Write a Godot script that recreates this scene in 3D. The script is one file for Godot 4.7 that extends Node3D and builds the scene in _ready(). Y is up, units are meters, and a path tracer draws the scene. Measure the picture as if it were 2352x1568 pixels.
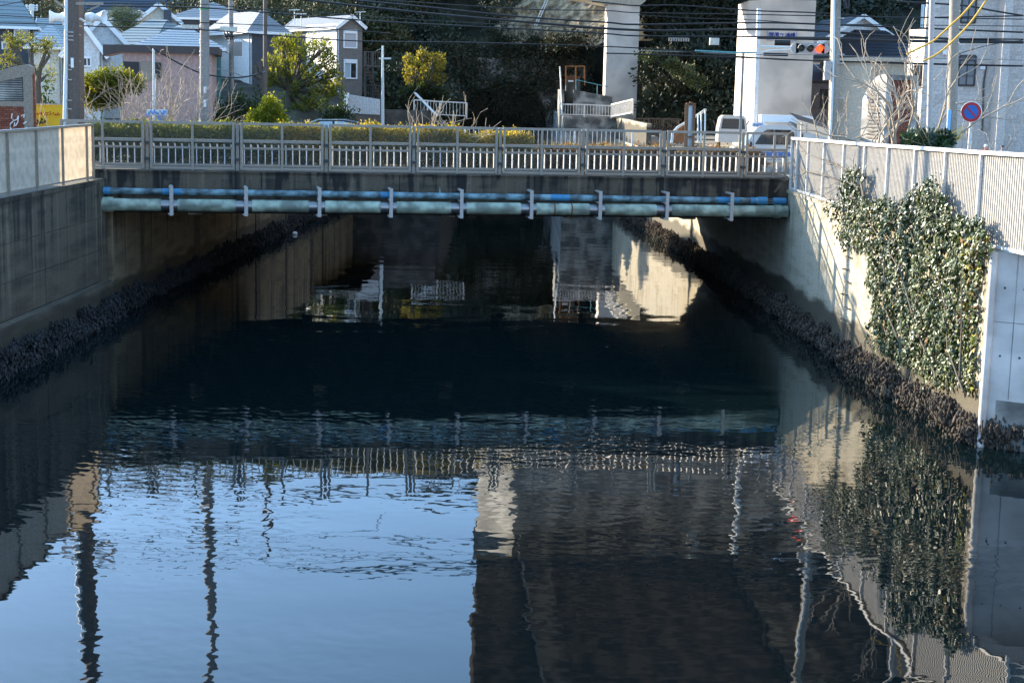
extends Node3D
# A tidal canal seen from a bridge in low winter sun: concrete walls, a road bridge with pipes, a street and a wooded hill behind.

const F := 3600.0
const EYE := Vector3(0, 8.1, 0)
const SUN := Vector3(1.5, -0.53, 1.0)      # the way the sunlight travels
var RT: Vector3
var UP: Vector3
var FW: Vector3
var BA := Vector3(-13.7, 0, -54.4)          # near edge of the bridge, left end
var BB := Vector3(9.6, 0, -58.1)            # and right end
var WL := Vector3(-14.2, 0, -54.3)          # where the left canal wall meets the bridge
var BD: Vector3
var BN: Vector3
var taken := {}
var rg := RandomNumberGenerator.new()
var M := {}
var CL := {}


class Geo:
	var v := PackedVector3Array()
	var n := PackedVector3Array()
	var c := PackedColorArray()
	var uv := PackedVector2Array()

	func tri(a: Vector3, b: Vector3, d: Vector3) -> void:
		var nn := (b - a).cross(d - a).normalized()
		v.append(a); v.append(d); v.append(b)
		n.append(nn); n.append(nn); n.append(nn)

	func quad(a: Vector3, b: Vector3, d: Vector3, e: Vector3) -> void:
		tri(a, b, d)
		tri(a, d, e)

	func smooth(a: Vector3, b: Vector3, d: Vector3, na: Vector3, nb: Vector3, nd: Vector3) -> void:
		v.append(a); v.append(d); v.append(b)
		n.append(na); n.append(nd); n.append(nb)

	func box(t: Transform3D, s: Vector3) -> void:
		var p := []
		for i in 8:
			p.append(t * (Vector3(s.x if i & 1 else -s.x, s.y if i & 2 else -s.y, s.z if i & 4 else -s.z) * 0.5))
		quad(p[4], p[5], p[7], p[6]); quad(p[1], p[0], p[2], p[3])
		quad(p[5], p[1], p[3], p[7]); quad(p[0], p[4], p[6], p[2])
		quad(p[6], p[7], p[3], p[2]); quad(p[0], p[1], p[5], p[4])

	func at(c0: Vector3, s: Vector3) -> void:
		box(Transform3D(Basis(), c0), s)

	func span(a: Vector3, b: Vector3) -> void:
		at((a + b) * 0.5, (b - a).abs())

	func beam(a: Vector3, b: Vector3, w: float, h: float, up := Vector3.UP) -> void:
		var z := (b - a)
		var l := z.length()
		if l < 1e-5:
			return
		z /= l
		if absf(z.dot(up)) > 0.98:
			up = Vector3.RIGHT
		var x := up.cross(z).normalized()
		box(Transform3D(Basis(x, z.cross(x), z), (a + b) * 0.5), Vector3(w, h, l))

	func tube(pts: Array, r0: float, r1 := -1.0, sides := 8, caps := true) -> void:
		if r1 < 0.0:
			r1 = r0
		var k := pts.size()
		var rings := []
		var ref := Vector3.UP
		for i in k:
			var d: Vector3 = (pts[mini(i + 1, k - 1)] - pts[maxi(i - 1, 0)]).normalized()
			if absf(d.dot(ref)) > 0.95:
				ref = Vector3.RIGHT if absf(d.x) < 0.8 else Vector3.BACK
			var x := ref.cross(d).normalized()
			var y := d.cross(x)
			var r := lerpf(r0, r1, float(i) / maxf(k - 1, 1))
			var ring := []
			for s in sides:
				var a := TAU * s / sides
				var q := x * cos(a) + y * sin(a)
				ring.append([pts[i] + q * r, q])
			rings.append(ring)
		for i in k - 1:
			for s in sides:
				var p: Array = rings[i][s]
				var q: Array = rings[i][(s + 1) % sides]
				var q2: Array = rings[i + 1][(s + 1) % sides]
				var p2: Array = rings[i + 1][s]
				smooth(p[0], q[0], q2[0], p[1], q[1], q2[1])
				smooth(p[0], q2[0], p2[0], p[1], q2[1], p2[1])
		if caps:
			for s in range(1, sides - 1):
				tri(rings[0][0][0], rings[0][s + 1][0], rings[0][s][0])
				tri(rings[k - 1][0][0], rings[k - 1][s][0], rings[k - 1][s + 1][0])

	func lathe(prof: Array, t: Transform3D, sides := 16) -> void:   # profile of (radius, height), upwards
		for i in prof.size() - 1:
			var a: Vector2 = prof[i]
			var b: Vector2 = prof[i + 1]
			var nn := Vector2(b.y - a.y, a.x - b.x).normalized()
			for s in sides:
				var t0 := TAU * s / sides
				var t1 := TAU * (s + 1) / sides
				var u0 := Vector3(cos(t0), 0, -sin(t0))
				var u1 := Vector3(cos(t1), 0, -sin(t1))
				var n0 := (t.basis * (u0 * nn.x + Vector3.UP * nn.y)).normalized()
				var n1 := (t.basis * (u1 * nn.x + Vector3.UP * nn.y)).normalized()
				var p := t * (u0 * a.x + Vector3.UP * a.y)
				var q := t * (u1 * a.x + Vector3.UP * a.y)
				var q2 := t * (u1 * b.x + Vector3.UP * b.y)
				var p2 := t * (u0 * b.x + Vector3.UP * b.y)
				smooth(p, q, q2, n0, n1, n1)
				smooth(p, q2, p2, n0, n1, n0)

	func prism(poly: PackedVector2Array, depth: float, t: Transform3D) -> void:   # outline in x, y; pushed along z
		var ix := Geometry2D.triangulate_polygon(poly)
		if Geometry2D.is_polygon_clockwise(poly):
			poly.reverse()
			ix = Geometry2D.triangulate_polygon(poly)
		var up := Vector3(0, 0, depth)
		for i in range(0, ix.size(), 3):
			var a := Vector3(poly[ix[i]].x, poly[ix[i]].y, 0)
			var b := Vector3(poly[ix[i + 1]].x, poly[ix[i + 1]].y, 0)
			var d := Vector3(poly[ix[i + 2]].x, poly[ix[i + 2]].y, 0)
			if (b - a).cross(d - a).z < 0:
				var k := b
				b = d
				d = k
			tri(t * (a + up), t * (b + up), t * (d + up))
			tri(t * a, t * d, t * b)
		for i in poly.size():
			var a := Vector3(poly[i].x, poly[i].y, 0)
			var j := (i + 1) % poly.size()
			var b := Vector3(poly[j].x, poly[j].y, 0)
			quad(t * a, t * b, t * (b + up), t * (a + up))

	func ball(c0: Vector3, r: Vector3, rows := 6, sides := 8, rough := 0.0, rr: RandomNumberGenerator = null) -> void:
		var g := []
		for i in rows + 1:
			var row := []
			for s in sides:
				var f := PI * i / rows
				var a := TAU * s / sides
				var q := Vector3(sin(f) * cos(a), cos(f), sin(f) * sin(a))
				var k := 1.0 + (rr.randf_range(-rough, rough) if rr else 0.0)
				row.append([c0 + q * r * k, (q / r).normalized()])
			g.append(row)
		for i in rows:
			for s in sides:
				var p: Array = g[i][s]
				var q: Array = g[i][(s + 1) % sides]
				var q2: Array = g[i + 1][(s + 1) % sides]
				var p2: Array = g[i + 1][s]
				if i > 0:
					smooth(p[0], q[0], q2[0], p[1], q[1], q2[1])
				if i < rows - 1:
					smooth(p[0], q2[0], p2[0], p[1], q2[1], p2[1])

	func mesh(m: Material = null) -> ArrayMesh:
		var a := []
		a.resize(Mesh.ARRAY_MAX)
		a[Mesh.ARRAY_VERTEX] = v
		a[Mesh.ARRAY_NORMAL] = n
		if c.size() == v.size() and c.size():
			a[Mesh.ARRAY_COLOR] = c
		if uv.size() == v.size() and uv.size():
			a[Mesh.ARRAY_TEX_UV] = uv
		var am := ArrayMesh.new()
		am.add_surface_from_arrays(Mesh.PRIMITIVE_TRIANGLES, a)
		if m:
			am.surface_set_material(0, m)
		return am


# ---------- from a place in the photograph (2352 by 1568) and a distance to a point in the world
func ray(u: float, v: float) -> Vector3:
	return FW + RT * ((u - 1176.0) / F) - UP * ((v - 784.0) / F)

func P(u: float, v: float, d: float) -> Vector3:
	var r := ray(u, v)
	return EYE + r * (d / -r.z)

func on_wall(u: float, v: float, a: Vector3, b: Vector3) -> Vector3:   # where that line of sight meets the upright plane through a and b
	var nn := (b - a).cross(Vector3.UP)
	var r := ray(u, v)
	return EYE + r * ((a - EYE).dot(nn) / r.dot(nn))

func B(s: float, y: float, off := 0.0) -> Vector3:                     # along the bridge, up, towards the camera
	return BA + BD * s + BN * off + Vector3(0, y, 0)

func road_y(d: float) -> float:
	return 5.02


# ---------- nodes
func numbered(nm: String) -> String:
	if not taken.has(nm):
		taken[nm] = 0
		return nm
	taken[nm] += 1
	return "%s_%03d" % [nm, taken[nm]]

func tag(o: Node3D, label: String, category: String, group := "", kind := "") -> Node3D:
	o.set_meta("label", label)
	if category:
		o.set_meta("category", category)
	if group:
		o.set_meta("group", group)
	if kind:
		o.set_meta("kind", kind)
	return o

func thing(nm: String, label: String, category: String, where := Vector3.ZERO, group := "") -> Node3D:
	var o := Node3D.new()
	o.name = numbered(nm)
	o.position = where
	add_child(o)
	tag(o, label, category, group)
	return o

func base_of(p: Node3D) -> Vector3:
	var s := Vector3.ZERO
	var q: Node = p
	while q != self and q != null:
		s += (q as Node3D).position
		q = q.get_parent()
	return s

func obj(nm: String, g: Geo, m: Material, par: Node3D = self, in_world := true) -> MeshInstance3D:
	var o := MeshInstance3D.new()
	o.name = numbered(nm) if par == self else nm
	o.mesh = g.mesh(m)
	par.add_child(o, true)
	if in_world and par != self:
		o.position = -base_of(par)
	return o

func put(nm: String, mesh: Mesh, t: Transform3D, par: Node3D, in_world := true) -> MeshInstance3D:
	var o := MeshInstance3D.new()
	o.name = nm
	o.mesh = mesh
	o.transform = t
	par.add_child(o, true)
	if in_world and par != self:
		o.position -= base_of(par)
	return o

func struct(nm: String, g: Geo, m: Material, label: String) -> MeshInstance3D:
	var o := obj(nm, g, m)
	tag(o, label, nm.replace("_", " "), "", "structure")
	return o

func scatter(nm: String, mesh: Mesh, xs: Array, cols: Array, par: Node3D = self) -> MultiMeshInstance3D:
	var mm := MultiMesh.new()
	mm.transform_format = MultiMesh.TRANSFORM_3D
	mm.use_colors = cols.size() > 0
	mm.mesh = mesh
	mm.instance_count = xs.size()
	for i in xs.size():
		mm.set_instance_transform(i, xs[i])
		if cols.size():
			mm.set_instance_color(i, cols[i])
	var o := MultiMeshInstance3D.new()
	o.name = numbered(nm) if par == self else nm
	o.multimesh = mm
	par.add_child(o, true)
	if par != self:
		o.position = -base_of(par)
	o.set_meta("kind", "stuff")
	return o

func copy(o: Node3D, label: String) -> Node3D:
	var r: Node3D = o.duplicate()
	var nm := String(o.name)
	r.name = numbered(nm.left(nm.length() - 4) if nm.length() > 4 and nm[nm.length() - 4] == "_" and nm.right(3).is_valid_int() else nm)
	add_child(r)
	r.set_meta("label", label)
	return r


# ---------- materials
func lin(r: float, g: float, b: float) -> Color:
	return Color(r, g, b).linear_to_srgb()

func flat(r: float, g: float, b: float, rough := 0.7, metal := 0.0) -> StandardMaterial3D:
	var m := StandardMaterial3D.new()
	m.albedo_color = lin(r, g, b)
	m.roughness = rough
	m.metallic = metal
	return m

func noise_tex(sd: int, freq: float, lo: float, hi: float, oct := 4, type := FastNoiseLite.TYPE_SIMPLEX_SMOOTH) -> NoiseTexture2D:
	var n := FastNoiseLite.new()
	n.seed = sd
	n.frequency = freq
	n.noise_type = type
	n.fractal_octaves = oct
	var gr := Gradient.new()
	gr.offsets = PackedFloat32Array([0.25, 0.75])
	gr.colors = PackedColorArray([Color(lo, lo, lo), Color(hi, hi, hi)])
	var t := NoiseTexture2D.new()
	t.width = 512
	t.height = 512
	t.seamless = true
	t.noise = n
	t.color_ramp = gr
	return t

func tex(r: float, g: float, b: float, map: Texture2D, size: float, rough := 0.8, bump := 0.0) -> StandardMaterial3D:
	var m := flat(r, g, b, rough)
	m.albedo_texture = map
	m.uv1_triplanar = true
	m.uv1_world_triplanar = true
	m.uv1_scale = Vector3.ONE / size
	if bump > 0.0:
		m.heightmap_enabled = true
		m.heightmap_texture = map
		m.heightmap_scale = bump
	return m

# rain streaks, blotches and waterline stains of old concrete, as a picture that is 32 m long and as high as the wall
func streaks(sd: int, w: int, h: int, clean: Color, dark: Color, pale: Color, much: float, low: float, moss: float) -> ImageTexture:
	var n1 := FastNoiseLite.new()
	n1.seed = sd
	n1.frequency = 0.035
	n1.fractal_octaves = 3
	var n2 := FastNoiseLite.new()
	n2.seed = sd + 1
	n2.frequency = 0.012
	n2.fractal_octaves = 4
	var n3 := FastNoiseLite.new()
	n3.seed = sd + 2
	n3.frequency = 0.16
	n3.fractal_octaves = 2
	var data := PackedByteArray()
	data.resize(w * h * 3)
	for x in w:
		var ang := TAU * x / w
		var cx := cos(ang) * w / TAU
		var cy := sin(ang) * w / TAU
		var s1 := n1.get_noise_3d(cx, cy, 0.0)
		var s2 := n3.get_noise_3d(cx * 0.8, cy * 0.8, 9.0)
		var reach := clampf(0.55 + n1.get_noise_3d(cx * 1.7, cy * 1.7, 50.0) * 1.1, 0.08, 1.3)
		var prong := n1.get_noise_3d(cx * 2.5, cy * 2.5, 90.0)
		for y in h:
			var t := float(y) / h                      # 0 at the top
			var blot := n2.get_noise_3d(cx, cy, y * 1.6)
			var fine := n3.get_noise_3d(cx, cy, y * 0.9)
			var k := (s1 * 1.5 + s2 * 0.55 + 0.12) * smoothstep(reach, reach * 0.35, t)
			k = clampf(k * much + blot * 0.55 + 0.12 * much, 0.0, 1.0)
			var p := clampf((prong - 0.22) * 4.0, 0.0, 1.0) * smoothstep(1.0, 0.2, t) * 0.75
			var col := clean.lerp(dark, k).lerp(pale, p * (1.0 - k * 0.4))
			col = col.lerp(Color(0.09, 0.085, 0.05), clampf((moss * 0.2 - t) * 9.0 + blot * 1.4, 0.0, 1.0) * moss)
			var wet := smoothstep(low - 0.015, low + 0.05, t + blot * 0.05 + s1 * 0.01)
			col = col.lerp(Color(0.17, 0.15, 0.10), wet * 0.75)
			col = col.lerp(Color(0.06, 0.055, 0.045), smoothstep(0.93, 0.97, t + blot * 0.03))
			col *= 1.0 + fine * 0.12
			var o := (y * w + x) * 3
			data[o] = clampi(int(col.r * 255.0), 0, 255)
			data[o + 1] = clampi(int(col.g * 255.0), 0, 255)
			data[o + 2] = clampi(int(col.b * 255.0), 0, 255)
	return ImageTexture.create_from_image(Image.create_from_data(w, h, false, Image.FORMAT_RGB8, data))

func wall_mat(t: Texture2D, long: float, high: float, top: float, along_x := false) -> StandardMaterial3D:
	var m := StandardMaterial3D.new()
	m.albedo_texture = t
	m.roughness = 0.85
	m.uv1_triplanar = true
	m.uv1_world_triplanar = true
	m.uv1_scale = Vector3(1.0 / long, 1.0 / high, 1.0 / long)
	m.uv1_offset = Vector3(0, 1.0 - top / high, 0)
	m.uv1_triplanar_sharpness = 8.0
	return m

func leaf_mat(gloss: float, through: float) -> StandardMaterial3D:
	var m := StandardMaterial3D.new()
	m.vertex_color_use_as_albedo = true
	m.roughness = gloss
	m.backlight_enabled = true
	m.backlight = Color(through, through, through * 0.5)
	m.cull_mode = BaseMaterial3D.CULL_DISABLED
	return m

func make_materials() -> void:
	var fine := noise_tex(3, 0.02, 0.87, 1.0, 5)
	var blot := noise_tex(8, 0.008, 0.55, 1.0, 5)
	var blot_soft := noise_tex(18, 0.008, 0.84, 1.0, 5)
	var grit := noise_tex(21, 0.12, 0.6, 1.0, 3)
	var bark := noise_tex(31, 0.05, 0.45, 1.0, 4)
	CL = {"fine": fine, "blot": blot, "grit": grit}
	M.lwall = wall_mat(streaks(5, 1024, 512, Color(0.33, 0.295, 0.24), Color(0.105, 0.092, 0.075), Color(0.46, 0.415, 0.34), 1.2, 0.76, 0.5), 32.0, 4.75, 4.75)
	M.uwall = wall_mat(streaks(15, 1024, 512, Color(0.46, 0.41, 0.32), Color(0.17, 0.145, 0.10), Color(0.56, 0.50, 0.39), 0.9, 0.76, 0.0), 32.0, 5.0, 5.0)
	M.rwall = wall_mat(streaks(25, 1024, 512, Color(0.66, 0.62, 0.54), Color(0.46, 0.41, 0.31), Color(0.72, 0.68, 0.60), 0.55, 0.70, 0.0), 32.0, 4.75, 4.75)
	M.fascia = wall_mat(streaks(35, 1024, 256, Color(0.33, 0.29, 0.235), Color(0.10, 0.088, 0.075), Color(0.43, 0.385, 0.32), 1.5, 1.5, 0.0), 26.0, 1.5, 5.06)
	M.white_wall = tex(0.62, 0.58, 0.54, blot_soft, 5.0, 0.7)
	M.concrete = tex(0.36, 0.345, 0.31, blot, 5.0, 0.85)
	M.concrete_pale = tex(0.52, 0.5, 0.46, blot, 6.0, 0.85)
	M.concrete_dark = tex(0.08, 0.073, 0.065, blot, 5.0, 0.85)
	M.beam = tex(0.84, 0.76, 0.62, blot, 9.0, 0.7)
	M.pier = tex(0.9, 0.81, 0.71, noise_tex(77, 0.006, 0.88, 1.0, 4), 9.0, 0.6)
	M.soffit = tex(0.55, 0.50, 0.43, blot, 8.0, 0.7)
	M.deck = tex(0.36, 0.30, 0.23, blot, 7.0, 0.6)
	M.steel_dark = tex(0.10, 0.085, 0.065, blot, 7.0, 0.6)
	M.asphalt = tex(0.075, 0.073, 0.07, grit, 1.5, 0.9)
	M.soil = tex(0.38, 0.34, 0.28, grit, 1.2, 1.0)
	M.earth = tex(0.13, 0.085, 0.05, grit, 1.2, 1.0)
	M.hill = tex(0.05, 0.05, 0.03, blot, 9.0, 1.0)
	M.rail = tex(0.30, 0.25, 0.195, fine, 0.7, 0.45)
	M.rail_white = tex(0.76, 0.72, 0.66, fine, 0.9, 0.5)
	M.wire = flat(0.30, 0.28, 0.25, 0.5)
	M.clamp = flat(0.03, 0.03, 0.03, 0.6)
	M.blue_pipe = tex(0.20, 0.325, 0.365, noise_tex(41, 0.009, 0.42, 1.0, 5), 2.6, 0.5)
	M.blue_joint = tex(0.04, 0.22, 0.40, fine, 0.8, 0.45)
	M.green_pipe = tex(0.42, 0.485, 0.375, noise_tex(43, 0.008, 0.55, 1.0, 5), 3.4, 0.55)
	M.zinc = flat(0.25, 0.24, 0.235, 0.32, 0.85)
	M.galv = tex(0.46, 0.41, 0.37, fine, 0.6, 0.5)
	M.fence_grey = tex(0.58, 0.52, 0.46, noise_tex(51, 0.012, 0.86, 1.0, 4), 2.4, 0.6)
	M.fence_grey.backlight_enabled = true
	M.fence_grey.backlight = Color(0.85, 0.8, 0.68)
	M.fence_white = tex(0.74, 0.73, 0.72, fine, 1.5, 0.55)
	M.fence_sheet = tex(0.30, 0.275, 0.245, fine, 1.5, 0.55)
	M.rust = tex(0.30, 0.14, 0.06, bark, 0.8, 0.85)
	M.oyster_dark = tex(1.0, 1.0, 1.0, grit, 0.5, 0.8)
	M.oyster_dark.vertex_color_use_as_albedo = true
	M.iron = flat(0.09, 0.07, 0.055, 0.8)
	M.oyster = tex(1.0, 1.0, 1.0, grit, 0.5, 0.95)
	M.oyster.vertex_color_use_as_albedo = true
	M.bark = tex(0.22, 0.18, 0.135, bark, 0.6, 0.9)
	M.twig = flat(0.36, 0.28, 0.2, 0.85)
	M.pole = tex(0.30, 0.27, 0.24, fine, 1.0, 0.8)
	M.pole_pale = tex(0.34, 0.285, 0.225, fine, 1.0, 0.8)
	M.pole_brown = tex(0.13, 0.095, 0.075, fine, 1.0, 0.75)
	M.pole_mid = tex(0.17, 0.12, 0.09, fine, 1.0, 0.75)
	M.conduit = flat(0.62, 0.66, 0.65, 0.5)
	M.cable = flat(0.012, 0.012, 0.013, 0.6)
	M.cable_pale = flat(0.2, 0.2, 0.2, 0.6)
	M.white = flat(0.8, 0.79, 0.77, 0.5)
	M.white_rough = tex(0.76, 0.75, 0.73, fine, 2.0, 0.8)
	M.cream = tex(0.68, 0.63, 0.52, fine, 2.0, 0.85)
	M.pinkish = tex(0.43, 0.285, 0.25, fine, 2.5, 0.9)
	M.taupe = tex(0.215, 0.185, 0.16, fine, 2.5, 0.9)
	M.slate = tex(0.075, 0.08, 0.095, fine, 1.8, 0.8)
	M.dark_trim = flat(0.045, 0.035, 0.032, 0.6)
	M.roof_blue = tex(0.08, 0.10, 0.13, fine, 1.6, 0.5)
	M.roof_navy = tex(0.03, 0.042, 0.065, fine, 1.6, 0.55)
	M.roof_teal = tex(0.17, 0.205, 0.21, fine, 1.6, 0.5)
	M.roof_grey = tex(0.22, 0.225, 0.235, fine, 1.6, 0.55)
	M.roof_light = tex(0.33, 0.345, 0.355, fine, 1.6, 0.5)
	M.roof_mauve = tex(0.17, 0.15, 0.22, fine, 1.6, 0.6)
	M.teal = flat(0.0, 0.13, 0.14, 0.6)
	M.brick = tex(0.36, 0.115, 0.065, grit, 0.7, 0.9)
	M.brick_b = tex(0.29, 0.085, 0.05, grit, 0.7, 0.9)
	M.brick_c = tex(0.41, 0.145, 0.085, grit, 0.7, 0.9)
	M.mortar = tex(0.12, 0.085, 0.07, grit, 0.6, 0.95)
	M.render_brown = tex(0.29, 0.24, 0.19, fine, 1.0, 0.9)
	M.tile = tex(0.66, 0.58, 0.51, fine, 1.3, 0.45)
	M.tile_b = tex(0.57, 0.50, 0.44, fine, 1.3, 0.45)
	M.glass = flat(0.02, 0.025, 0.03, 0.05)
	M.glass.metallic_specular = 0.7
	M.curtain = flat(0.40, 0.46, 0.48, 0.4)
	M.shutter = flat(0.5, 0.47, 0.47, 0.6)
	M.rock = tex(0.46, 0.34, 0.20, noise_tex(61, 0.012, 0.45, 1.0, 5), 6.0, 0.95, 8.0)
	M.yellow = flat(0.75, 0.50, 0.02, 0.6)
	M.amber = flat(0.62, 0.33, 0.03, 0.6)
	M.orange = flat(0.26, 0.09, 0.018, 0.6)
	M.black = flat(0.015, 0.015, 0.016, 0.6)
	M.blue_paint = flat(0.02, 0.14, 0.42, 0.4)
	M.blue_ink = flat(0.03, 0.08, 0.42, 0.5)
	M.blue_print = flat(0.16, 0.30, 0.62, 0.5)
	M.red_paint = flat(0.42, 0.015, 0.015, 0.4)
	M.skin = flat(0.5, 0.3, 0.22, 0.6)
	M.hair = flat(0.015, 0.012, 0.01, 0.5)
	M.awning = flat(0.012, 0.02, 0.03, 0.5)
	M.car_white = flat(0.58, 0.57, 0.54, 0.25)
	M.car_white.clearcoat_enabled = true
	M.car_dark = flat(0.03, 0.04, 0.05, 0.2)
	M.car_pale = flat(0.42, 0.55, 0.6, 0.25)
	M.leaf = leaf_mat(0.5, 1.1)
	M.leaf_gloss = leaf_mat(0.4, 0.3)
	M.leaf_dull = leaf_mat(0.7, 0.3)


# ---------- plants
func spray(count: int, r: float, size: float, wide: float, sd: int, m: Material, up := 0.35) -> ArrayMesh:   # a bunch of single leaves
	var q := RandomNumberGenerator.new()
	q.seed = sd
	var g := Geo.new()
	for i in count:
		var dir := Vector3(q.randfn(), q.randfn(), q.randfn()).normalized()
		var o := dir * r * pow(q.randf(), 0.45)
		var ax := (dir + Vector3(q.randf_range(-0.9, 0.9), q.randf_range(-0.7, 0.9) + up, q.randf_range(-0.9, 0.9))).normalized()
		var sd2 := ax.cross(Vector3(q.randfn(), q.randfn(), q.randfn())).normalized()
		var nn := sd2.cross(ax)
		var l := size * q.randf_range(0.7, 1.3)
		var w := l * wide
		var a := o
		var b := o + ax * l * 0.5 + sd2 * w + nn * w * 0.25
		var e := o + ax * l
		var d := o + ax * l * 0.5 - sd2 * w + nn * w * 0.25
		g.tri(a, b, e)
		g.tri(a, e, d)
		var k := q.randf_range(0.72, 1.2)
		for j in 6:
			g.c.append(Color(k, k, k))
	return g.mesh(m)

func any_turn(q: RandomNumberGenerator, s: float) -> Basis:
	return Basis.from_euler(Vector3(q.randf_range(-0.6, 0.6), q.randf() * TAU, q.randf_range(-0.6, 0.6))).scaled(Vector3.ONE * s)

func pick(q: RandomNumberGenerator, pal: Array, vary := 0.2) -> Color:
	var a: Color = pal[q.randi() % pal.size()]
	var b: Color = pal[q.randi() % pal.size()]
	var k := a.lerp(b, q.randf()) * q.randf_range(1.0 - vary, 1.0 + vary)
	k.a = 1.0
	return k

# a branching plant: tapered limbs in one mesh, the ends of the twigs returned
func grow(g: Geo, q: RandomNumberGenerator, at: Vector3, dir: Vector3, l: float, r: float, depth: int, spread: float, lift: float, ends: Array, forks := 3, wob := 0.2) -> void:
	var pts := [at]
	var p := at
	var d := dir
	var steps := 3
	for i in steps:
		d = (d + Vector3(q.randfn(), q.randfn(), q.randfn()) * wob + Vector3.UP * lift * 0.3).normalized()
		p += d * l / steps
		pts.append(p)
	g.tube(pts, r, r * 0.7, 6 if r > 0.05 else 4 if r > 0.012 else 3, false)
	ends.append([p, d, depth])
	if depth <= 0:
		return
	var k := forks
	for i in k:
		var side := d.cross(Vector3(q.randfn(), q.randfn(), q.randfn())).normalized()
		var nd := (d + side * spread * q.randf_range(0.5, 1.3) + Vector3.UP * lift).normalized()
		var from: Vector3 = p if i == 0 else (pts[2] as Vector3).lerp(pts[3], q.randf())
		grow(g, q, from, nd, l * q.randf_range(0.6, 0.9), r * 0.66, depth - 1, spread, lift, ends, forks, wob)

func bare_bush(nm: String, label: String, cat: String, at: Vector3, l: float, r: float, stems: int, depth: int, sd: int, lean := Vector3.ZERO, spread := 0.55, grp := "") -> Node3D:
	var q := RandomNumberGenerator.new()
	q.seed = sd
	var t := thing(nm, label, cat, at, grp)
	var ends := []
	for i in stems:
		var g := Geo.new()
		var a := TAU * i / stems + q.randf()
		grow(g, q, at + Vector3(cos(a), 0, sin(a)) * 0.12, (Vector3(cos(a) * 0.55, 1.0, sin(a) * 0.55) + lean).normalized(), l * q.randf_range(0.8, 1.15), r, depth, spread, 0.12, ends, 2)
		obj("stem", g, M.twig, t)
	return t

func tree(nm: String, label: String, at: Vector3, trunk_l: float, trunk_r: float, crown: Array, leaves: Mesh, pal: Array, per: int, sd: int, bark: Material, grp := "", shell := 0.35, limbs := true) -> Node3D:   # crown: [centre, radii] of its clumps
	var q := RandomNumberGenerator.new()
	q.seed = sd
	var t := thing(nm, label, "tree", at, grp)
	var top := at + Vector3(q.randf_range(-0.2, 0.2), trunk_l, q.randf_range(-0.2, 0.2))
	var g := Geo.new()
	g.tube([at - Vector3(0, 0.3, 0), at.lerp(top, 0.5) + Vector3(q.randf_range(-0.1, 0.1), 0, 0), top], trunk_r * 1.25, trunk_r * 0.8, 9)
	obj("trunk", g, bark, t)
	var xs := []
	var cols := []
	for e in crown:
		var c0: Vector3 = e[0]
		var r: Vector3 = e[1]
		if limbs:
			var lg := Geo.new()
			var mid := top.lerp(c0, 0.5) + Vector3(q.randf_range(-0.2, 0.2), -0.1, q.randf_range(-0.2, 0.2))
			lg.tube([top - Vector3(0, 0.1, 0), mid, c0], trunk_r * 0.55, trunk_r * 0.18, 6)
			for k in 4:
				var d := Vector3(q.randfn(), absf(q.randfn()) * 0.6, q.randfn()).normalized()
				lg.tube([mid.lerp(c0, q.randf()), c0 + d * r * 0.45, c0 + d * r * 0.9], trunk_r * 0.2, trunk_r * 0.06, 4, false)
			obj("limb", lg, bark, t)
		for i in per:
			var d := Vector3(q.randfn(), q.randfn() * 0.9 + 0.15, q.randfn()).normalized()
			var p := c0 + d * r * lerpf(1.0, pow(q.randf(), 0.5), shell) * q.randf_range(0.85, 1.12)
			xs.append(Transform3D(any_turn(q, q.randf_range(0.7, 1.3)), p))
			cols.append(pick(q, pal))
	scatter("crown", leaves, xs, cols, t)
	return t


# ---------- the place
func _ready() -> void:
	var pitch := atan((784.0 - 205.0) / F)
	var roll := atan(0.0225)
	FW = Vector3(0, -sin(pitch), -cos(pitch))
	var up0 := Vector3(0, cos(pitch), -sin(pitch))
	RT = Vector3.RIGHT * cos(roll) + up0 * sin(roll)
	UP = up0 * cos(roll) - Vector3.RIGHT * sin(roll)
	BD = (BB - BA).normalized()
	BN = BD.cross(Vector3.UP)
	rg.seed = 7

	var cam := Camera3D.new()
	cam.name = "camera"
	cam.transform = Transform3D(Basis(RT, UP, -FW), EYE)
	cam.fov = rad_to_deg(2.0 * atan(784.0 / F))
	cam.near = 0.1
	cam.far = 900.0
	add_child(cam)
	cam.current = true

	var env := Environment.new()
	env.background_mode = Environment.BG_SKY
	env.tonemap_mode = Environment.TONE_MAPPER_LINEAR
	env.tonemap_exposure = 3.0
	env.sdfgi_enabled = true
	env.ssao_enabled = true
	env.ssil_enabled = true
	env.sky = Sky.new()
	var pano := PanoramaSkyMaterial.new()
	pano.panorama = clear_sky(512, 256)
	pano.energy_multiplier = 1.1
	env.sky.sky_material = pano
	var we := WorldEnvironment.new()
	we.name = "surroundings"
	we.environment = env
	add_child(we)

	var sun := DirectionalLight3D.new()
	sun.name = "sun"
	sun.light_energy = 1.6
	sun.light_color = Color(1.0, 0.94, 0.83)
	sun.light_angular_distance = 0.5
	sun.shadow_enabled = true
	sun.basis = Basis.looking_at(SUN.normalized(), Vector3.UP)
	add_child(sun)

	make_materials()
	make_water()
	make_ground()
	make_canal_walls()
	make_bridge()
	make_viaduct()
	make_tunnel_and_stairs()
	make_hill()
	make_houses()
	make_railings()
	make_pipes()
	make_fences()
	make_oysters()
	make_ivy()
	make_pillars()
	make_poles()
	make_cables()
	make_signal_and_signs()
	make_vehicles()
	make_plants()
	make_people()


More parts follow.
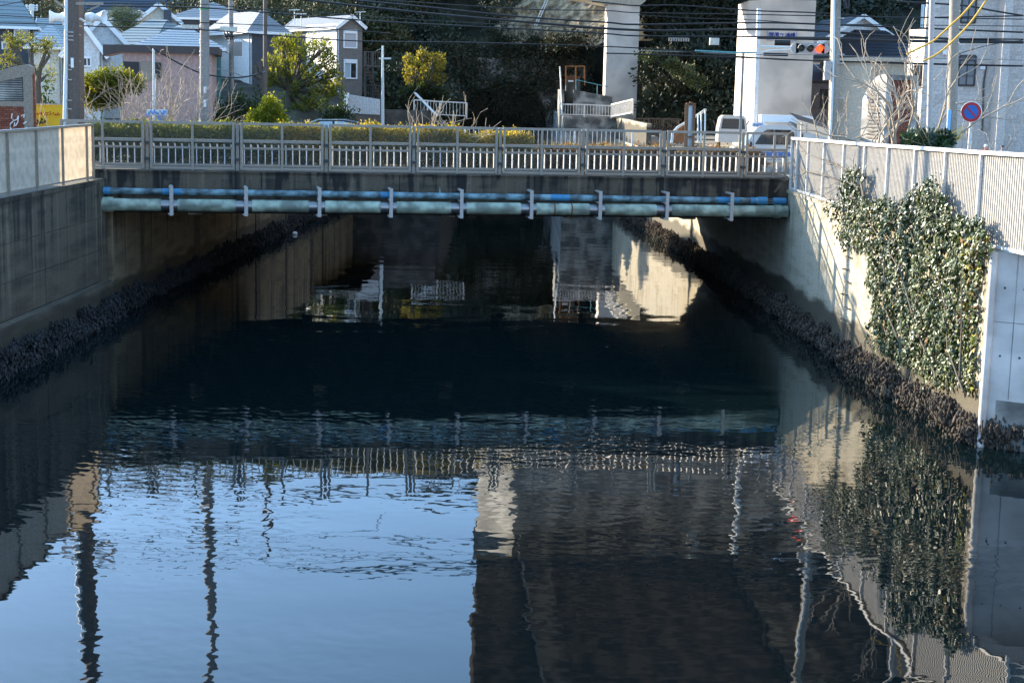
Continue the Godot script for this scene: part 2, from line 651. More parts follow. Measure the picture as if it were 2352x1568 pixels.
func clear_sky(w: int, h: int) -> ImageTexture:   # the brightness of a clear sky as the CIE gives it, bluer away from the sun
	var im := Image.create(w, h, false, Image.FORMAT_RGBF)
	var to_sun := -SUN.normalized()
	for y in h:
		var el := PI * (0.5 - (y + 0.5) / h)
		for x in w:
			var az := TAU * ((x + 0.5) / w)
			var d := Vector3(sin(az) * cos(el), sin(el), -cos(az) * cos(el))
			if d.y < 0.0:
				im.set_pixel(x, y, Color(0.22, 0.21, 0.19))
				continue
			var xi := d.angle_to(to_sun)
			var lum := lerpf(0.5, 1.0 - exp(-0.32 / maxf(d.y, 0.02)), 0.5) * (0.91 + 4.0 * exp(-3.0 * maxf(xi, 0.12)) + 0.45 * cos(xi) * cos(xi))
			var pale := clampf(0.32 * exp(-d.y * 9.0) + 0.75 * exp(-3.2 * xi), 0.0, 1.0)
			var c := Color(0.29, 0.575, 1.0).lerp(Color(0.9, 0.94, 1.0), pale)
			c *= 1.25 * lum
			im.set_pixel(x, y, Color(c.r, c.g, c.b))
	return ImageTexture.create_from_image(im)


func make_water() -> void:
	var w := 1024
	var h := 2048
	var x0 := -18.0
	var z0 := -8.0
	var lx := 34.0
	var lz := 150.0
	var nr := FastNoiseLite.new()
	nr.seed = 11
	nr.frequency = 1.0
	nr.fractal_octaves = 2
	nr.fractal_lacunarity = 2.3
	var nw := FastNoiseLite.new()
	nw.seed = 12
	nw.frequency = 1.0
	nw.fractal_octaves = 1
	var hgt := PackedFloat32Array()
	hgt.resize(w * h)
	var amp := PackedFloat32Array()
	amp.resize(256)
	for y in h:
		var z := z0 - lz * y / h
		var d := -z
		# how ruffled the water is: still under the bridge and beyond it, breezy in front of it, nearly still again close by
		var band := 0.3 + 0.16 * smoothstep(46.0, 36.0, d) + 0.42 * smoothstep(62.0, 54.0, d) * smoothstep(24.0, 40.0, d) + 0.35 * smoothstep(64.0, 72.0, d) * smoothstep(84.0, 76.0, d)
		for k in 256:
			var xx := x0 + lx * k / 256.0
			amp[k] = band * (0.35 + 1.1 * smoothstep(-0.35, 0.45, nw.get_noise_2d(xx * 0.09, z * 0.11))) + 0.5 * smoothstep(0.05, 0.5, nw.get_noise_2d(xx * 0.14 + 40.0, z * 0.2)) * smoothstep(60.0, 50.0, d)
		for x in w:
			var xx := x0 + lx * x / w
			hgt[y * w + x] = nr.get_noise_2d(xx * 1.7, z * 2.6) * 0.0016 * amp[x >> 2] + nw.get_noise_2d(xx * 0.34, z * 0.55) * 0.0034 * (0.35 + 0.65 * band)
	var data := PackedByteArray()
	data.resize(w * h * 3)
	var kx := 20.0 * w / lx
	var kz := 20.0 * h / lz
	for y in h:
		var yn := mini(y + 1, h - 1)
		for x in w:
			var a := hgt[y * w + x]
			var sx := (hgt[y * w + mini(x + 1, w - 1)] - a) * kx
			var sz := (hgt[yn * w + x] - a) * kz
			var il := 1.0 / sqrt(1.0 + sx * sx + sz * sz)
			var o := (y * w + x) * 3
			data[o] = int(127.5 - sx * il * 127.0)
			data[o + 1] = int(127.5 - sz * il * 127.0)
			data[o + 2] = int(127.5 + il * 127.0)
	var m := flat(0.0022, 0.0068, 0.0075, 0.015, 0.0)
	m.metallic_specular = 0.36
	m.normal_enabled = true
	m.normal_texture = ImageTexture.create_from_image(Image.create_from_data(w, h, false, Image.FORMAT_RGB8, data))
	m.normal_scale = 0.05
	var g := Geo.new()
	g.quad(Vector3(x0, 0, z0), Vector3(x0 + lx, 0, z0), Vector3(x0 + lx, 0, z0 - lz), Vector3(x0, 0, z0 - lz))
	for p in g.v:
		g.uv.append(Vector2((p.x - x0) / lx, (z0 - p.z) / lz))
	struct("water", g, m, "dark still canal water with ripples mirroring the blue sky and the bridge")
	var s := Geo.new()
	var q := RandomNumberGenerator.new()
	q.seed = 3
	var at := P(680, 540, 86.0)
	s.ball(Vector3(at.x, 0.06, -85.5), Vector3(0.15, 0.1, 0.1), 6, 8, 0.18, q)
	tag(obj("floating_foam", s, M.white), "small white lump floating on the dark water beyond the pipes", "litter")


func bank_x(z: float, left: bool) -> float:
	var k: Array = [[10.0, -15.8], [-10.0, -15.3], [-54.3, -14.2], [-115.0, -11.9], [-400.0, -11.9]] if left else [[10.0, 17.5], [-33.6, 15.5], [-36.4, 11.1], [-48.0, 10.25], [-58.2, 10.1], [-78.0, 9.05], [-95.0, 7.8], [-115.0, 7.2], [-400.0, 7.2]]
	for i in k.size() - 1:
		if z <= k[i][0] and z >= k[i + 1][0]:
			return lerpf(k[i][1], k[i + 1][1], (k[i][0] - z) / (k[i][0] - k[i + 1][0]))
	return k[k.size() - 1][1]


func make_ground() -> void:
	var g := Geo.new()
	var zs := [10.0, -10.0, -33.6, -36.4, -48.0, -54.4, -58.2, -78.0, -95.0, -115.0]
	for i in zs.size() - 1:
		var za: float = zs[i]
		var zb: float = zs[i + 1]
		var yl := 4.68 if za > -54.0 else 4.98
		var yr := 4.56 if za > -58.0 else 4.98
		g.quad(Vector3(-260, yl, za), Vector3(bank_x(za, true) - 0.3, yl, za), Vector3(bank_x(zb, true) - 0.3, yl, zb), Vector3(-260, yl, zb))
		g.quad(Vector3(bank_x(za, false) + 0.3, yr, za), Vector3(260, yr, za), Vector3(260, yr, zb), Vector3(bank_x(zb, false) + 0.3, yr, zb))
	g.quad(Vector3(-260, 4.98, -115), Vector3(-5.9, 4.98, -115), Vector3(-5.9, 4.98, -420), Vector3(-260, 4.98, -420))
	g.quad(Vector3(3.8, 4.98, -115), Vector3(260, 4.98, -115), Vector3(260, 4.98, -420), Vector3(3.8, 4.98, -420))
	struct("ground", g, M.soil, "bare earth and paving of the canal banks")
	var r := Geo.new()
	for e in [[-150.0, 0.0], [23.6, 200.0]]:
		r.quad(B(e[0], 5.05, -5.9), B(e[1], 5.05, -5.9), B(e[1], 5.05, -19.5), B(e[0], 5.05, -19.5))
	r.quad(B(0.0, 5.06, -5.9), B(23.6, 5.06, -5.9), B(23.6, 5.06, -19.5), B(0.0, 5.06, -19.5))
	struct("road", r, M.asphalt, "asphalt road running across the bridge")
	var k := Geo.new()
	for off in [-5.8, -19.6]:
		k.box(Transform3D(Basis(BD, Vector3.UP, BN), B(25.0, 5.1, off)), Vector3(350, 0.26, 0.18))
	struct("kerb", k, M.concrete_pale, "pale concrete kerb along the bridge road")


func wall_seg(g: Geo, a: Vector3, b: Vector3, thick: float, y0: float, y1: float, off := 0.0) -> void:   # the face is on the left of a -> b
	var d := (b - a)
	d.y = 0
	var l := d.length()
	d /= l
	var nn := d.cross(Vector3.UP)            # away from the face
	var mid := (a + b) * 0.5 + nn * (thick * 0.5 - off)
	mid.y = (y0 + y1) * 0.5
	g.box(Transform3D(Basis(d, Vector3.UP, -nn), mid), Vector3(l, y1 - y0, thick))


func make_canal_walls() -> void:
	# left bank: backing, cast panels, a sloping foot
	var a := Vector3(-15.3, 0, -10)
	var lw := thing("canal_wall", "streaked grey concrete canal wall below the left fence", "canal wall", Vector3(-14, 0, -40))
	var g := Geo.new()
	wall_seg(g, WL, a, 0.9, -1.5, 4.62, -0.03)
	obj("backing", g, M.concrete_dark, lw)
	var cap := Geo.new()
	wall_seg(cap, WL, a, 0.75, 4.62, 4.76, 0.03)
	obj("coping", cap, M.lwall, lw)
	var dir := (a - WL).normalized()
	var long := (a - WL).length()
	var rows := [[1.27, 2.33], [2.35, 3.43], [3.45, 4.61]]
	var x := 0.75
	var k := 0
	while x < long - 0.1:
		var nx := minf(x + (2.7 if k % 2 == 0 else 3.1), long)
		for r in rows:
			var p := Geo.new()
			wall_seg(p, WL + dir * (x + 0.012), WL + dir * (nx - 0.012), 0.2, r[0], r[1], rg.randf_range(-0.004, 0.006))
			obj("panel", p, M.lwall, lw)
		x = nx
		k += 1
	var foot := Geo.new()
	var fn := Vector3.UP.cross(dir)
	if fn.x < 0:
		fn = -fn
	for i in 8:
		var p0 := WL + dir * (long * i / 8.0 + 0.01)
		var p1 := WL + dir * (long * (i + 1) / 8.0 - 0.01)
		foot.quad(p1 + Vector3(0, 1.25, 0) + fn * 0.02, p0 + Vector3(0, 1.25, 0) + fn * 0.02, p0 + Vector3(0, 1.2, 0) + fn * 0.22, p1 + Vector3(0, 1.2, 0) + fn * 0.22)
		foot.quad(p1 + Vector3(0, 1.2, 0) + fn * 0.22, p0 + Vector3(0, 1.2, 0) + fn * 0.22, p0 + Vector3(0, -1.5, 0) + fn * 0.42, p1 + Vector3(0, -1.5, 0) + fn * 0.42)
	obj("footing", foot, M.lwall, lw)
	var pil := Geo.new()
	wall_seg(pil, WL + dir * 0.0, WL + dir * 0.74, 0.5, -1.5, 4.7, 0.05)
	obj("end_pilaster", pil, M.lwall, lw)
	# left bank under and beyond the bridge
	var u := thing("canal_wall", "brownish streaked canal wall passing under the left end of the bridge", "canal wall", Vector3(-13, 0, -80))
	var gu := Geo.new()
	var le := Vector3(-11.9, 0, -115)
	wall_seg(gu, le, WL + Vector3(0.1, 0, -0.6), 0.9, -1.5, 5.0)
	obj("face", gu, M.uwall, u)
	var ud := (le - WL).normalized()
	var gj := Geo.new()
	for i in 7:
		var c0 := WL + Vector3(0.1, 0, -0.6) + ud * (3.4 + i * 7.1 + (i % 3) * 1.3)
		wall_seg(gj, c0 + ud * (0.5 + 0.5 * (i % 2)), c0, 0.1, -1.0, 4.9, 0.012)
	obj("rib", gj, M.lwall, u)
	# right bank
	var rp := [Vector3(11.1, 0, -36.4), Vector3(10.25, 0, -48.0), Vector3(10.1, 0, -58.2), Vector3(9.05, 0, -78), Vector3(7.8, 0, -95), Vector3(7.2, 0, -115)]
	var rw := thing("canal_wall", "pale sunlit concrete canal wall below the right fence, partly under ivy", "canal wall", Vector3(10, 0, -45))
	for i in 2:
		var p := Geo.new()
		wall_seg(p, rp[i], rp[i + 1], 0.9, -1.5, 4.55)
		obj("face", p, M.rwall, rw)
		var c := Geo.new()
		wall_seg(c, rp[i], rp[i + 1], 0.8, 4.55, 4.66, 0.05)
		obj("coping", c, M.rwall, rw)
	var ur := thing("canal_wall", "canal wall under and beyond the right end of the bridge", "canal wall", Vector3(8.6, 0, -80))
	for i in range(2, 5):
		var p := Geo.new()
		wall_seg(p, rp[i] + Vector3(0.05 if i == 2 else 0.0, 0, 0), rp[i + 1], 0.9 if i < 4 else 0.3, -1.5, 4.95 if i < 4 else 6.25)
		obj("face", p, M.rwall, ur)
	var cw := thing("canal_wall", "smooth white shaded wall turning away at the right edge", "canal wall", Vector3(12, 0, -35))
	var p := Geo.new()
	wall_seg(p, Vector3(16.2, 0, -33.2), Vector3(11.12, 0, -36.36), 0.8, -1.5, 4.62, 0.0)
	p.tube([Vector3(11.16, -1.5, -36.3), Vector3(11.16, 4.615, -36.3)], 0.1, -1.0, 12)
	p.span(Vector3(16.0, -1.5, -33.3), Vector3(17.0, 4.6, 8.0))
	obj("face", p, M.white_wall, cw)
	var tm := Geo.new()
	wall_seg(tm, Vector3(16.2, 0, -33.2), Vector3(11.4, 0, -36.2), 0.1, -1.4, 1.15, 0.012)
	obj("tide_mark", tm, M.concrete, cw)
	var ed := (Vector3(16.2, 0, -33.2) - Vector3(11.12, 0, -36.36)).normalized()
	var en := ed.cross(Vector3.UP)
	if en.z < 0:
		en = -en
	var jt := Geo.new()
	for jn in 3:
		jt.box(Transform3D(Basis(ed, Vector3.UP, en), Vector3(11.12, 2.9, -36.36) + ed * (0.62 + jn * 0.9) + en * 0.002), Vector3(0.014, 3.4, 0.012))
	jt.box(Transform3D(Basis(ed, Vector3.UP, en), Vector3(11.12, 3.0, -36.36) + ed * 2.6 + en * 0.003), Vector3(4.9, 0.012, 0.012))
	obj("joint", jt, M.concrete, cw)
	for hn in 8:
		var th := Geo.new()
		var hp := Vector3(11.12, 0, -36.36) + ed * (0.36 + 0.45 * (hn % 4)) + Vector3(0, 2.2 + 1.6 * (hn / 4), 0)
		th.tube([hp, hp + en * 0.006], 0.028, -1.0, 10)
		obj("tie_hole", th, M.concrete_dark, cw)
	# step irons up the sunlit wall
	var spots := [[1955, 590], [1948, 618], [1953, 648], [1945, 676], [1951, 707], [1943, 733]]
	for i in spots.size():
		var c0 := on_wall(spots[i][0], spots[i][1], rp[0], rp[1])
		var t := thing("step_iron", "rusty step iron in the sunlit wall left of the ivy, %s" % ["topmost of six", "second from the top", "third from the top", "fourth from the top", "fifth from the top", "lowest of six"][i], "step iron", c0, "step irons in the sunlit canal wall")
		var wd: Vector3 = (rp[0] - rp[1]).normalized()
		var out := Vector3.UP.cross(wd)
		if out.x > 0:
			out = -out
		var s := Geo.new()
		s.tube([c0 - wd * 0.17, c0 - wd * 0.17 + out * 0.13, c0 + wd * 0.17 + out * 0.13, c0 + wd * 0.17], 0.016, -1.0, 6)
		obj("bar", s, M.iron, t)
	# the ends of the canal beyond the bridge
	var eb := thing("retaining_wall", "grey retaining wall with a brown sheet above the far left canal end", "retaining wall", Vector3(-9, 0, -115))
	var e := Geo.new()
	wall_seg(e, Vector3(-8.85, 0, -115), le + Vector3(-0.6, 0, 0), 0.8, -1.5, 5.6)
	wall_seg(e, Vector3(-5.5, 0, -115), Vector3(-8.85, 0, -115), 0.8, -1.5, 5.6, -0.01)
	e.span(Vector3(-6.3, -1.5, -115.9), Vector3(-5.52, 5.5, -150))
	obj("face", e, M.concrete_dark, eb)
	var er := thing("retaining_wall", "grey concrete block wall beside the tunnel with a lit corner", "retaining wall", Vector3(5, 0, -115))
	var f := Geo.new()
	wall_seg(f, Vector3(7.2, 0, -115), Vector3(3.4, 0, -115), 0.8, -1.5, 6.25)
	f.span(Vector3(3.42, -1.5, -115.9), Vector3(4.2, 6.2, -150))
	obj("face", f, M.concrete, er)


func make_bridge() -> void:
	var b := thing("road_bridge", "low concrete road bridge crossing the canal with pipes on its side", "bridge", B(11.8, 5.0))
	var bs := Basis(BD, Vector3.UP, BN)
	var g := Geo.new()
	g.prism(PackedVector2Array([Vector2(-1.0, 0.59), Vector2(24.6, 0.59), Vector2(28.6, 23.4), Vector2(-1.0, 23.4)]), 1.38, Transform3D(Basis(BD, -BN, Vector3.UP), B(0.0, 3.61, 0.0)))
	obj("deck", g, M.concrete, b)
	for i in 5:
		var p := Geo.new()
		var s0 := [-0.85, 4.85, 9.7, 14.55, 19.1][i] as float
		var s1 := [4.84, 9.69, 14.54, 19.09, 24.3][i] as float
		p.box(Transform3D(bs, B((s0 + s1) * 0.5, 4.3, -0.28)), Vector3(s1 - s0 - 0.012, 1.42, 0.62))
		obj("edge_beam", p, M.fascia, b)
	var c := Geo.new()
	c.box(Transform3D(bs, B(11.75, 5.035, -0.33)), Vector3(25.3, 0.06, 0.86))
	obj("ledge", c, M.fascia, b)
	var ped := Geo.new()
	ped.box(Transform3D(bs, B(11.75, 5.04, -3.4)), Vector3(25.4, 0.14, 4.6))
	obj("planting_strip", ped, M.earth, b)
	for s in [2.4, 7.0, 11.8, 16.6, 21.2]:
		var r := Geo.new()
		r.box(Transform3D(bs, B(s, 3.45, -13.0)), Vector3(0.5, 0.34, 20.0))
		obj("girder", r, M.concrete, b)


func make_viaduct() -> void:
	var d := thing("viaduct_deck", "elevated road deck above the pale piers, seen from below", "viaduct", Vector3(8, 20, -80))
	var g := Geo.new()
	g.quad(Vector3(-1.95, 20.4, -95), Vector3(25, 20.4, -95), Vector3(27, 20.4, -66), Vector3(-1.4, 20.4, -66))
	g.quad(Vector3(-1.95, 20.4, -95), Vector3(-1.4, 20.4, -66), Vector3(-1.4, 22.6, -66), Vector3(-1.95, 22.6, -95))
	g.quad(Vector3(-1.95, 22.6, -95), Vector3(-1.4, 22.6, -66), Vector3(27, 22.6, -66), Vector3(25, 22.6, -95))
	g.quad(Vector3(25, 20.4, -95), Vector3(25, 22.6, -95), Vector3(27, 22.6, -66), Vector3(27, 20.4, -66))
	g.quad(Vector3(-1.4, 20.4, -66), Vector3(27, 20.4, -66), Vector3(27, 22.6, -66), Vector3(-1.4, 22.6, -66))
	obj("slab", g, M.deck, d)
	for e in [[0.6, 2.3, 2.1, 3.4], [13.6, 15.6, 14.0, 15.6]]:
		var k := Geo.new()
		k.quad(Vector3(e[0], 19.6, -94), Vector3(e[1], 19.6, -94), Vector3(e[3], 19.6, -66), Vector3(e[2], 19.6, -66))
		k.quad(Vector3(e[0], 20.4, -94), Vector3(e[0], 19.6, -94), Vector3(e[2], 19.6, -66), Vector3(e[2], 20.4, -66))
		k.quad(Vector3(e[1], 19.6, -94), Vector3(e[1], 20.4, -94), Vector3(e[3], 20.4, -66), Vector3(e[3], 19.6, -66))
		k.quad(Vector3(e[2], 19.6, -66), Vector3(e[3], 19.6, -66), Vector3(e[3], 20.4, -66), Vector3(e[2], 20.4, -66))
		obj("girder", k, M.soffit, d)
	var fd := Geo.new()
	fd.span(Vector3(-2.2, 20.4, -99), Vector3(16, 22.4, -138))
	obj("far_slab", fd, M.soffit, d)
	var par := Geo.new()
	par.beam(Vector3(-2.0, 23.1, -95), Vector3(-1.45, 23.1, -66), 0.3, 1.0)
	obj("parapet", par, M.pier, d)
	var cb := Geo.new()
	var poly := PackedVector2Array([Vector2(0.25, 95.0), Vector2(-2.05, 98.2), Vector2(-2.05, 100.4), Vector2(24.0, 100.4), Vector2(24.0, 95.0)])
	cb.prism(poly, 6.2, Transform3D(Basis(Vector3.RIGHT, Vector3.FORWARD, Vector3.UP), Vector3(0, 14.15, 0)))
	obj("crossbeam", cb, M.beam, d)
	# the far pier, its hammerhead just in the picture
	var p1 := thing("viaduct_pier", "slim white viaduct pier standing by the tunnel stairs", "pier", P(1430, 280, 130), "white viaduct piers")
	var g1 := Geo.new()
	var l := P(1396, 14, 130)
	var r := P(1470, 14, 130)
	g1.span(Vector3(l.x, 4.9, -130), Vector3(r.x, 15.3, -133.5))
	obj("shaft", g1, M.pier, p1)
	var hd := Geo.new()
	hd.prism(PackedVector2Array([Vector2(l.x - 0.08, 15.08), Vector2(r.x + 0.08, 15.08), Vector2(r.x + 2.3, 17.2), Vector2(r.x + 2.3, 20.3), Vector2(l.x - 10.0, 20.3), Vector2(l.x - 10.0, 16.8), Vector2(l.x - 3.4, 15.6)]), 4.2, Transform3D(Basis(), Vector3(0, 0, -133.9)))
	obj("hammerhead", hd, M.cream, p1)
	plate(p1, "number_plate", P(1430, 243, 130), 0.42, 0.26, M.concrete_dark, Vector3(0, 0, 0.02))
	var p2 := thing("viaduct_pier", "broad white viaduct pier with a blue lettered bridge sign", "pier", P(1800, 300, 95), "white viaduct piers")
	var g2 := Geo.new()
	var l2 := P(1748, 20, 95)
	var r2 := P(1868, 150, 95)
	g2.span(Vector3(l2.x, 4.9, -95.05), Vector3(r2.x, 13.7, -100.3))
	obj("shaft", g2, M.pier, p2)
	var cor := Geo.new()
	cor.prism(PackedVector2Array([Vector2(l2.x, 95.06), Vector2(l2.x - 0.62, 95.9), Vector2(l2.x - 0.62, 100.2), Vector2(l2.x, 100.2)]), 8.75, Transform3D(Basis(Vector3.RIGHT, Vector3.FORWARD, Vector3.UP), Vector3(0, 4.9, 0)))
	obj("side", cor, M.pier, p2)
	# the sign with the name of the bridge
	var sg := thing("bridge_sign", "blue and white sign with Japanese lettering high on the broad pier", "sign", P(1797, 82, 94.8))
	var pb := Geo.new()
	var c0 := P(1797, 81, 94.9)
	pb.at(c0, Vector3(1.74, 0.58, 0.06))
	obj("board", pb, M.pier, sg)
	var fr := Geo.new()
	for s in [-1, 1]:
		fr.at(c0 + Vector3(0.86 * s, 0, 0.02), Vector3(0.03, 0.6, 0.06))
		fr.at(c0 + Vector3(0, 0.29 * s, 0.02), Vector3(1.75, 0.03, 0.06))
	obj("frame", fr, M.blue_print, sg)
	var strokes := [
		[[0, 9, 9, 9], [9, 9, 9, 7], [0, 7, 9, 7], [0, 9, 0, 4], [0, 4, -0.5, 0], [2, 5.5, 9, 5.5], [2, 3, 9.5, 3], [4, 5.5, 3.4, 0], [7.4, 5.5, 7.4, 0], [3.6, 7, 4.4, 5.6], [7.4, 7, 6.6, 5.6]],
		[[1, 9, 8.6, 9], [1, 9, 0.6, 3], [0.6, 3, -0.4, 0], [8.6, 9, 9, 2], [9, 2, 10, 0.4], [3, 7.6, 7, 7.6], [3, 6, 7, 6], [3, 4, 7, 4], [3, 6, 3, 4], [7, 6, 7, 4], [5, 7.6, 5, 1.4], [2.6, 1.4, 7.6, 1.4]],
		[[3, 9, 1, 5], [2.4, 7, 9, 7], [6, 7, 5.6, 3], [5.6, 3, 3.4, 0]],
		[[0.4, 8.6, 1.6, 7.6], [0, 5.8, 1.2, 4.8], [0.2, 0, 1.8, 3.2], [3, 7.6, 9.8, 7.6], [6.4, 9.4, 6.4, 0], [3.4, 5.8, 9.4, 5.8], [3.4, 5.8, 3.4, 0], [9.4, 5.8, 9.4, 0], [3.4, 4, 9.4, 4], [3.4, 2.2, 9.4, 2.2], [8, 9.4, 9, 8.4]],
		[[0, 6.8, 3.6, 6.8], [1.8, 9.4, 1.8, 0], [1.8, 5.8, 0, 2.6], [1.8, 5.8, 3.4, 4], [4.4, 9, 9.4, 9.2], [4, 7.4, 10, 7.4], [6.6, 9, 4.4, 5.6], [6.8, 7.4, 9.8, 5.8], [5.4, 6, 8.6, 6], [5.4, 6, 5.4, 4.6], [8.6, 6, 8.6, 4.6], [5.4, 4.6, 8.6, 4.6], [4.4, 3.6, 9.6, 3.6], [4.4, 3.6, 4.4, 0], [9.6, 3.6, 9.6, 0], [5.8, 2.4, 8.2, 2.4], [5.8, 1, 8.2, 1], [5.8, 2.4, 5.8, 1], [8.2, 2.4, 8.2, 1]]]
	for i in 5:
		var ch := Geo.new()
		for s in strokes[i]:
			var o := c0 + Vector3(-0.78 + i * 0.315, -0.13, 0.045)
			ch.beam(o + Vector3(s[0], s[1], 0) * 0.029, o + Vector3(s[2], s[3], 0) * 0.029, 0.046, 0.02, Vector3.BACK)
		obj("character", ch, M.blue_ink, sg)


func plate(par: Node3D, nm: String, c0: Vector3, w: float, h: float, m: Material, push := Vector3.ZERO, thick := 0.04) -> MeshInstance3D:
	var g := Geo.new()
	g.at(c0 + push, Vector3(w, h, thick))
	return obj(nm, g, m, par)


func make_tunnel_and_stairs() -> void:
	var t := thing("tunnel_portal", "dark arched tunnel mouth overgrown with creepers at the canal's end", "tunnel", Vector3(-1, 5, -150))
	var c0 := P(1155, 285, 150)
	var rad := 4.1
	var poly := PackedVector2Array([Vector2(c0.x - rad, -1.5)])
	for i in 17:
		var a := PI - PI * i / 16.0
		poly.append(Vector2(c0.x + cos(a) * rad, 4.6 + sin(a) * rad * 0.95))
	poly.append_array(PackedVector2Array([Vector2(c0.x + rad, -1.5), Vector2(6.5, -1.5), Vector2(6.5, 11.0), Vector2(-8.5, 11.0), Vector2(-8.5, -1.5)]))
	var g := Geo.new()
	g.prism(poly, 1.2, Transform3D(Basis(), Vector3(0, 0, -151.2)))
	obj("portal_face", g, M.concrete, t)
	var tb := Geo.new()
	for i in 16:
		var a := PI * i / 16.0
		var b := PI * (i + 1) / 16.0
		var p := Vector3(c0.x + cos(a) * rad, 4.6 + sin(a) * rad * 0.95, -151.1)
		var q := Vector3(c0.x + cos(b) * rad, 4.6 + sin(b) * rad * 0.95, -151.1)
		tb.quad(p, q, q + Vector3(0, 0, -40), p + Vector3(0, 0, -40))
	for s in [-1, 1]:
		tb.quad(Vector3(c0.x + rad * s, -1.5, -151.1), Vector3(c0.x + rad * s, 4.6, -151.1), Vector3(c0.x + rad * s, 4.6, -191), Vector3(c0.x + rad * s, -1.5, -191))
	tb.quad(Vector3(-8, -2, -190.9), Vector3(6, -2, -190.9), Vector3(6, 10, -190.9), Vector3(-8, 10, -190.9))
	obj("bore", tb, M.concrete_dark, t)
	# stairs climbing behind the right block
	var st := thing("stairs", "narrow dark stairs climbing between walls right of the tunnel", "stairs", P(1330, 240, 121))
	for i in 14:
		var s := Geo.new()
		var z := -121.0 - i * 0.42
		var xl := P(1303, 230, 121).x
		s.span(Vector3(xl, 4.9, z), Vector3(xl + 1.15, 5.75 + i * 0.27, z - 0.4))
		obj("step", s, M.rust if i == 13 else M.steel_dark, st)
	var sw := Geo.new()
	var wl := P(1318, 200, 121)
	var wr := P(1396, 216, 121)
	sw.prism(PackedVector2Array([Vector2(wl.x, 4.9), Vector2(wr.x + 0.4, 4.9), Vector2(wr.x + 0.4, P(1396, 222, 121).y), Vector2(wl.x, P(1318, 206, 121).y)]), 0.5, Transform3D(Basis(), Vector3(0, 0, -122)))
	obj("side_wall", sw, M.concrete, st)
	var sl := Geo.new()
	sl.span(Vector3(P(1286, 210, 121).x, 4.9, -120.8), Vector3(P(1296, 210, 121).x, P(1290, 205, 121).y, -127))
	obj("side_wall", sl, M.concrete, st)
	var tr := Geo.new()
	tr.tube([P(1323, 183, 120.9), P(1396, 199, 120.9)], 0.035, -1.0, 6)
	for e in [[1323, 183, 206], [1372, 194, 217]]:
		tr.tube([P(e[0], e[1], 120.9), P(e[0], e[2], 120.9)], 0.03, -1.0, 6)
	obj("teal_handrail", tr, flat(0.12, 0.34, 0.36, 0.5), st)
	var ht := Geo.new()
	ht.tube([P(1286, 152, 120), P(1288, 180, 120), P(1291, 265, 116)], 0.06, -1.0, 6)
	obj("white_handrail", ht, M.rail_white, st)
	var gt := thing("rusty_gate", "small rust orange gate frame with a white notice atop the stairs", "gate", P(1320, 180, 126))
	var gf := Geo.new()
	for u in [1300, 1323, 1343]:
		gf.beam(P(u, 151, 126), P(u, 196, 126), 0.14, 0.1)
	gf.beam(P(1300, 152, 126), P(1343, 152, 126), 0.1, 0.12)
	obj("frame", gf, M.orange, gt)
	var gp := Geo.new()
	gp.span(P(1300, 172 + 10, 126.1), P(1323, 196, 125.98))
	obj("lower_panel", gp, M.rust, gt)
	plate(gt, "notice", P(1311, 186, 125.9), 0.42, 0.12, M.white)
	# guard rails above the blocks
	picket_rail("guard_rail", "white guard rail on the grey block wall in front of the stairs", [P(1286, 239, 115), P(1343, 240, 115), P(1405, 243, 115)], 0.86, 0.2)
	picket_rail("guard_rail", "white guard rail sloping up along the lit wall end by the slim pier", [P(1405, 240, 114.8), P(1455, 228, 104)], 1.0, 0.24)
	picket_rail("guard_rail", "white guard rail above the dark retaining wall left of the tunnel", [P(951, 229, 115.2), P(982, 231, 115.2), P(1010, 233, 115.2), P(1072, 236, 115.2)], 1.1, 0.22)
	var lf := thing("sheet_fence", "white corrugated sheet fence above the brown wall left of the tunnel", "fence", P(830, 250, 114))
	var lg := Geo.new()
	ribs(lg, P(797, 216, 114.5), P(873, 228, 114.5), 1.35, 1.1, 0.16, 0.03)
	obj("sheet", lg, M.fence_white, lf)
	var lp := Geo.new()
	lp.beam(P(797, 214, 114.3), P(786, 292, 112), 0.3, 0.1)
	obj("end_post", lp, M.rail_white, lf)
	var lb := thing("brown_hoarding", "brown board wall under the white corrugated fence", "wall", P(830, 270, 114))
	var bg := Geo.new()
	bg.prism(PackedVector2Array([Vector2(P(797, 240, 114.7).x, 4.9), Vector2(P(873, 240, 114.7).x, 4.9), Vector2(P(873, 252, 114.7).x, P(873, 252, 114.7).y), Vector2(P(797, 243, 114.7).x, P(797, 243, 114.7).y)]), 0.25, Transform3D(Basis(), Vector3(0, 0, -114.95)))
	obj("board", bg, M.taupe, lb)
	var dk := thing("retaining_wall", "low dark grey wall between the brown boards and the tunnel", "retaining wall", P(950, 275, 114))
	var dg := Geo.new()
	dg.span(Vector3(P(873, 260, 114.6).x, 4.9, -114.7), Vector3(P(1004, 260, 114.6).x, P(940, 253, 114.6).y, -115.2))
	obj("face", dg, M.steel_dark, dk)
	var br := Geo.new()
	br.beam(P(953, 213, 117), P(1004, 266, 112), 0.16, 0.08)
	tag(obj("diagonal_handrail", br, M.rail_white), "white slanting handrail in front of the guard rail left of the tunnel", "handrail")
	var vp := Geo.new()
	vp.tube([P(1103, 158, 116), P(1101, 195, 116), P(1097, 250, 114)], 0.07, -1.0, 6)
	# creepers over the portal
	var q := RandomNumberGenerator.new()
	q.seed = 91
	var xs := []
	var cols := []
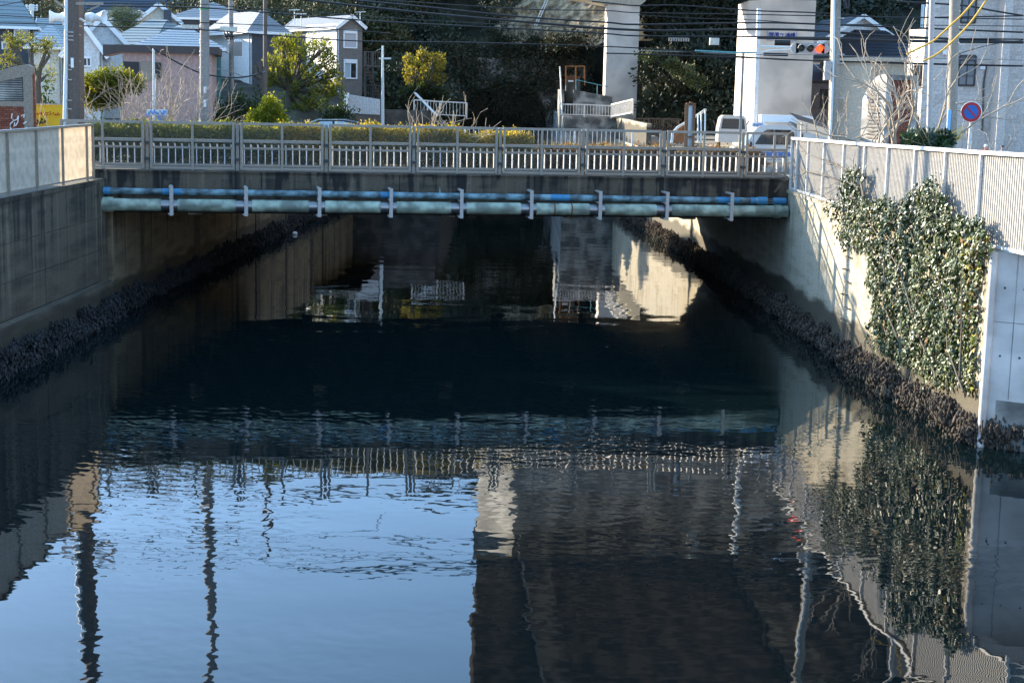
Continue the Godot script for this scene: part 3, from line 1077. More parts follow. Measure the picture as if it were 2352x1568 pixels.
	for i in 620:
		var x := q.randf_range(-9, 7)
		var y := q.randf_range(5.0, 12.5)
		var e := Vector2(x - c0.x, (y - 4.6) / 0.95).length()
		if e < rad * (1.0 - 0.25 * maxf(0.0, q.randf() - 0.3)):
			continue
		if x < -5.5 and y < 6.0 or (absf(x + 3.2) < 0.9 and y < 8.0) or (absf(x - 2.2) < 0.7 and y < 8.2 and q.randf() < 0.8):
			continue
		xs.append(Transform3D(any_turn(q, q.randf_range(0.6, 1.1)), Vector3(x, y, -149.8 + q.randf() * 0.5)))
		cols.append(pick(q, [Color(0.022, 0.035, 0.016), Color(0.04, 0.05, 0.02), Color(0.07, 0.055, 0.03)]))
	for i in 110:
		var x := c0.x + q.randf_range(-rad, rad)
		var top := 4.6 + 0.95 * sqrt(maxf(0.1, rad * rad - (x - c0.x) * (x - c0.x)))
		var drop := q.randf_range(0.3, 3.6)
		for k in 5:
			xs.append(Transform3D(any_turn(q, 0.5).scaled(Vector3(0.6, 1.5, 0.6)), Vector3(x, top - drop * k / 5.0, -149.7)))
			cols.append(pick(q, [Color(0.03, 0.035, 0.02), Color(0.05, 0.045, 0.025)]))
	var o := scatter("creepers", spray(26, 0.75, 0.3, 0.3, 5, M.leaf_dull, -0.5), xs, cols)
	tag(o, "dark creepers hanging over the tunnel mouth", "creepers")


func picket_rail(nm: String, label: String, tops: Array, high: float, gap: float, m: Material = null) -> Node3D:
	if m == null:
		m = M.rail_white
	var t := thing(nm, label, "railing", tops[0])
	var dn := Vector3(0, -high, 0)
	var pk := []
	for i in tops.size():
		var g := Geo.new()
		g.beam(tops[i], tops[i] + dn, 0.13, 0.1)
		obj("post", g, m, t)
		if i + 1 < tops.size():
			var a: Vector3 = tops[i]
			var b: Vector3 = tops[i + 1]
			var r := Geo.new()
			r.beam(a, b, 0.08, 0.09)
			obj("top_rail", r, m, t)
			var r2 := Geo.new()
			r2.beam(a + dn * 0.85, b + dn * 0.85, 0.06, 0.07)
			obj("bottom_rail", r2, m, t)
			var n := int((b - a).length() / gap)
			for k in range(1, n):
				var s := Geo.new()
				var p := a.lerp(b, float(k) / n)
				s.beam(p, p + dn * 0.85, 0.045, 0.03)
				obj("baluster", s, m, t)
	return t


func ribs(g: Geo, a: Vector3, b: Vector3, ha: float, hb: float, pitch: float, deep: float) -> void:   # corrugated sheet hanging from the line a - b, each rib with slanted sides
	var d := b - a
	var flatd := Vector3(d.x, 0, d.z)
	var n := maxi(1, int(flatd.length() / pitch))
	var nn := flatd.normalized().cross(Vector3.UP)
	for i in n:
		var t0 := float(i) / n
		for k in 4:
			var f0: float = [0.0, 0.4, 0.5, 0.9][k]
			var f1: float = [0.4, 0.5, 0.9, 1.0][k]
			var o0: float = [0.0, 0.0, 1.0, 1.0][k] * deep
			var o1: float = [0.0, 1.0, 1.0, 0.0][k] * deep
			var p := a + d * (t0 + f0 / n) + nn * o0
			var q := a + d * (t0 + f1 / n) + nn * o1
			g.quad(p - Vector3(0, lerpf(ha, hb, t0), 0), q - Vector3(0, lerpf(ha, hb, t0), 0), q, p)


func hill_y(x: float, z: float) -> float:
	var d := -z
	var left := maxf(0.0, d - 98.0) * 0.135 + maxf(0.0, d - 150.0) * 0.12
	var mid := maxf(0.0, d - 150.5) * 1.5
	var right := maxf(0.0, d - 122.0) * 0.85
	var k1 := smoothstep(-16.0, -8.5, x)
	var k2 := smoothstep(5.8, 12.0, x)
	var k3 := smoothstep(24.0, 34.0, x)
	var y := lerpf(left, mid, k1)
	y = lerpf(y, right, k2)
	y = lerpf(y, maxf(0.0, d - 132.0) * 0.6, k3)
	return 4.9 + minf(y, 23.0 + 6.0 * sin(x * 0.05 + 1.0) + maxf(0.0, d - 200.0) * 0.06)


func make_hill() -> void:
	var g := Geo.new()
	var nx := 60
	var nz := 44
	var q := RandomNumberGenerator.new()
	q.seed = 17
	var pts := []
	for j in nz + 1:
		var row := []
		for i in nx + 1:
			var x := -150.0 + 300.0 * i / nx
			var z := -97.0 - 183.0 * pow(float(j) / nz, 1.25)
			row.append(Vector3(x, hill_y(x, z) + (q.randf_range(-0.3, 0.3) if j > 0 else -0.5), z))
		pts.append(row)
	for j in nz:
		for i in nx:
			var p: Vector3 = pts[j][i]
			if p.x > -15.0 and p.x < 8.0 and p.z > -154.0:
				continue
			g.quad(pts[j][i], pts[j][i + 1], pts[j + 1][i + 1], pts[j + 1][i])
	for k in 9:
		var xa := -16.0 + k * 3.5
		g.quad(Vector3(xa, 4.0, -151.3), Vector3(xa + 3.5, 4.0, -151.3), Vector3(xa + 3.5, 25.0, -164.0), Vector3(xa, 25.0, -164.0))
	struct("hill", g, M.hill, "steep dark hillside rising behind the houses and the tunnel")
	# woods: crowns over the slope, each of many leaf bunches
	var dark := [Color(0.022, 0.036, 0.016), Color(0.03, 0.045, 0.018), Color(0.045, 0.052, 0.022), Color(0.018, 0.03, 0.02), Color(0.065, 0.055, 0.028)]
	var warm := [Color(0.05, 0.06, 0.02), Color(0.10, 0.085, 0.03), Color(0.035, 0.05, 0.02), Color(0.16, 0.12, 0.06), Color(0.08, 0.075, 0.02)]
	var bunch := spray(34, 0.85, 0.36, 0.3, 77, M.leaf_dull)
	for area in [["wooded_hillside", "dark woods on the hill between the brown gabled house and the slim pier", -16.0, 12.0, 152.0, 190.0, 150, dark], ["wooded_hillside", "sunlit bushy woods on the hill above the roofs at the left", -62.0, -9.0, 139.0, 190.0, 210, warm], ["wooded_hillside", "dark shrubs on the bank behind the golden topped tree", -11.0, -8.0, 129.0, 150.0, 50, dark],
			["wooded_hillside", "dark green woods between the two viaduct piers", 12.8, 27.0, 121.0, 165.0, 130, dark], ["wooded_hillside", "dark bushes on the slope close behind the slim pier", 11.2, 14.0, 122.5, 150.0, 90, dark], ["wooded_hillside", "distant shaded woods above the houses at the right", 22.0, 70.0, 136.0, 185.0, 110, dark]]:
		var xs := []
		var cols := []
		for i in area[6]:
			var x := q.randf_range(area[2], area[3])
			var z := -q.randf_range(area[4], area[5])
			var r := q.randf_range(1.4, 3.2)
			if z > -138.0 and x < -10.0 or (x > 11.0 and x < 14.1 and z > -152.0):
				r *= 0.55
			var y := hill_y(x, z) + r * 0.5
			if x > -7.5 and x < 7.5 and z > -158 and q.randf() < 0.4:
				z -= 5.0
				y = hill_y(x, z) + r * 0.5
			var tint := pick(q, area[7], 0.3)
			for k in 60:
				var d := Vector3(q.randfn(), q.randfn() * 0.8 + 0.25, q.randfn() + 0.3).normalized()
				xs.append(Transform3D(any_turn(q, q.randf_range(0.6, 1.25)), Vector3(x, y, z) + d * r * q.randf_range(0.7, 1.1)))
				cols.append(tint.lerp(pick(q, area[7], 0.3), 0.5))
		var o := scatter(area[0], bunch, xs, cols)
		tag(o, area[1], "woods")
	# a few crowns that catch the sun
	for e in [[1488, 126, 122, 0.8], [1545, 148, 121, 0.6], [1575, 168, 121, 0.9], [1608, 190, 121, 0.7], [1320, 78, 150, 1.2]]:
		var c0 := P(e[0], e[1], e[2])
		var xs := []
		var cols := []
		for k in 26:
			xs.append(Transform3D(any_turn(q, 0.55), c0 + Vector3(q.randfn(), q.randfn() * 0.6 - q.randf() * 0.4, q.randfn()) * e[3] * 0.34))
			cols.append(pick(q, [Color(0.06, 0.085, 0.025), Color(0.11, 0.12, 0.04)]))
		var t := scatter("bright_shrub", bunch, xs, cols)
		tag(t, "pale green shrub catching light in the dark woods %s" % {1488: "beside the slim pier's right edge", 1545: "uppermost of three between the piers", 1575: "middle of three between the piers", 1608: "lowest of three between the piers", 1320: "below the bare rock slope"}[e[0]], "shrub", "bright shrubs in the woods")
	# the bare rock cut by the viaduct
	var rk := thing("rock_face", "bare tan rock slope, half sunlit, above the tunnel by the slim pier", "rock face", P(1220, 40, 149))
	var rgx := Geo.new()
	var grid := []
	var fn := FastNoiseLite.new()
	fn.seed = 5
	fn.frequency = 0.35
	fn.fractal_octaves = 4
	for j in 13:
		var row := []
		for i in 25:
			var edge := 1116.0 + 34.0 * (1.0 - j / 12.0) + 13.0 * sin(j * 1.9) + 6.0 * sin(j * 4.1)
			var u := lerpf(edge, 1410.0, i / 24.0)
			var v := 96.0 - 150.0 * j / 12.0 + 20.0 * sin(i * 0.7) * (1.0 - j / 12.0) * 0.5
			var dd := 142.0 + 11.5 * (1.0 - i / 24.0) + 6.0 * j / 12.0
			var p := P(u, v, dd)
			row.append(p + Vector3(0, 0.5, 1.2) * fn.get_noise_3d(p.x, p.y * 1.4, p.z))
		grid.append(row)
	for j in 12:
		for i in 24:
			rgx.quad(grid[j][i], grid[j][i + 1], grid[j + 1][i + 1], grid[j + 1][i])
	obj("rock", rgx, M.rock, rk)
	var fx := []
	var fc := []
	for k in 150:
		var low := q.randf() < 0.62
		var pu := q.randf_range(1120, 1395) if low else q.randf_range(1100, 1170)
		var pv := q.randf_range(72, 108) if low else q.randf_range(-30, 100)
		fx.append(Transform3D(any_turn(q, q.randf_range(0.35, 0.8)), P(pu, pv, 141.0 if low and pu > 1250.0 else 149.0)))
		fc.append(pick(q, dark, 0.3))
	scatter("overhanging_shrubs", bunch, fx, fc, rk)
	var ld := thing("ladder", "thin white ladder leaning on the sunlit rock slope", "ladder", P(1232, 30, 146))
	for k in 2:
		var s := Geo.new()
		s.tube([P(1227 + k * 5, 60, 148.6), P(1256 + k * 6, -6, 151.5)], 0.05, -1.0, 5)
		obj("side_rail", s, M.rail_white, ld)
	for k in 12:
		var s := Geo.new()
		var a := P(1227, 60, 148.6).lerp(P(1256, -6, 151.5), k / 12.0)
		var b := P(1232, 60, 148.6).lerp(P(1262, -6, 151.5), k / 12.0)
		s.beam(a, b, 0.05, 0.05)
		obj("rung", s, M.rail_white, ld)


# ---------- houses
func slope(g: Geo, a: Vector3, b: Vector3, c: Vector3, d: Vector3, courses: int) -> void:   # lapped roof covering: a, b along the eave, d, c along the ridge
	var nn := (b - a).cross(d - a)
	if nn.length() < 1e-6:
		nn = (b - a).cross(c - a)
	nn = nn.normalized()
	for i in courses:
		var t0 := float(i) / courses
		var t1 := float(i + 1) / courses
		var p := a.lerp(d, t0) + nn * 0.05
		var q := b.lerp(c, t0) + nn * 0.05
		g.quad(p, q, b.lerp(c, t1) + nn * 0.022, a.lerp(d, t1) + nn * 0.022)
		g.quad(a.lerp(d, t0) + nn * 0.022, b.lerp(c, t0) + nn * 0.022, q, p)
	g.quad(b - nn * 0.12, a - nn * 0.12, d - nn * 0.12, c - nn * 0.12)
	g.quad(a - nn * 0.12, b - nn * 0.12, b, a)
	g.quad(b - nn * 0.12, c - nn * 0.12, c, b)
	g.quad(d - nn * 0.12, a - nn * 0.12, a, d)


func house(nm: String, label: String, s: Dictionary) -> Node3D:   # s: the near corner at u = c, its eave at v, distance d, turned by a degrees, out to u = l at the left and r (or depth rw) at the right
	var a := deg_to_rad(s.a)
	var y0: float = s.get("y0", 4.9)
	var c0 := P(s.c, s.v, s.d)
	var h := c0.y - y0
	var ex := Vector3(cos(a), 0, sin(a))
	var ez := Vector3(-sin(a), 0, cos(a))
	var org := Vector3(c0.x, y0, c0.z)
	var t := Node3D.new()
	t.name = numbered(nm)
	t.transform = Transform3D(Basis(ex, Vector3.UP, ez), org)
	add_child(t)
	tag(t, label, s.get("cat", "house"))
	var kl := ray(s.l, s.v)
	var k := kl.x / -kl.z
	var lw: float = s.get("lw", (k * -org.z - org.x) / (-ex.x - k * ex.z))
	var rw: float = s.get("rw", 0.0)
	if s.has("r"):
		var kr := ray(s.r, s.v)
		k = kr.x / -kr.z
		rw = (k * -org.z - org.x) / (-ez.x - k * ez.z)
	t.set_meta("size", Vector3(lw, h, rw))
	var wall: Material = s.wall
	var rise: float = s.get("rise", 1.5)
	var ov: float = s.get("over", 0.5)
	var roof: Material = s.get("roofm", M.roof_blue)
	var trim: Material = s.get("trim", M.white)
	var kind: String = s.get("roof", "gable_x")
	var g := Geo.new()
	g.span(Vector3(-lw, -0.5, -rw), Vector3(0, h, 0))
	if kind == "gable_x":
		g.prism(PackedVector2Array([Vector2(0, h), Vector2(rw, h), Vector2(rw * 0.5, h + rise)]), lw, Transform3D(Basis(Vector3.FORWARD, Vector3.UP, Vector3.RIGHT), Vector3(-lw, 0, 0)))
	elif kind == "gable_z":
		g.prism(PackedVector2Array([Vector2(-lw, h), Vector2(0, h), Vector2(-lw * 0.5, h + rise)]), rw, Transform3D(Basis(), Vector3(0, 0, -rw)))
	obj("wall", g, wall, t, false)
	var rf := Geo.new()
	var x0 := -lw - ov
	var x1 := ov
	var z1 := ov
	var z0 := -rw - ov
	var n := int(s.get("courses", 9))
	var drop: float = rise * ov / maxf(0.3, (rw if kind == "gable_x" else lw) * 0.5) if kind.begins_with("gable") else 0.0
	var e := h - drop + 0.13
	var top := h + rise + 0.13
	var bx := Geo.new()
	if kind == "gable_x":
		var zm := -rw * 0.5
		slope(rf, Vector3(x0, e, z1), Vector3(x1, e, z1), Vector3(x1, top, zm), Vector3(x0, top, zm), n)
		slope(rf, Vector3(x1, e, z0), Vector3(x0, e, z0), Vector3(x0, top, zm), Vector3(x1, top, zm), n)
		for x in [x0 - 0.03, x1 + 0.03]:
			bx.beam(Vector3(x, e - 0.05, z1), Vector3(x, top - 0.05, zm), 0.05, 0.26)
			bx.beam(Vector3(x, e - 0.05, z0), Vector3(x, top - 0.05, zm), 0.05, 0.26)
		bx.beam(Vector3(x0, e - 0.12, z1 + 0.06), Vector3(x1, e - 0.12, z1 + 0.06), 0.12, 0.12)
	elif kind == "gable_z":
		var xm := -lw * 0.5
		slope(rf, Vector3(x0, e, z0), Vector3(x0, e, z1), Vector3(xm, top, z1), Vector3(xm, top, z0), n)
		slope(rf, Vector3(x1, e, z1), Vector3(x1, e, z0), Vector3(xm, top, z0), Vector3(xm, top, z1), n)
		bx.beam(Vector3(x0, e - 0.05, z1 + 0.03), Vector3(xm, top - 0.05, z1 + 0.03), 0.05, 0.28)
		bx.beam(Vector3(x1, e - 0.05, z1 + 0.03), Vector3(xm, top - 0.05, z1 + 0.03), 0.05, 0.28)
	elif kind == "hip":
		var rl: float = s.get("ridge", maxf(0.0, lw - rw))        # length of the ridge, along x or, when negative, along z
		var xm := -lw * 0.5
		var zm := -rw * 0.5
		var p := Vector3(xm - maxf(rl, 0) * 0.5, h + rise, zm + minf(rl, 0) * 0.5)
		var q := Vector3(xm + maxf(rl, 0) * 0.5, h + rise, zm - minf(rl, 0) * 0.5)
		var ea := h + 0.02
		var A := Vector3(x0, ea, z1)
		var Bq := Vector3(x1, ea, z1)
		var C := Vector3(x1, ea, z0)
		var D := Vector3(x0, ea, z0)
		if rl >= 0.0:
			slope(rf, A, Bq, q, p, n); slope(rf, Bq, C, q, q, n); slope(rf, C, D, p, q, n); slope(rf, D, A, p, p, n)
		else:
			slope(rf, A, Bq, q, q, n); slope(rf, Bq, C, p, q, n); slope(rf, C, D, p, p, n); slope(rf, D, A, q, p, n)
		bx.beam(Vector3(x0, ea - 0.1, z1 + 0.07), Vector3(x1, ea - 0.1, z1 + 0.07), 0.13, 0.2)
		bx.beam(Vector3(x1 + 0.07, ea - 0.1, z1 + 0.1), Vector3(x1 + 0.07, ea - 0.1, z0), 0.13, 0.2)
		bx.beam(Vector3(x0 - 0.07, ea - 0.1, z1 + 0.1), Vector3(x0 - 0.07, ea - 0.1, z0), 0.13, 0.2)
	else:
		var fh: float = s.get("fascia", 0.5)
		rf.span(Vector3(x0, h, z0), Vector3(x1, h + fh, z1))
	obj("roof", rf, roof, t, false)
	if bx.v.size():
		obj("fascia", bx, trim, t, false)
	if kind != "flat":
		var dp := Geo.new()
		dp.tube([Vector3(-0.12, h - 0.05, 0.1), Vector3(-0.12, -0.3, 0.1)], 0.05, -1.0, 6)
		obj("downpipe", dp, M.pole, t, false)
	for w in s.get("wins", []):
		var face: String = w[0]
		var na := ez if face == "f" else ex
		var fx := ex if face == "f" else -ez
		var loc := []
		for kk in 2:
			var r := ray(w[1 + kk * 2], w[2 + kk * 2])
			var hit := EYE + r * ((org - EYE).dot(na) / r.dot(na)) - org
			loc.append(Vector2(hit.dot(fx), hit.y))
		window(t, face, loc[0], loc[1], w[5] if w.size() > 5 else "sash", trim)
	return t


func window(t: Node3D, face: String, a: Vector2, b: Vector2, kind: String, trim: Material) -> void:
	var tf := Transform3D() if face == "f" else Transform3D(Basis(Vector3.FORWARD, Vector3.UP, Vector3.RIGHT), Vector3.ZERO)
	var lo := Vector2(minf(a.x, b.x), minf(a.y, b.y))
	var hi := Vector2(maxf(a.x, b.x), maxf(a.y, b.y))
	var w := hi.x - lo.x
	var h := hi.y - lo.y
	var m := (lo + hi) * 0.5
	if kind == "panel" or kind == "board":
		var p := Geo.new()
		p.box(tf * Transform3D(Basis(), Vector3(m.x, m.y, 0.03)), Vector3(w, h, 0.08))
		obj("door_panel", p, M.black if kind == "panel" else M.render_brown, t, false)
		return
	var f := Geo.new()
	for s in [-1, 1]:
		f.box(tf * Transform3D(Basis(), Vector3(m.x + s * w * 0.5, m.y, 0.04)), Vector3(0.09, h + 0.09, 0.14))
		f.box(tf * Transform3D(Basis(), Vector3(m.x, m.y + s * h * 0.5, 0.045)), Vector3(w - 0.09, 0.09, 0.14))
	if kind != "shutter":
		f.box(tf * Transform3D(Basis(), Vector3(m.x, m.y, 0.03)), Vector3(0.06, h - 0.09, 0.1))
	if kind != "plain":
		f.box(tf * Transform3D(Basis(), Vector3(m.x, hi.y - 0.1 * h, 0.06)), Vector3(w - 0.1, 0.16 * h, 0.16))
	var fo := obj("window", f, trim, t, false)
	if kind == "shutter":
		var n := 12
		for i in n:
			var p := Geo.new()
			p.box(tf * Transform3D(Basis(), Vector3(m.x, lo.y + h * (i + 0.5) / n, 0.03)), Vector3(w - 0.09, h / n - 0.012, 0.05))
			obj("slat", p, M.shutter, fo, false)
	else:
		for s in [-1, 1]:
			var p := Geo.new()
			p.box(tf * Transform3D(Basis(), Vector3(m.x + s * w * 0.25, m.y, 0.012)), Vector3(w * 0.5 - 0.08, h - 0.09, 0.02))
			obj("pane", p, M.curtain if kind == "curtain" and s < 0 else M.glass, fo, false)


func make_houses() -> void:
	house("house", "house with a pale blue roof cut by the left edge, topmost at left", {"c": 68, "v": 62, "d": 112, "a": -15, "l": -60, "rw": 7, "y0": 6.5, "wall": M.slate, "roofm": M.roof_teal, "roof": "hip", "rise": 2.6, "ridge": 1.5, "wins": [["f", 32, 66, 66, 92, "shutter"], ["f", 4, 96, 24, 112]]})
	house("house", "cream house with a pale hipped roof beside the pollarded tree", {"c": 140, "v": 108, "d": 108, "a": -12, "l": 76, "rw": 7, "y0": 6.0, "wall": M.cream, "roofm": M.roof_light, "roof": "hip", "rise": 1.7, "wins": [["f", 95, 125, 112, 142]]})
	house("house", "small house with a teal roof far behind the brown utility pole", {"c": 146, "v": 84, "d": 124, "a": -12, "l": 92, "rw": 7, "y0": 8.5, "wall": M.cream, "roofm": M.roof_teal, "roof": "gable_x", "rise": 1.4})
	house("house", "pale blue white house with twin gables right of the thick brown pole", {"c": 234, "v": 118, "d": 100, "a": -13, "l": 150, "rw": 7, "y0": 5.2, "wall": M.white_rough, "roofm": M.roof_teal, "roof": "gable_z", "rise": 1.55, "over": 0.35, "wins": [["f", 190, 130, 208, 152]]})
	house("house", "white gabled house just behind the twin gabled one", {"c": 292, "v": 106, "d": 104, "a": -13, "l": 178, "rw": 7, "y0": 5.5, "wall": M.white_rough, "roofm": M.roof_teal, "roof": "gable_z", "rise": 1.7, "over": 0.35})
	house("house", "house with a blue grey hipped roof left of the teal fascia house", {"c": 348, "v": 104, "d": 112, "a": 24, "l": 250, "rw": 6.5, "y0": 7.0, "wall": M.cream, "roofm": M.roof_teal, "roof": "hip", "rise": 1.9, "ridge": 1.6})
	house("house", "large house with a wide dark blue roof behind the small pine", {"c": 402, "v": 62, "d": 146, "a": -10, "l": 190, "rw": 9, "y0": 10.5, "wall": M.slate, "roofm": M.roof_navy, "roof": "gable_x", "rise": 3.6, "courses": 14})
	house("house", "white house with a small hipped roof peeping out behind the pine", {"c": 262, "v": 52, "d": 134, "a": 20, "l": 204, "rw": 6, "y0": 10.0, "wall": M.white_rough, "roofm": M.roof_light, "roof": "gable_x", "rise": 1.0})
	house("house", "cream clad house with a steep white edged gable and dark downpipe", {"c": 410, "v": 50, "d": 122, "a": -11, "l": 318, "rw": 8, "y0": 8.0, "wall": M.cream, "roofm": M.roof_grey, "roof": "gable_z", "rise": 1.2, "over": 0.3})
	var duct := Geo.new()
	duct.span(P(377, 22, 121.6), P(392, 92, 121.3))
	tag(obj("chimney_duct", duct, M.slate), "dark square duct on the cream gable wall", "duct")
	house("house", "long low house with a wide grey roof left of the tall pole", {"c": 566, "v": 44, "d": 136, "a": -8, "l": 404, "rw": 7, "y0": 9.5, "wall": M.slate, "roofm": M.roof_grey, "roof": "hip", "rise": 1.5})
	house("house", "house with a white pyramid roof and a dark teal fascia behind the brown building", {"c": 500, "v": 110, "d": 95, "a": -9, "l": 322, "rw": 6.5, "y0": 5.0, "wall": M.teal, "roofm": M.roof_light, "roof": "hip", "rise": 1.35, "ridge": 0.4, "over": 0.35})
	var br := house("house", "brown pink house with a flat dark overhanging eave and boarded doors", {"c": 486, "v": 125, "d": 86, "a": -9, "l": 281, "rw": 7, "y0": 5.0, "wall": M.pinkish, "roofm": M.dark_trim, "roof": "flat", "fascia": 0.4, "over": 0.35,
		"wins": [["f", 282, 141, 319, 182, "panel"], ["f", 322, 141, 352, 186, "board"], ["f", 354, 143, 370, 180, "panel"]]})
	var lt := Geo.new()
	for k in 2:
		for i in 9:
			lt.span(P(281 + k * 36 + i * 3.8, 130.5, 85.9), P(282.4 + k * 36 + i * 3.8, 138, 85.85))
		lt.beam(P(280 + k * 36, 130.5, 85.9), P(315 + k * 36, 130.5, 85.9), 0.06, 0.05)
		lt.beam(P(280 + k * 36, 138, 85.9), P(315 + k * 36, 138, 85.9), 0.06, 0.05)
	tag(obj("lattice_transom", lt, M.cream), "cream lattice transom above the boarded doors of the brown pink house", "lattice")
	var bay := Geo.new()
	bay.prism(PackedVector2Array([Vector2(0, 0), Vector2(1.0, 0.25), Vector2(1.0, 0.62), Vector2(0, 0.62)]), 1.4, Transform3D(Basis(), P(251, 130, 86.5)))
	tag(obj("porch_canopy", bay, M.dark_trim), "dark bracketed canopy at the left corner of the brown pink house", "canopy")
	house("house", "tall house with a white lit side, a dark slate side and a blue hipped roof", {"c": 577, "v": 72, "d": 120, "a": 60, "l": 478, "r": 650, "y0": 5.2, "wall": M.white_rough, "roofm": M.roof_grey, "roof": "hip", "rise": 1.6, "over": 0.45, "wins": []})
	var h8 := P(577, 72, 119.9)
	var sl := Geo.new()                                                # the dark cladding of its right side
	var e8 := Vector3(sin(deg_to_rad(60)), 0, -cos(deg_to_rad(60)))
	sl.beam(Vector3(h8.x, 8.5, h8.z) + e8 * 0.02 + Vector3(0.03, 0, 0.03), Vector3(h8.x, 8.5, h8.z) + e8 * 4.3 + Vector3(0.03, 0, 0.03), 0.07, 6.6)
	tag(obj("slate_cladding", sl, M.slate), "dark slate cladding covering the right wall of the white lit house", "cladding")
	house("house", "narrow tall brown house with a white gable edge and two windows in its front", {"c": 778, "v": 60, "d": 124, "a": 60, "l": 655, "r": 832, "y0": 5.0, "wall": M.taupe, "roofm": M.roof_grey, "roof": "gable_x", "rise": 0.75, "over": 0.25, "wins": [["r", 789, 69, 818, 110, "shutter"], ["r", 790, 137, 818, 180, "curtain"]]})
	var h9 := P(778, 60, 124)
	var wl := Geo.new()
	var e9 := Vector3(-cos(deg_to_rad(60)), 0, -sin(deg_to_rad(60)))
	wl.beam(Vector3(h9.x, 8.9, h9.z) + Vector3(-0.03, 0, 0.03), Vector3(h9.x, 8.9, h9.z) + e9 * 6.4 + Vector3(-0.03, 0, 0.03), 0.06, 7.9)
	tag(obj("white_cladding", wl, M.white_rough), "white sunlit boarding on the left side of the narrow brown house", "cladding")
	# steel stairs beside the brown house
	var bs := thing("steel_stairs", "dark steel outside stairs and landing beside the narrow brown house", "stairs", P(850, 200, 122))
	for e in [[836, 118, 878, 151], [838, 195, 873, 232]]:
		var g := Geo.new()
		g.beam(P(e[0], e[1], 122), P(e[2], e[1] + 2, 122), 0.08, 0.08)
		g.beam(P(e[0], e[3], 122), P(e[2], e[3] + 2, 122), 0.5, 0.14)
		for k in 9:
			var u := lerpf(e[0], e[2], k / 8.0)
			g.beam(P(u, e[1], 122), P(u, e[3], 122), 0.05, 0.05)
		obj("landing_rail", g, M.iron, bs)
	var fl := Geo.new()
	for k in 12:
		var p := P(lerpf(872, 838, k / 11.0), lerpf(232, 152, k / 11.0), 121.5)
		fl.at(p, Vector3(0.3, 0.06, 0.9))
	fl.beam(P(876, 236, 121.8), P(838, 150, 121.8), 0.06, 0.3)
	obj("flight", fl, M.iron, bs)
	for u in [838, 856]:
		var g := Geo.new()
		g.beam(P(u, 118, 122), P(u, 250, 122), 0.16, 0.16)
		obj("post", g, M.iron, bs)
	house("house", "plain house beyond the left edge, shading the canal fence", {"c": -1726, "v": -394, "d": 33, "a": 0, "l": -2600, "rw": 24.4, "y0": 4.7, "wall": M.cream, "roofm": M.roof_grey, "roof": "flat", "lw": 9.0})
	# right side
	house("house", "white gabled house with navy lower roof behind the right hand poles", {"c": 2066, "v": 100, "d": 112, "a": -6, "l": 1888, "rw": 9, "y0": 5.0, "wall": M.white_rough, "roofm": M.roof_navy, "roof": "gable_z", "rise": 1.75, "over": 0.4})
	house("house", "house under a navy hipped roof in front of the white gable", {"c": 2040, "v": 140, "d": 104, "a": -4, "l": 1884, "rw": 6, "y0": 5.0, "wall": M.white_rough, "roofm": M.roof_navy, "roof": "hip", "rise": 1.4, "ridge": 1.2, "wins": [["f", 1890, 190, 1906, 236, "plain"], ["f", 1926, 196, 1970, 232, "plain"]]})
	house("house", "cream house with a dark slate hipped roof left of the tiled flats", {"c": 2114, "v": 136, "d": 92, "a": -14, "l": 2004, "rw": 7, "y0": 5.0, "wall": M.cream, "roofm": M.roof_navy, "roof": "hip", "rise": 1.7, "ridge": 2.0, "trim": M.cream, "wins": [["f", 2018, 168, 2048, 180, "plain"]]})
	house("house", "low lavender house with a mauve lean-to roof behind the bare shrub", {"c": 2002, "v": 188, "d": 97, "a": -5, "l": 1842, "rw": 5, "y0": 5.0, "wall": tex(0.30, 0.265, 0.28, CL.fine, 2.0, 0.85), "roofm": M.roof_mauve, "roof": "gable_x", "rise": 0.9, "over": 0.3, "trim": M.dark_trim, "wins": [["f", 1886, 206, 1908, 248, "plain"], ["f", 1930, 206, 1972, 248, "plain"]]})
	var bal := picket_rail("balcony_rail", "black balcony railing on the low lavender house left of the bare shrub", [P(1868, 221, 94.5), P(1892, 222, 94.5), P(1910, 223, 94.5)], 0.8, 0.16, M.iron)
	# the tiled block of flats
	var t := thing("apartment_building", "pale tiled block of flats filling the right edge", "building", P(2250, 250, 74))
	var L := P(2088, 100, 76)
	var K := P(2226, 100, 72)
	var g := Geo.new()
	wall_seg(g, Vector3(K.x, 0, K.z), Vector3(L.x, 0, L.z), 7.0, 4.8, P(2088, 68, 76).y)
	obj("wall", g, M.tile, t)
	var g2 := Geo.new()
	wall_seg(g2, Vector3(K.x + 14, 0, K.z + 3.6), Vector3(K.x - 1.9, 0, K.z - 0.3), 9.0, 4.8, 19.0)
	obj("wall", g2, M.tile, t)
	var g3 := Geo.new()
	var E1 := P(2290, 100, 71.2)
	g3.span(Vector3(E1.x, 4.8, E1.z), Vector3(E1.x + 0.35, 19.0, E1.z + 0.9))
	obj("fin", g3, M.tile_b, t)
	# courses of tiles: long narrow joints recessed between proud bands
	var bd := (Vector3(K.x + 14, 0, K.z + 3.6) - Vector3(K.x - 1.9, 0, K.z - 0.3)).normalized()
	var bn := Vector3.UP.cross(bd)
	if bn.z < 0:
		bn = -bn
	var cg := Geo.new()
	var ct := Geo.new()
	var base := Vector3(K.x - 1.9, 0, K.z - 0.3)
	for i in 64:
		var y := 4.9 + i * 0.2
		for k in 26:
			var a := base + bd * (k * 0.6 + 0.02 + (0.3 if i % 2 else 0.0)) + bn * 0.006
			(cg if (i * 7 + k * 3) % 5 else ct).box(Transform3D(Basis(bd, Vector3.UP, bn), a + bd * 0.29 + Vector3(0, y + 0.09, 0)), Vector3(0.575, 0.178, 0.03))
	obj("tile_courses", cg, M.tile, t).set_meta("kind", "stuff")
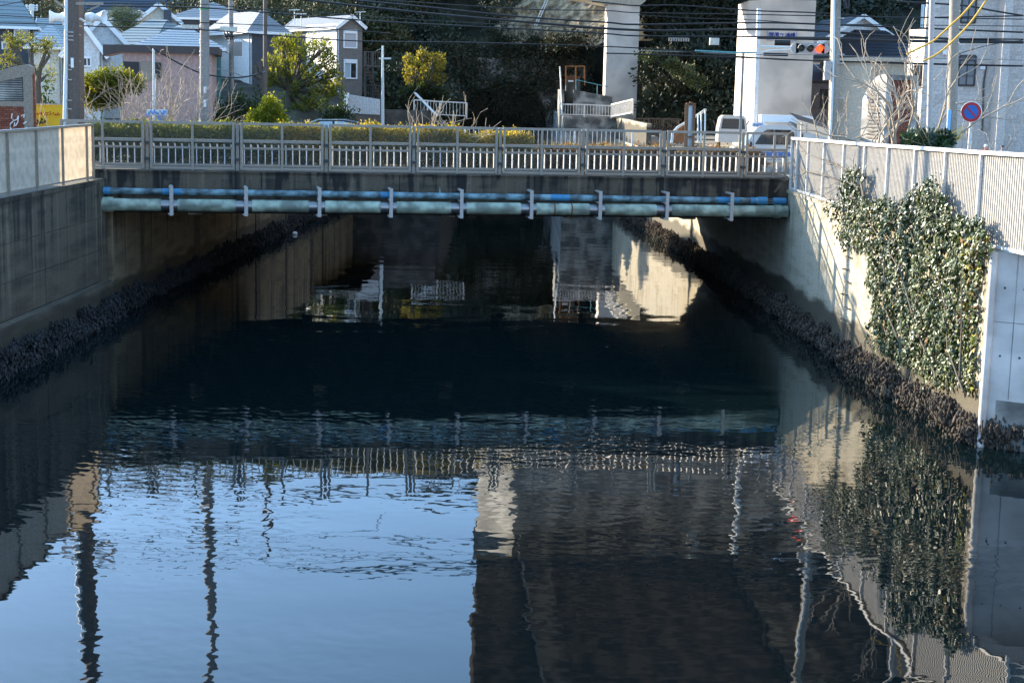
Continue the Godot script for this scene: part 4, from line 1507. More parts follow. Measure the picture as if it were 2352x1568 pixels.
	obj("darker_tiles", ct, M.tile_b, t).set_meta("kind", "stuff")
	for w in [[2212, -12, 2240, 52], [2206, 128, 2238, 196], [2102, 148, 2128, 200], [2090, 266, 2132, 330]]:
		var a := on_wall(w[0], w[1], base, base + bd) + bn * 0.05
		var b := on_wall(w[2], w[3], base, base + bd) + bn * 0.05
		if w[0] < 2200:
			var ld := (Vector3(K.x, 0, K.z) - Vector3(L.x, 0, L.z)).normalized()
			a = on_wall(w[0], w[1], L, L + ld) + Vector3(0, 0, 0.06)
			b = on_wall(w[2], w[3], L, L + ld) + Vector3(0, 0, 0.06)
		var f := Geo.new()
		for s in 2:
			var x: Vector3 = a if s == 0 else b
			f.beam(Vector3(x.x, a.y, x.z), Vector3(x.x, b.y, x.z), 0.09, 0.14, bn)
			var y: float = a.y if s == 0 else b.y
			f.beam(Vector3(a.x, y, a.z), Vector3(b.x, y, b.z), 0.14, 0.08)
		f.beam((Vector3(a.x, a.y, a.z) + Vector3(b.x, a.y, b.z)) * 0.5, (Vector3(a.x, b.y, a.z) + Vector3(b.x, b.y, b.z)) * 0.5, 0.06, 0.1, bn)
		var fo := obj("window", f, M.dark_trim, t)
		var p := Geo.new()
		p.quad(Vector3(a.x, b.y, a.z), Vector3(b.x, b.y, b.z), Vector3(b.x, a.y, b.z), Vector3(a.x, a.y, a.z))
		obj("pane", p, M.glass, fo)
	for e in [[2172, 120], [2308, 134], [2258, 154], [2296, 270]]:
		var lg := Geo.new()
		lg.at(on_wall(e[0], e[1], base, base + bd) + bn * 0.1, Vector3(0.2, 0.22, 0.16))
		obj("vent_hood", lg, M.white, t)
	var dp := Geo.new()
	dp.tube([on_wall(2266, 152, base, base + bd) + bn * 0.09, on_wall(2260, 190, base, base + bd) + bn * 0.09, on_wall(2257, 300, base, base + bd) + bn * 0.09], 0.045, -1.0, 6)
	obj("downpipe", dp, M.pole_brown, t)
	# far aerials on the roofs at the left
	var ants := [[676, 22, 58, "left of two on the grey roof"], [691, 31, 60, "right of two on the grey roof"], [827, 27, 55, "at the right end of the narrow brown house"]]
	for e in ants:
		var a := Geo.new()
		a.tube([P(e[0], e[2], 123), P(e[0], e[1], 123)], 0.035, -1.0, 5)
		a.tube([P(e[0] - 13, e[1] + 1, 123), P(e[0] + 13, e[1], 123)], 0.022, -1.0, 4)
		for k in 5:
			var m := P(e[0] - 10 + k * 5, e[1] + 1, 123)
			a.tube([m - Vector3(0, 0, 0.5), m + Vector3(0, 0, 0.5)], 0.015, -1.0, 4)
		tag(obj("television_aerial", a, M.conduit), "thin television aerial, " + e[3], "aerial", "roof aerials")


# ---------- railing, pipes, fences
func make_railings() -> void:
	var t := thing("bridge_railing", "grey steel railing with wire mesh panels along the bridge", "railing", B(11, 5.06))
	var bs := Basis(BD, Vector3.UP, BN)
	var posts := [-2.1, 0.91, 4.01, 7.11, 10.22, 13.34, 16.38, 19.4, 22.4, 24.2]
	for i in posts.size() - 1:
		var a: float = posts[i] + 0.1
		var b: float = posts[i + 1] - 0.1
		if i == 8:
			b = 24.1
		var f := Geo.new()
		var o := -0.32
		f.beam(B(a, 6.70, o), B(b, 6.70, o), 0.07, 0.09)
		f.beam(B(a, 5.13, o), B(b, 5.13, o), 0.07, 0.07)
		for s in [a + 0.04, b - 0.04]:
			f.beam(B(s, 5.1, o + 0.005), B(s, 6.74, o + 0.005), 0.13, 0.08)
		var p := obj("panel", f, M.rail, t)
		var mid := a + (b - a) * (0.5 if i < 8 else 0.68)
		var mp := Geo.new()
		mp.beam(B(mid, 5.0, o + 0.01), B(mid, 6.70, o + 0.01), 0.08, 0.08)
		obj("middle_post", mp, M.rail, p)
		var h := Geo.new()
		h.beam(B(a, 6.09, o - 0.07), B(b, 6.09, o - 0.07), 0.12, 0.1)
		obj("handrail", h, M.rail, p)
		for y in [5.84, 5.25]:
			var r := Geo.new()
			r.beam(B(a, y, o - 0.06), B(b, y, o - 0.06), 0.05, 0.07)
			obj("rail", r, M.rail, p)
		var n := 12 if i < 8 else 7
		for k in n:
			var s := a + (b - a) * (k + 0.55) / n
			if absf(s - mid) < 0.07:
				continue
			var q := Geo.new()
			q.box(Transform3D(bs, B(s, 5.555, o - 0.13)), Vector3(0.03, 0.61, 0.12))
			q.beam(B(s, 5.85, o - 0.13), B(s - 0.02, 5.97, o - 0.07), 0.05, 0.03)
			obj("baluster", q, M.rail_white, p)
		var w := Geo.new()
		var s2 := a
		while s2 < b + 1.6:
			for dirn in [-1, 1]:
				var x0 := s2
				var x1 := s2 - 1.57
				var lo := maxf(minf(x0, x1), a)
				var hi := minf(maxf(x0, x1), b)
				if hi - lo < 0.03:
					continue
				var ya := 5.13 + (x0 - lo)
				var yb := 5.13 + (x0 - hi)
				if dirn > 0:
					ya = 6.70 - (x0 - lo)
					yb = 6.70 - (x0 - hi)
				w.tube([B(lo, ya, o + 0.02), B(hi, yb, o + 0.02)], 0.0015, -1.0, 3, false)
			s2 += 0.062
		obj("wire_mesh", w, M.wire, p).set_meta("kind", "stuff")
	for i in range(1, 9):
		var g := Geo.new()
		g.beam(B(posts[i], 4.98, -0.36), B(posts[i], 6.72, -0.36), 0.07, 0.11)
		var po := obj("post", g, M.rail, t)
		for y in [5.45, 6.0]:
			var c := Geo.new()
			c.box(Transform3D(bs, B(posts[i], y, -0.27)), Vector3(0.16, 0.09, 0.1))
			obj("clamp", c, M.clamp, po)
	picket_rail("bridge_railing", "white far railing on the other side of the road, seen over the hedge", [B(9.2, 6.15, -22.4), B(12.0, 6.15, -22.4), B(14.8, 6.15, -22.4), B(17.6, 6.15, -22.4), B(20.4, 6.15, -22.4), B(23.4, 6.15, -22.4)], 1.1, 0.22)


func make_pipes() -> void:
	var t := thing("green_pipe", "thick pale green water pipe along the side of the bridge", "pipe", B(11.8, 3.88, 0.42))
	var bl := thing("blue_pipe", "thinner blue pipe above the green one along the bridge", "pipe", B(11.8, 4.3, 0.36))
	var ks := [1.77, 4.31, 6.84, 9.345, 11.845, 14.36, 16.865, 19.34, 21.76]
	var yg := func(s: float) -> float: return 3.885 + 0.0 * s
	var yb := func(s: float) -> float: return 4.345 - 0.0035 * s
	var ends := [-0.68]
	for i in 8:
		ends.append(ks[i] - 0.36)
		ends.append(ks[i] + 0.2)
	ends.append(23.95)
	for i in range(0, ends.size(), 2):
		var g := Geo.new()
		g.tube([B(ends[i] + (0.004 if i else 0.0), yg.call(0.0), 0.42), B(ends[i + 1] - 0.004, yg.call(0.0), 0.42)], 0.215, -1.0, 20)
		obj("pipe_section", g, M.green_pipe, t)
		if i + 2 < ends.size():
			var z := Geo.new()
			z.tube([B(ends[i + 1], yg.call(0.0), 0.42), B(ends[i + 2], yg.call(0.0), 0.42)], 0.205, -1.0, 20)
			obj("steel_band", z, M.zinc, t)
	var soc := Geo.new()
	soc.tube([B(-0.64, 3.885, 0.42), B(-0.3, 3.885, 0.42), B(-0.2, 3.885, 0.42)], 0.26, -1.0, 20)
	obj("socket", soc, M.green_pipe, t)
	var soc2 := Geo.new()
	soc2.tube([B(23.45, 3.885, 0.42), B(23.7, 3.885, 0.42)], 0.25, -1.0, 20)
	obj("socket", soc2, M.green_pipe, t)
	for s in [15.2, 15.83]:
		var z := Geo.new()
		z.tube([B(s, 3.885, 0.42), B(s + 0.05, 3.885, 0.42)], 0.219, -1.0, 20)
		obj("rust_ring", z, M.rust, t)
	var cuts := [-0.62, 2.05, 4.6, 7.6, 11.7, 15.25, 18.4, 20.9, 22.85]
	for i in cuts.size() - 1:
		var g := Geo.new()
		g.tube([B(cuts[i], yb.call(cuts[i]), 0.34), B(cuts[i + 1], yb.call(cuts[i + 1]), 0.34)], 0.112, -1.0, 16)
		obj("pipe_section", g, M.blue_pipe, bl)
	for e in [[-0.64, -0.3, 0.13], [1.45, 2.1, 0.118], [9.0, 9.5, 0.117], [15.1, 15.8, 0.118], [21.3, 22.1, 0.12], [22.55, 22.75, 0.12], [22.83, 23.18, 0.15], [23.42, 23.9, 0.125]]:
		var g := Geo.new()
		g.tube([B(e[0], yb.call(e[0]), 0.34), B(e[1], yb.call(e[1]), 0.34)], e[2], -1.0, 16)
		obj("coupling", g, M.blue_joint, bl)
	var nip := Geo.new()
	nip.tube([B(11.1, 4.35, 0.34), B(11.1, 4.52, 0.34), B(11.1, 4.62, 0.34)], 0.035, 0.012, 8)
	obj("nipple", nip, M.blue_pipe, bl)
	for k in 3:
		var bo := Geo.new()
		bo.tube([B(23.15, 4.19 + k * 0.07, 0.42), B(23.45, 4.19 + k * 0.07, 0.42)], 0.014, -1.0, 5)
		obj("bolt", bo, M.zinc, bl)
	var bs := Basis(BD, Vector3.UP, BN)
	var b := thing("pipe_bracket", "", "bracket", B(ks[0], 4.05, 0.7), "brackets holding the two pipes")
	b.basis = bs
	var g := Geo.new()
	g.at(Vector3(0, 0, 0), Vector3(0.12, 1.02, 0.05))
	g.at(Vector3(0.055, 0, -0.06), Vector3(0.02, 1.0, 0.1))
	obj("upright", g, M.galv, b, false)
	var g2 := Geo.new()
	g2.at(Vector3(-0.04, 0.48, -0.36), Vector3(0.09, 0.06, 0.68))
	obj("upper_arm", g2, M.galv, b, false)
	var g3 := Geo.new()
	g3.at(Vector3(-0.04, -0.46, -0.36), Vector3(0.1, 0.07, 0.68))
	g3.beam(Vector3(-0.12, -0.44, -0.02), Vector3(0.02, -0.5, -0.02), 0.05, 0.03)
	obj("lower_arm", g3, M.galv, b, false)
	var g4 := Geo.new()
	g4.at(Vector3(-0.04, 0.1, -0.36), Vector3(0.08, 0.05, 0.68))
	obj("pipe_rest", g4, M.galv, b, false)
	var which := ["first pipe bracket from the left end of the bridge", "second pipe bracket from the left end of the bridge", "third pipe bracket from the left end of the bridge", "fourth pipe bracket from the left end of the bridge", "middle pipe bracket of the nine on the bridge", "fourth pipe bracket from the right end, left of the rust ringed pipe length", "third pipe bracket from the right end, right of the rust ringed pipe length", "second pipe bracket from the right end of the bridge", "last pipe bracket at the right end, by the blue couplings"]
	for i in 9:
		var o: Node3D = b if i == 0 else copy(b, "")
		o.position = B(ks[i], 4.055, 0.7)
		o.set_meta("label", which[i])


func make_fences() -> void:
	# left
	var a := Vector3(-14.55, 0, -43.7)
	var t := thing("canal_fence", "grey sheet fence with slim posts on top of the left canal wall", "fence", Vector3(-14.2, 4.7, -45))
	var zs := []
	for u in [218.0, 203.0, 146.0, 85.0, 17.0]:
		zs.append(on_wall(u, 400, a, WL).z)
	for i in 9:
		zs.append(zs[zs.size() - 1] + 2.45)
	for i in zs.size():
		var p := Vector3(bank_x(zs[i], true) - 0.12, 0, zs[i])
		var g := Geo.new()
		g.beam(p + Vector3(0.06, 4.66, 0), p + Vector3(0.06, 6.58, 0), 0.06, 0.07)
		obj("post", g, M.rail, t)
		if i:
			var q := Vector3(bank_x(zs[i - 1], true) - 0.12, 0, zs[i - 1])
			var s := Geo.new()
			ribs(s, q + Vector3(0, 6.58, 0), p + Vector3(0, 6.58, 0), 1.72, 1.72, 0.075, 0.012)
			obj("sheet_panel", s, M.fence_grey, t)
			var r := Geo.new()
			r.beam(q + Vector3(0.02, 6.61, 0), p + Vector3(0.02, 6.61, 0), 0.16, 0.07)
			obj("top_rail", r, M.rail, t)
			var r2 := Geo.new()
			r2.beam(q + Vector3(0.0, 4.86, 0), p + Vector3(0.0, 4.86, 0), 0.05, 0.05)
			obj("bottom_rail", r2, M.rail, t)
	# right: from the bridge to the corner, then away
	var f := thing("canal_fence", "white ribbed sheet fence with white posts on top of the right canal wall", "fence", Vector3(10, 4.7, -45))
	var rp := [Vector3(10.1, 0, -58.2), Vector3(10.25, 0, -48.0), Vector3(11.1, 0, -36.4)]
	var pts := [Vector3(10.2, 0, -58.1)]
	for u in [1824.0, 1849.0, 1885.0, 1930.0, 1978.0, 2031.0, 2093.0, 2163.0, 2244.0]:
		var h := on_wall(u, 400, rp[0], rp[1])
		if h.z > -48.0:
			h = on_wall(u, 400, rp[1], rp[2])
		pts.append(Vector3(h.x + 0.14, 0, h.z))
	pts.append(Vector3(11.6, 0, -34.4))
	pts.append(Vector3(13.2, 0, -33.0))
	pts.append(Vector3(15.4, 0, -31.4))
	for i in pts.size():
		var p: Vector3 = pts[i]
		var yt := 6.87 - clampf((-p.z - 36.0) * 0.0155, -0.05, 0.34)
		var g := Geo.new()
		g.beam(p + Vector3(-0.05, 4.5, 0), p + Vector3(-0.05, yt, 0), 0.07, 0.08)
		obj("post", g, M.rail_white, f)
		if i:
			var q: Vector3 = pts[i - 1]
			var yq := 6.87 - clampf((-q.z - 36.0) * 0.0155, -0.05, 0.34)
			var s := Geo.new()
			ribs(s, q + Vector3(0, yq, 0), p + Vector3(0, yt, 0), yq - 4.72, yt - 4.72, 0.115, 0.016)
			obj("sheet_panel", s, M.fence_sheet, f)
			var r := Geo.new()
			r.beam(q + Vector3(-0.03, yq + 0.02, 0), p + Vector3(-0.03, yt + 0.02, 0), 0.17, 0.09)
			obj("top_rail", r, M.rail_white, f)
			var r2 := Geo.new()
			r2.beam(q + Vector3(-0.03, 4.72, 0), p + Vector3(-0.03, 4.72, 0), 0.09, 0.07)
			obj("bottom_rail", r2, M.rail_white, f)


func make_oysters() -> void:
	var q := RandomNumberGenerator.new()
	q.seed = 23
	var lumps := []
	for k in 3:
		var g := Geo.new()
		for i in 11:
			var sh := Vector3(0.022, 0.05, 0.022)
			sh[q.randi() % 3] *= 1.5
			g.ball(Vector3(q.randfn(), q.randfn(), q.randfn()) * 0.06, sh * q.randf_range(0.7, 1.3), 4, 5, 0.35, q)
		lumps.append(g)
	var fz := FastNoiseLite.new()
	fz.seed = 9
	fz.frequency = 0.6
	fz.fractal_octaves = 2
	for side in 2:
		var left := side == 0
		var o := thing("oyster_crust", "dark crust of oysters along the left waterline" if left else "brown crust of oysters along the right waterline", "oysters")
		o.set_meta("kind", "stuff")
		for k in 3:
			var xs := []
			var cols := []
			while xs.size() < (2900 if left else 3500):
				var z := (-24.0 if left else -34.0) - pow(q.randf(), 1.3) * (82.0 if left else 72.0)
				var high := 0.52 + 0.3 * fz.get_noise_1d(z * 1.4) + 0.16 * fz.get_noise_1d(z * 5.0 + 70.0)
				var y := -0.1 + q.randf() * (high + 0.12)
				var thick := fz.get_noise_2d(z * 2.2, y * 3.0 + (0.0 if left else 40.0))
				if thick < -0.18 and q.randf() < 0.75:
					continue
				var reach := (0.5 if left else 0.42) * clampf(0.55 + thick * 1.1, 0.12, 1.0) * q.randf() * (1.0 - 0.35 * clampf(y / 0.7, 0.0, 1.0))
				var foot := (0.34 if z > -54.0 else 0.0)
				var x := bank_x(z, left) + ((foot + reach) if left else -reach)
				if not left and z > -36.5:
					x = lerpf(11.1, 14.0, (z + 36.4) / 1.8) - reach * 0.6
					if z > -35.0:
						continue
				xs.append(Transform3D(any_turn(q, 0.45 + 0.95 * pow(q.randf(), 2.0) + 0.3 * maxf(thick, 0.0)), Vector3(x, y, z)))
				var tone := q.randf_range(0.6, 1.35)
				cols.append((Color(0.036, 0.034, 0.036) if left else Color(0.115, 0.088, 0.066).lerp(Color(0.05, 0.05, 0.035), clampf(0.6 - y * 2.0 + q.randf_range(-0.3, 0.3), 0.0, 1.0))) * tone)
			var c := scatter("cluster", (lumps[k] as Geo).mesh(M.oyster_dark if left else M.oyster), xs, cols, o)
			c.set_meta("kind", "stuff")


func make_ivy() -> void:
	var a := Vector3(11.1, 0, -36.4)
	var b := Vector3(10.25, 0, -48.0)
	var out := PackedVector2Array([Vector2(1918, 466), Vector2(1955, 452), Vector2(1958, 405), Vector2(1980, 380), Vector2(1997, 384), Vector2(1988, 440), Vector2(2000, 458), Vector2(2045, 452), Vector2(2062, 468), Vector2(2115, 446), Vector2(2140, 434), Vector2(2158, 402), Vector2(2166, 398), Vector2(2168, 425), Vector2(2186, 446), Vector2(2196, 492), Vector2(2236, 496), Vector2(2250, 508), Vector2(2266, 494), Vector2(2275, 530), Vector2(2291, 558), Vector2(2270, 590), Vector2(2256, 640), Vector2(2254, 700), Vector2(2248, 780), Vector2(2244, 860), Vector2(2240, 902), Vector2(2205, 880), Vector2(2172, 886), Vector2(2135, 868), Vector2(2100, 838), Vector2(2056, 818), Vector2(2018, 790), Vector2(2012, 740), Vector2(2022, 690), Vector2(2010, 640), Vector2(2000, 590), Vector2(1990, 566), Vector2(1972, 575), Vector2(1946, 556), Vector2(1934, 520)])
	var t := thing("ivy", "thick glossy ivy hanging over the fence and sunlit canal wall", "ivy", on_wall(2140, 650, a, b))
	var q := RandomNumberGenerator.new()
	q.seed = 41
	var nn := (a - b).cross(Vector3.UP).normalized()
	if nn.x > 0:
		nn = -nn
	var fn := FastNoiseLite.new()
	fn.seed = 6
	fn.frequency = 0.9
	var leaf := Geo.new()                     # a folded, pointed ivy leaf
	var pts := [Vector3(0, 0, 0), Vector3(0.055, -0.012, 0.008), Vector3(0.032, -0.05, 0.012), Vector3(0, -0.115, -0.012), Vector3(-0.032, -0.05, 0.012), Vector3(-0.055, -0.012, 0.008)]
	var mid := Vector3(0, -0.045, 0.026)
	for i in 6:
		leaf.tri(mid, pts[(i + 1) % 6], pts[i])
	var lm := leaf.mesh(M.leaf_gloss)
	var xs := []
	var cols := []
	var pal := [Color(0.026, 0.046, 0.010), Color(0.042, 0.066, 0.013), Color(0.017, 0.03, 0.010), Color(0.09, 0.105, 0.02)]
	while xs.size() < 15000:
		var pt := Vector2(q.randf_range(1915, 2294), q.randf_range(375, 910))
		var jag := pt + Vector2(q.randfn(), q.randfn()) * 5.0
		if not Geometry2D.is_point_in_polygon(jag, out):
			continue
		var p := on_wall(pt.x, pt.y, a, b)
		var bulge := 0.06 + 0.4 * clampf(fn.get_noise_3d(p.x, p.y, p.z) + 0.35, 0.0, 1.0)
		if pt.y < 455:
			bulge += 0.1
		if pt.y > 620.0 and pt.x > 2215.0:
			bulge *= 0.5
		if fn.get_noise_3d(p.x * 2.2 + 30.0, p.y * 2.2, p.z * 2.2) < -0.42 and q.randf() < 0.7:
			continue
		p += nn * (bulge * pow(q.randf(), 0.5) + 0.03)
		var bb := Basis.looking_at(-(nn + Vector3(q.randfn() * 0.45, q.randfn() * 0.45 + 0.3, q.randfn() * 0.6)).normalized(), Vector3.UP)
		bb = bb * Basis(Vector3.BACK, q.randfn() * 0.6)
		xs.append(Transform3D(bb.scaled(Vector3.ONE * (0.5 + 1.1 * pow(q.randf(), 1.5))), p))
		var c := pick(q, pal, 0.25)
		if pt.y > 540 and pt.x > 2235 and q.randf() < 0.25 or q.randf() < 0.02:
			c = pick(q, [Color(0.30, 0.25, 0.03), Color(0.28, 0.12, 0.04), Color(0.18, 0.22, 0.03)])
		cols.append(c)
	scatter("leaves", lm, xs, cols, t)
	for e in [[[2240, 900], [2200, 800], [2190, 690], [2150, 560], [2165, 410]], [[2180, 880], [2130, 760], [2090, 620], [2010, 500], [1985, 385]], [[2100, 830], [2060, 720], [2045, 600], [1990, 540]], [[2225, 890], [2235, 760], [2225, 640], [2255, 540]], [[2140, 860], [2110, 740], [2140, 640], [2100, 500]]]:
		var g := Geo.new()
		var run := []
		for p in e:
			run.append(on_wall(p[0], p[1], a, b) + nn * q.randf_range(0.1, 0.3))
		g.tube(run, 0.03, 0.014, 6, false)
		obj("runner", g, M.bark, t)
	for i in 34:
		var u := q.randf_range(1990, 2225)
		var v := 800.0 + (u - 2010.0) * 0.36 + q.randf_range(-30, 20)
		var g := Geo.new()
		var p := on_wall(u, v, a, b) + nn * 0.08
		g.tube([p, p + Vector3(0, -0.25, 0) + nn * 0.1 + Vector3(q.randfn(), 0, q.randfn()) * 0.08, p + Vector3(q.randfn() * 0.15, -0.5 * q.randf_range(0.6, 1.3), q.randfn() * 0.2) + nn * 0.12], 0.008, 0.004, 3, false)
		obj("tendril", g, M.twig, t)


# ---------- brick pillars at the bridge ends
func brick_panel(par: Node3D, o: Vector3, ex: Vector3, en: Vector3, w: float, h: float) -> void:   # running bond, every brick its own piece
	var bw := 0.215
	var bh := 0.083
	var rows := int(h / bh)
	var meshes := []
	for m in [M.brick, M.brick_b, M.brick_c]:
		for l in [bw - 0.014, bw * 0.5 - 0.014]:
			var g := Geo.new()
			g.at(Vector3.ZERO, Vector3(l, bh - 0.014, 0.05))
			meshes.append(g.mesh(m))
	var bs := Basis(ex, Vector3.UP, en)
	var n := int(round(w / bw))
	for r in rows:
		var x := 0.0
		var k := 0
		while x < n * bw - 0.01:
			var half := r % 2 == 1 and (k == 0 or x > (n - 1) * bw)
			var l := bw * 0.5 if half else bw
			put("brick", meshes[(rg.randi() % 3) * 2 + (1 if half else 0)], Transform3D(bs, o + ex * (x + l * 0.5) + Vector3(0, bh * (r + 0.5), 0) + en * rg.randf_range(0.0, 0.006)), par)
			x += l
			k += 1


func make_pillars() -> void:
	var d := 60.0
	# left: the brown rendered frame with slats and bricks
	var t := thing("brick_pillar", "brown pillar with slats above red bricks at the left edge, white scrawl on it", "pillar", P(20, 290, d))
	var tl := P(-70, 215, d)
	var tr := P(74, 215, d)
	var z := tl.z
	var y0 := 4.7
	var core := Geo.new()
	core.span(Vector3(tl.x, y0, z - 0.12), Vector3(tr.x, P(0, 172, d).y, z - 0.34))
	obj("core", core, M.mortar, t)
	var arch := Geo.new()
	var pl := PackedVector2Array()
	var apex := P(36, 145, d)
	var lo := P(36, 172, d).y
	for i in 13:
		var k := i / 12.0
		pl.append(Vector2(lerpf(tr.x, tl.x, k), lerpf(apex.y - 0.02, apex.y - 0.9, pow(k, 1.7)) - (0.1 if i == 0 else 0.0)))
	pl.append(Vector2(tl.x, lo - 0.5))
	pl.append(Vector2(tr.x, lo))
	arch.prism(pl, 0.4, Transform3D(Basis(), Vector3(0, 0, z - 0.35)))
	obj("arched_top", arch, M.render_brown, t)
	var fr := Geo.new()
	fr.span(Vector3(P(53, 200, d).x, lo - 0.02, z + 0.05), Vector3(tr.x - 0.02, y0, z - 0.12))
	fr.span(Vector3(tl.x, P(20, 232, d).y, z + 0.045), Vector3(P(53, 200, d).x, P(20, 244, d).y, z - 0.12))
	obj("frame", fr, M.render_brown, t)
	var yt := P(20, 162, d).y
	var yb := P(20, 231, d).y
	for i in 13:
		var s := Geo.new()
		var y := lerpf(yb, yt, (i + 0.5) / 13.0)
		s.beam(Vector3(tl.x, y, z - 0.02), Vector3(P(52, 200, d).x - 0.02, y, z - 0.02), 0.1, 0.035, Vector3(0, 1, 0.5).normalized())
		obj("slat", s, M.concrete_pale, t)
	var bx := P(-25, 245, d).x
	brick_panel(t, Vector3(bx, P(20, 244, d).y - 1.08, z), Vector3.RIGHT, Vector3.BACK, P(62, 260, d).x - bx, 1.08)
	brick_panel(t, Vector3(tr.x, y0 + 0.2, z - 0.1), Vector3.FORWARD, Vector3.RIGHT, 0.215, P(74, 158, d).y - y0 - 0.3)
	var sc := Geo.new()
	for ln in [[[27, 262], [25, 272], [31, 279], [38, 276], [41, 268]], [[41, 268], [40, 282], [35, 290], [31, 293], [33, 283]], [[48, 268], [55, 265], [53, 272]], [[29, 280], [22, 287], [23, 297], [30, 303], [40, 306], [52, 306]], [[60, 281], [53, 286]], [[61, 295], [52, 299]], [[33, 305], [38, 312], [45, 316]]]:
		var pts := []
		for e in ln:
			pts.append(P(e[0], e[1] - 2, d - 0.09))
		sc.tube(pts, 0.022, -1.0, 5)
	obj("scrawl", sc, M.white, t)
	# right: the white-edged pillar seen past the bare shrub
	var p := thing("brick_pillar", "white edged pillar with a slatted curved side and red brick front behind the bare shrub", "pillar", P(2060, 330, d))
	var xa := P(2034, 250, d)
	var xb := P(2106, 250, d)
	var top := P(2060, 172, d).y
	var c2 := Geo.new()
	c2.span(Vector3(xa.x, y0, xa.z - 0.1), Vector3(xb.x, top - 0.1, xa.z - 1.6))
	obj("core", c2, M.mortar, p)
	var e2 := Geo.new()
	e2.span(Vector3(xa.x - 0.02, y0, xa.z + 0.05), Vector3(xa.x + 0.19, top, xa.z - 0.3))
	e2.span(Vector3(xb.x - 0.19, y0, xa.z + 0.05), Vector3(xb.x + 0.02, top, xa.z - 0.3))
	e2.span(Vector3(xa.x + 0.19, top - 0.19, xa.z + 0.045), Vector3(xb.x - 0.19, top - 0.005, xa.z - 1.6))
	obj("frame", e2, M.concrete_pale, p)
	brick_panel(p, Vector3(xa.x + 0.2, y0 + 0.4, xa.z - 0.08), Vector3.RIGHT, Vector3.BACK, xb.x - xa.x - 0.4, top - y0 - 0.6)
	# its left side faces the sun, curved at the top, with slats
	var sd := PackedVector2Array()
	var yv := top
	for i in 9:
		var a := PI * 0.5 * i / 8.0
		sd.append(Vector2(-0.25 + 1.6 * sin(a) * -1.0 + 1.6, 0))
	var g := Geo.new()
	var pl2 := PackedVector2Array([Vector2(0, y0), Vector2(0, top + 0.02)])
	for i in 9:
		var k := i / 8.0
		pl2.append(Vector2(0.2 + 1.1 * k, top + 0.02 - 0.95 * k * k))
	pl2.append(Vector2(1.3, y0))
	var bs := Basis(Vector3(-0.46, 0, -0.888), Vector3.UP, Vector3(0.888, 0, -0.46))
	g.prism(pl2, 0.22, Transform3D(bs, Vector3(xa.x - 0.02, 0, xa.z - 0.05)))
	obj("side_wall", g, M.concrete_pale, p)
	for i in 13:
		var s := Geo.new()
		var y := top - 0.75 - i * 0.135
		var o := Vector3(xa.x - 0.02, y, xa.z - 0.05) - bs.z * 0.03
		s.beam(o + bs.x * 0.28, o + bs.x * 0.92, 0.05, 0.06)
		obj("slat", s, M.taupe, p)
	brick_panel(p, Vector3(xa.x - 0.02, y0 + 0.3, xa.z - 0.05) + bs.x * 0.15, bs.x, -bs.z, 0.86, 1.3)


func upright(nm: String, label: String, cat: String, u: float, v0: float, v1: float, d: float, r: float, m: Material, du := 0.0, taper := 0.85, grp := "") -> Node3D:   # a pole from the ground to where the picture cuts it, and on up to v0
	var top := P(u, v0, d)
	var foot := P(u + du, v1, d)
	foot = Vector3(foot.x, 4.6, foot.z)
	var t := thing(nm, label, cat, foot, grp)
	var g := Geo.new()
	g.tube([foot, foot.lerp(top, 0.5), top], r, r * taper, 14)
	obj("shaft", g, m, t)
	return t


func bands(t: Node3D, u: float, vs: Array, d: float, r: float, m: Material) -> void:
	for v in vs:
		var c0 := P(u, v, d)
		var g := Geo.new()
		g.tube([c0 - Vector3(0, 0.02, 0), c0 + Vector3(0, 0.02, 0)], r, -1.0, 14)
		obj("steel_band", g, m, t)


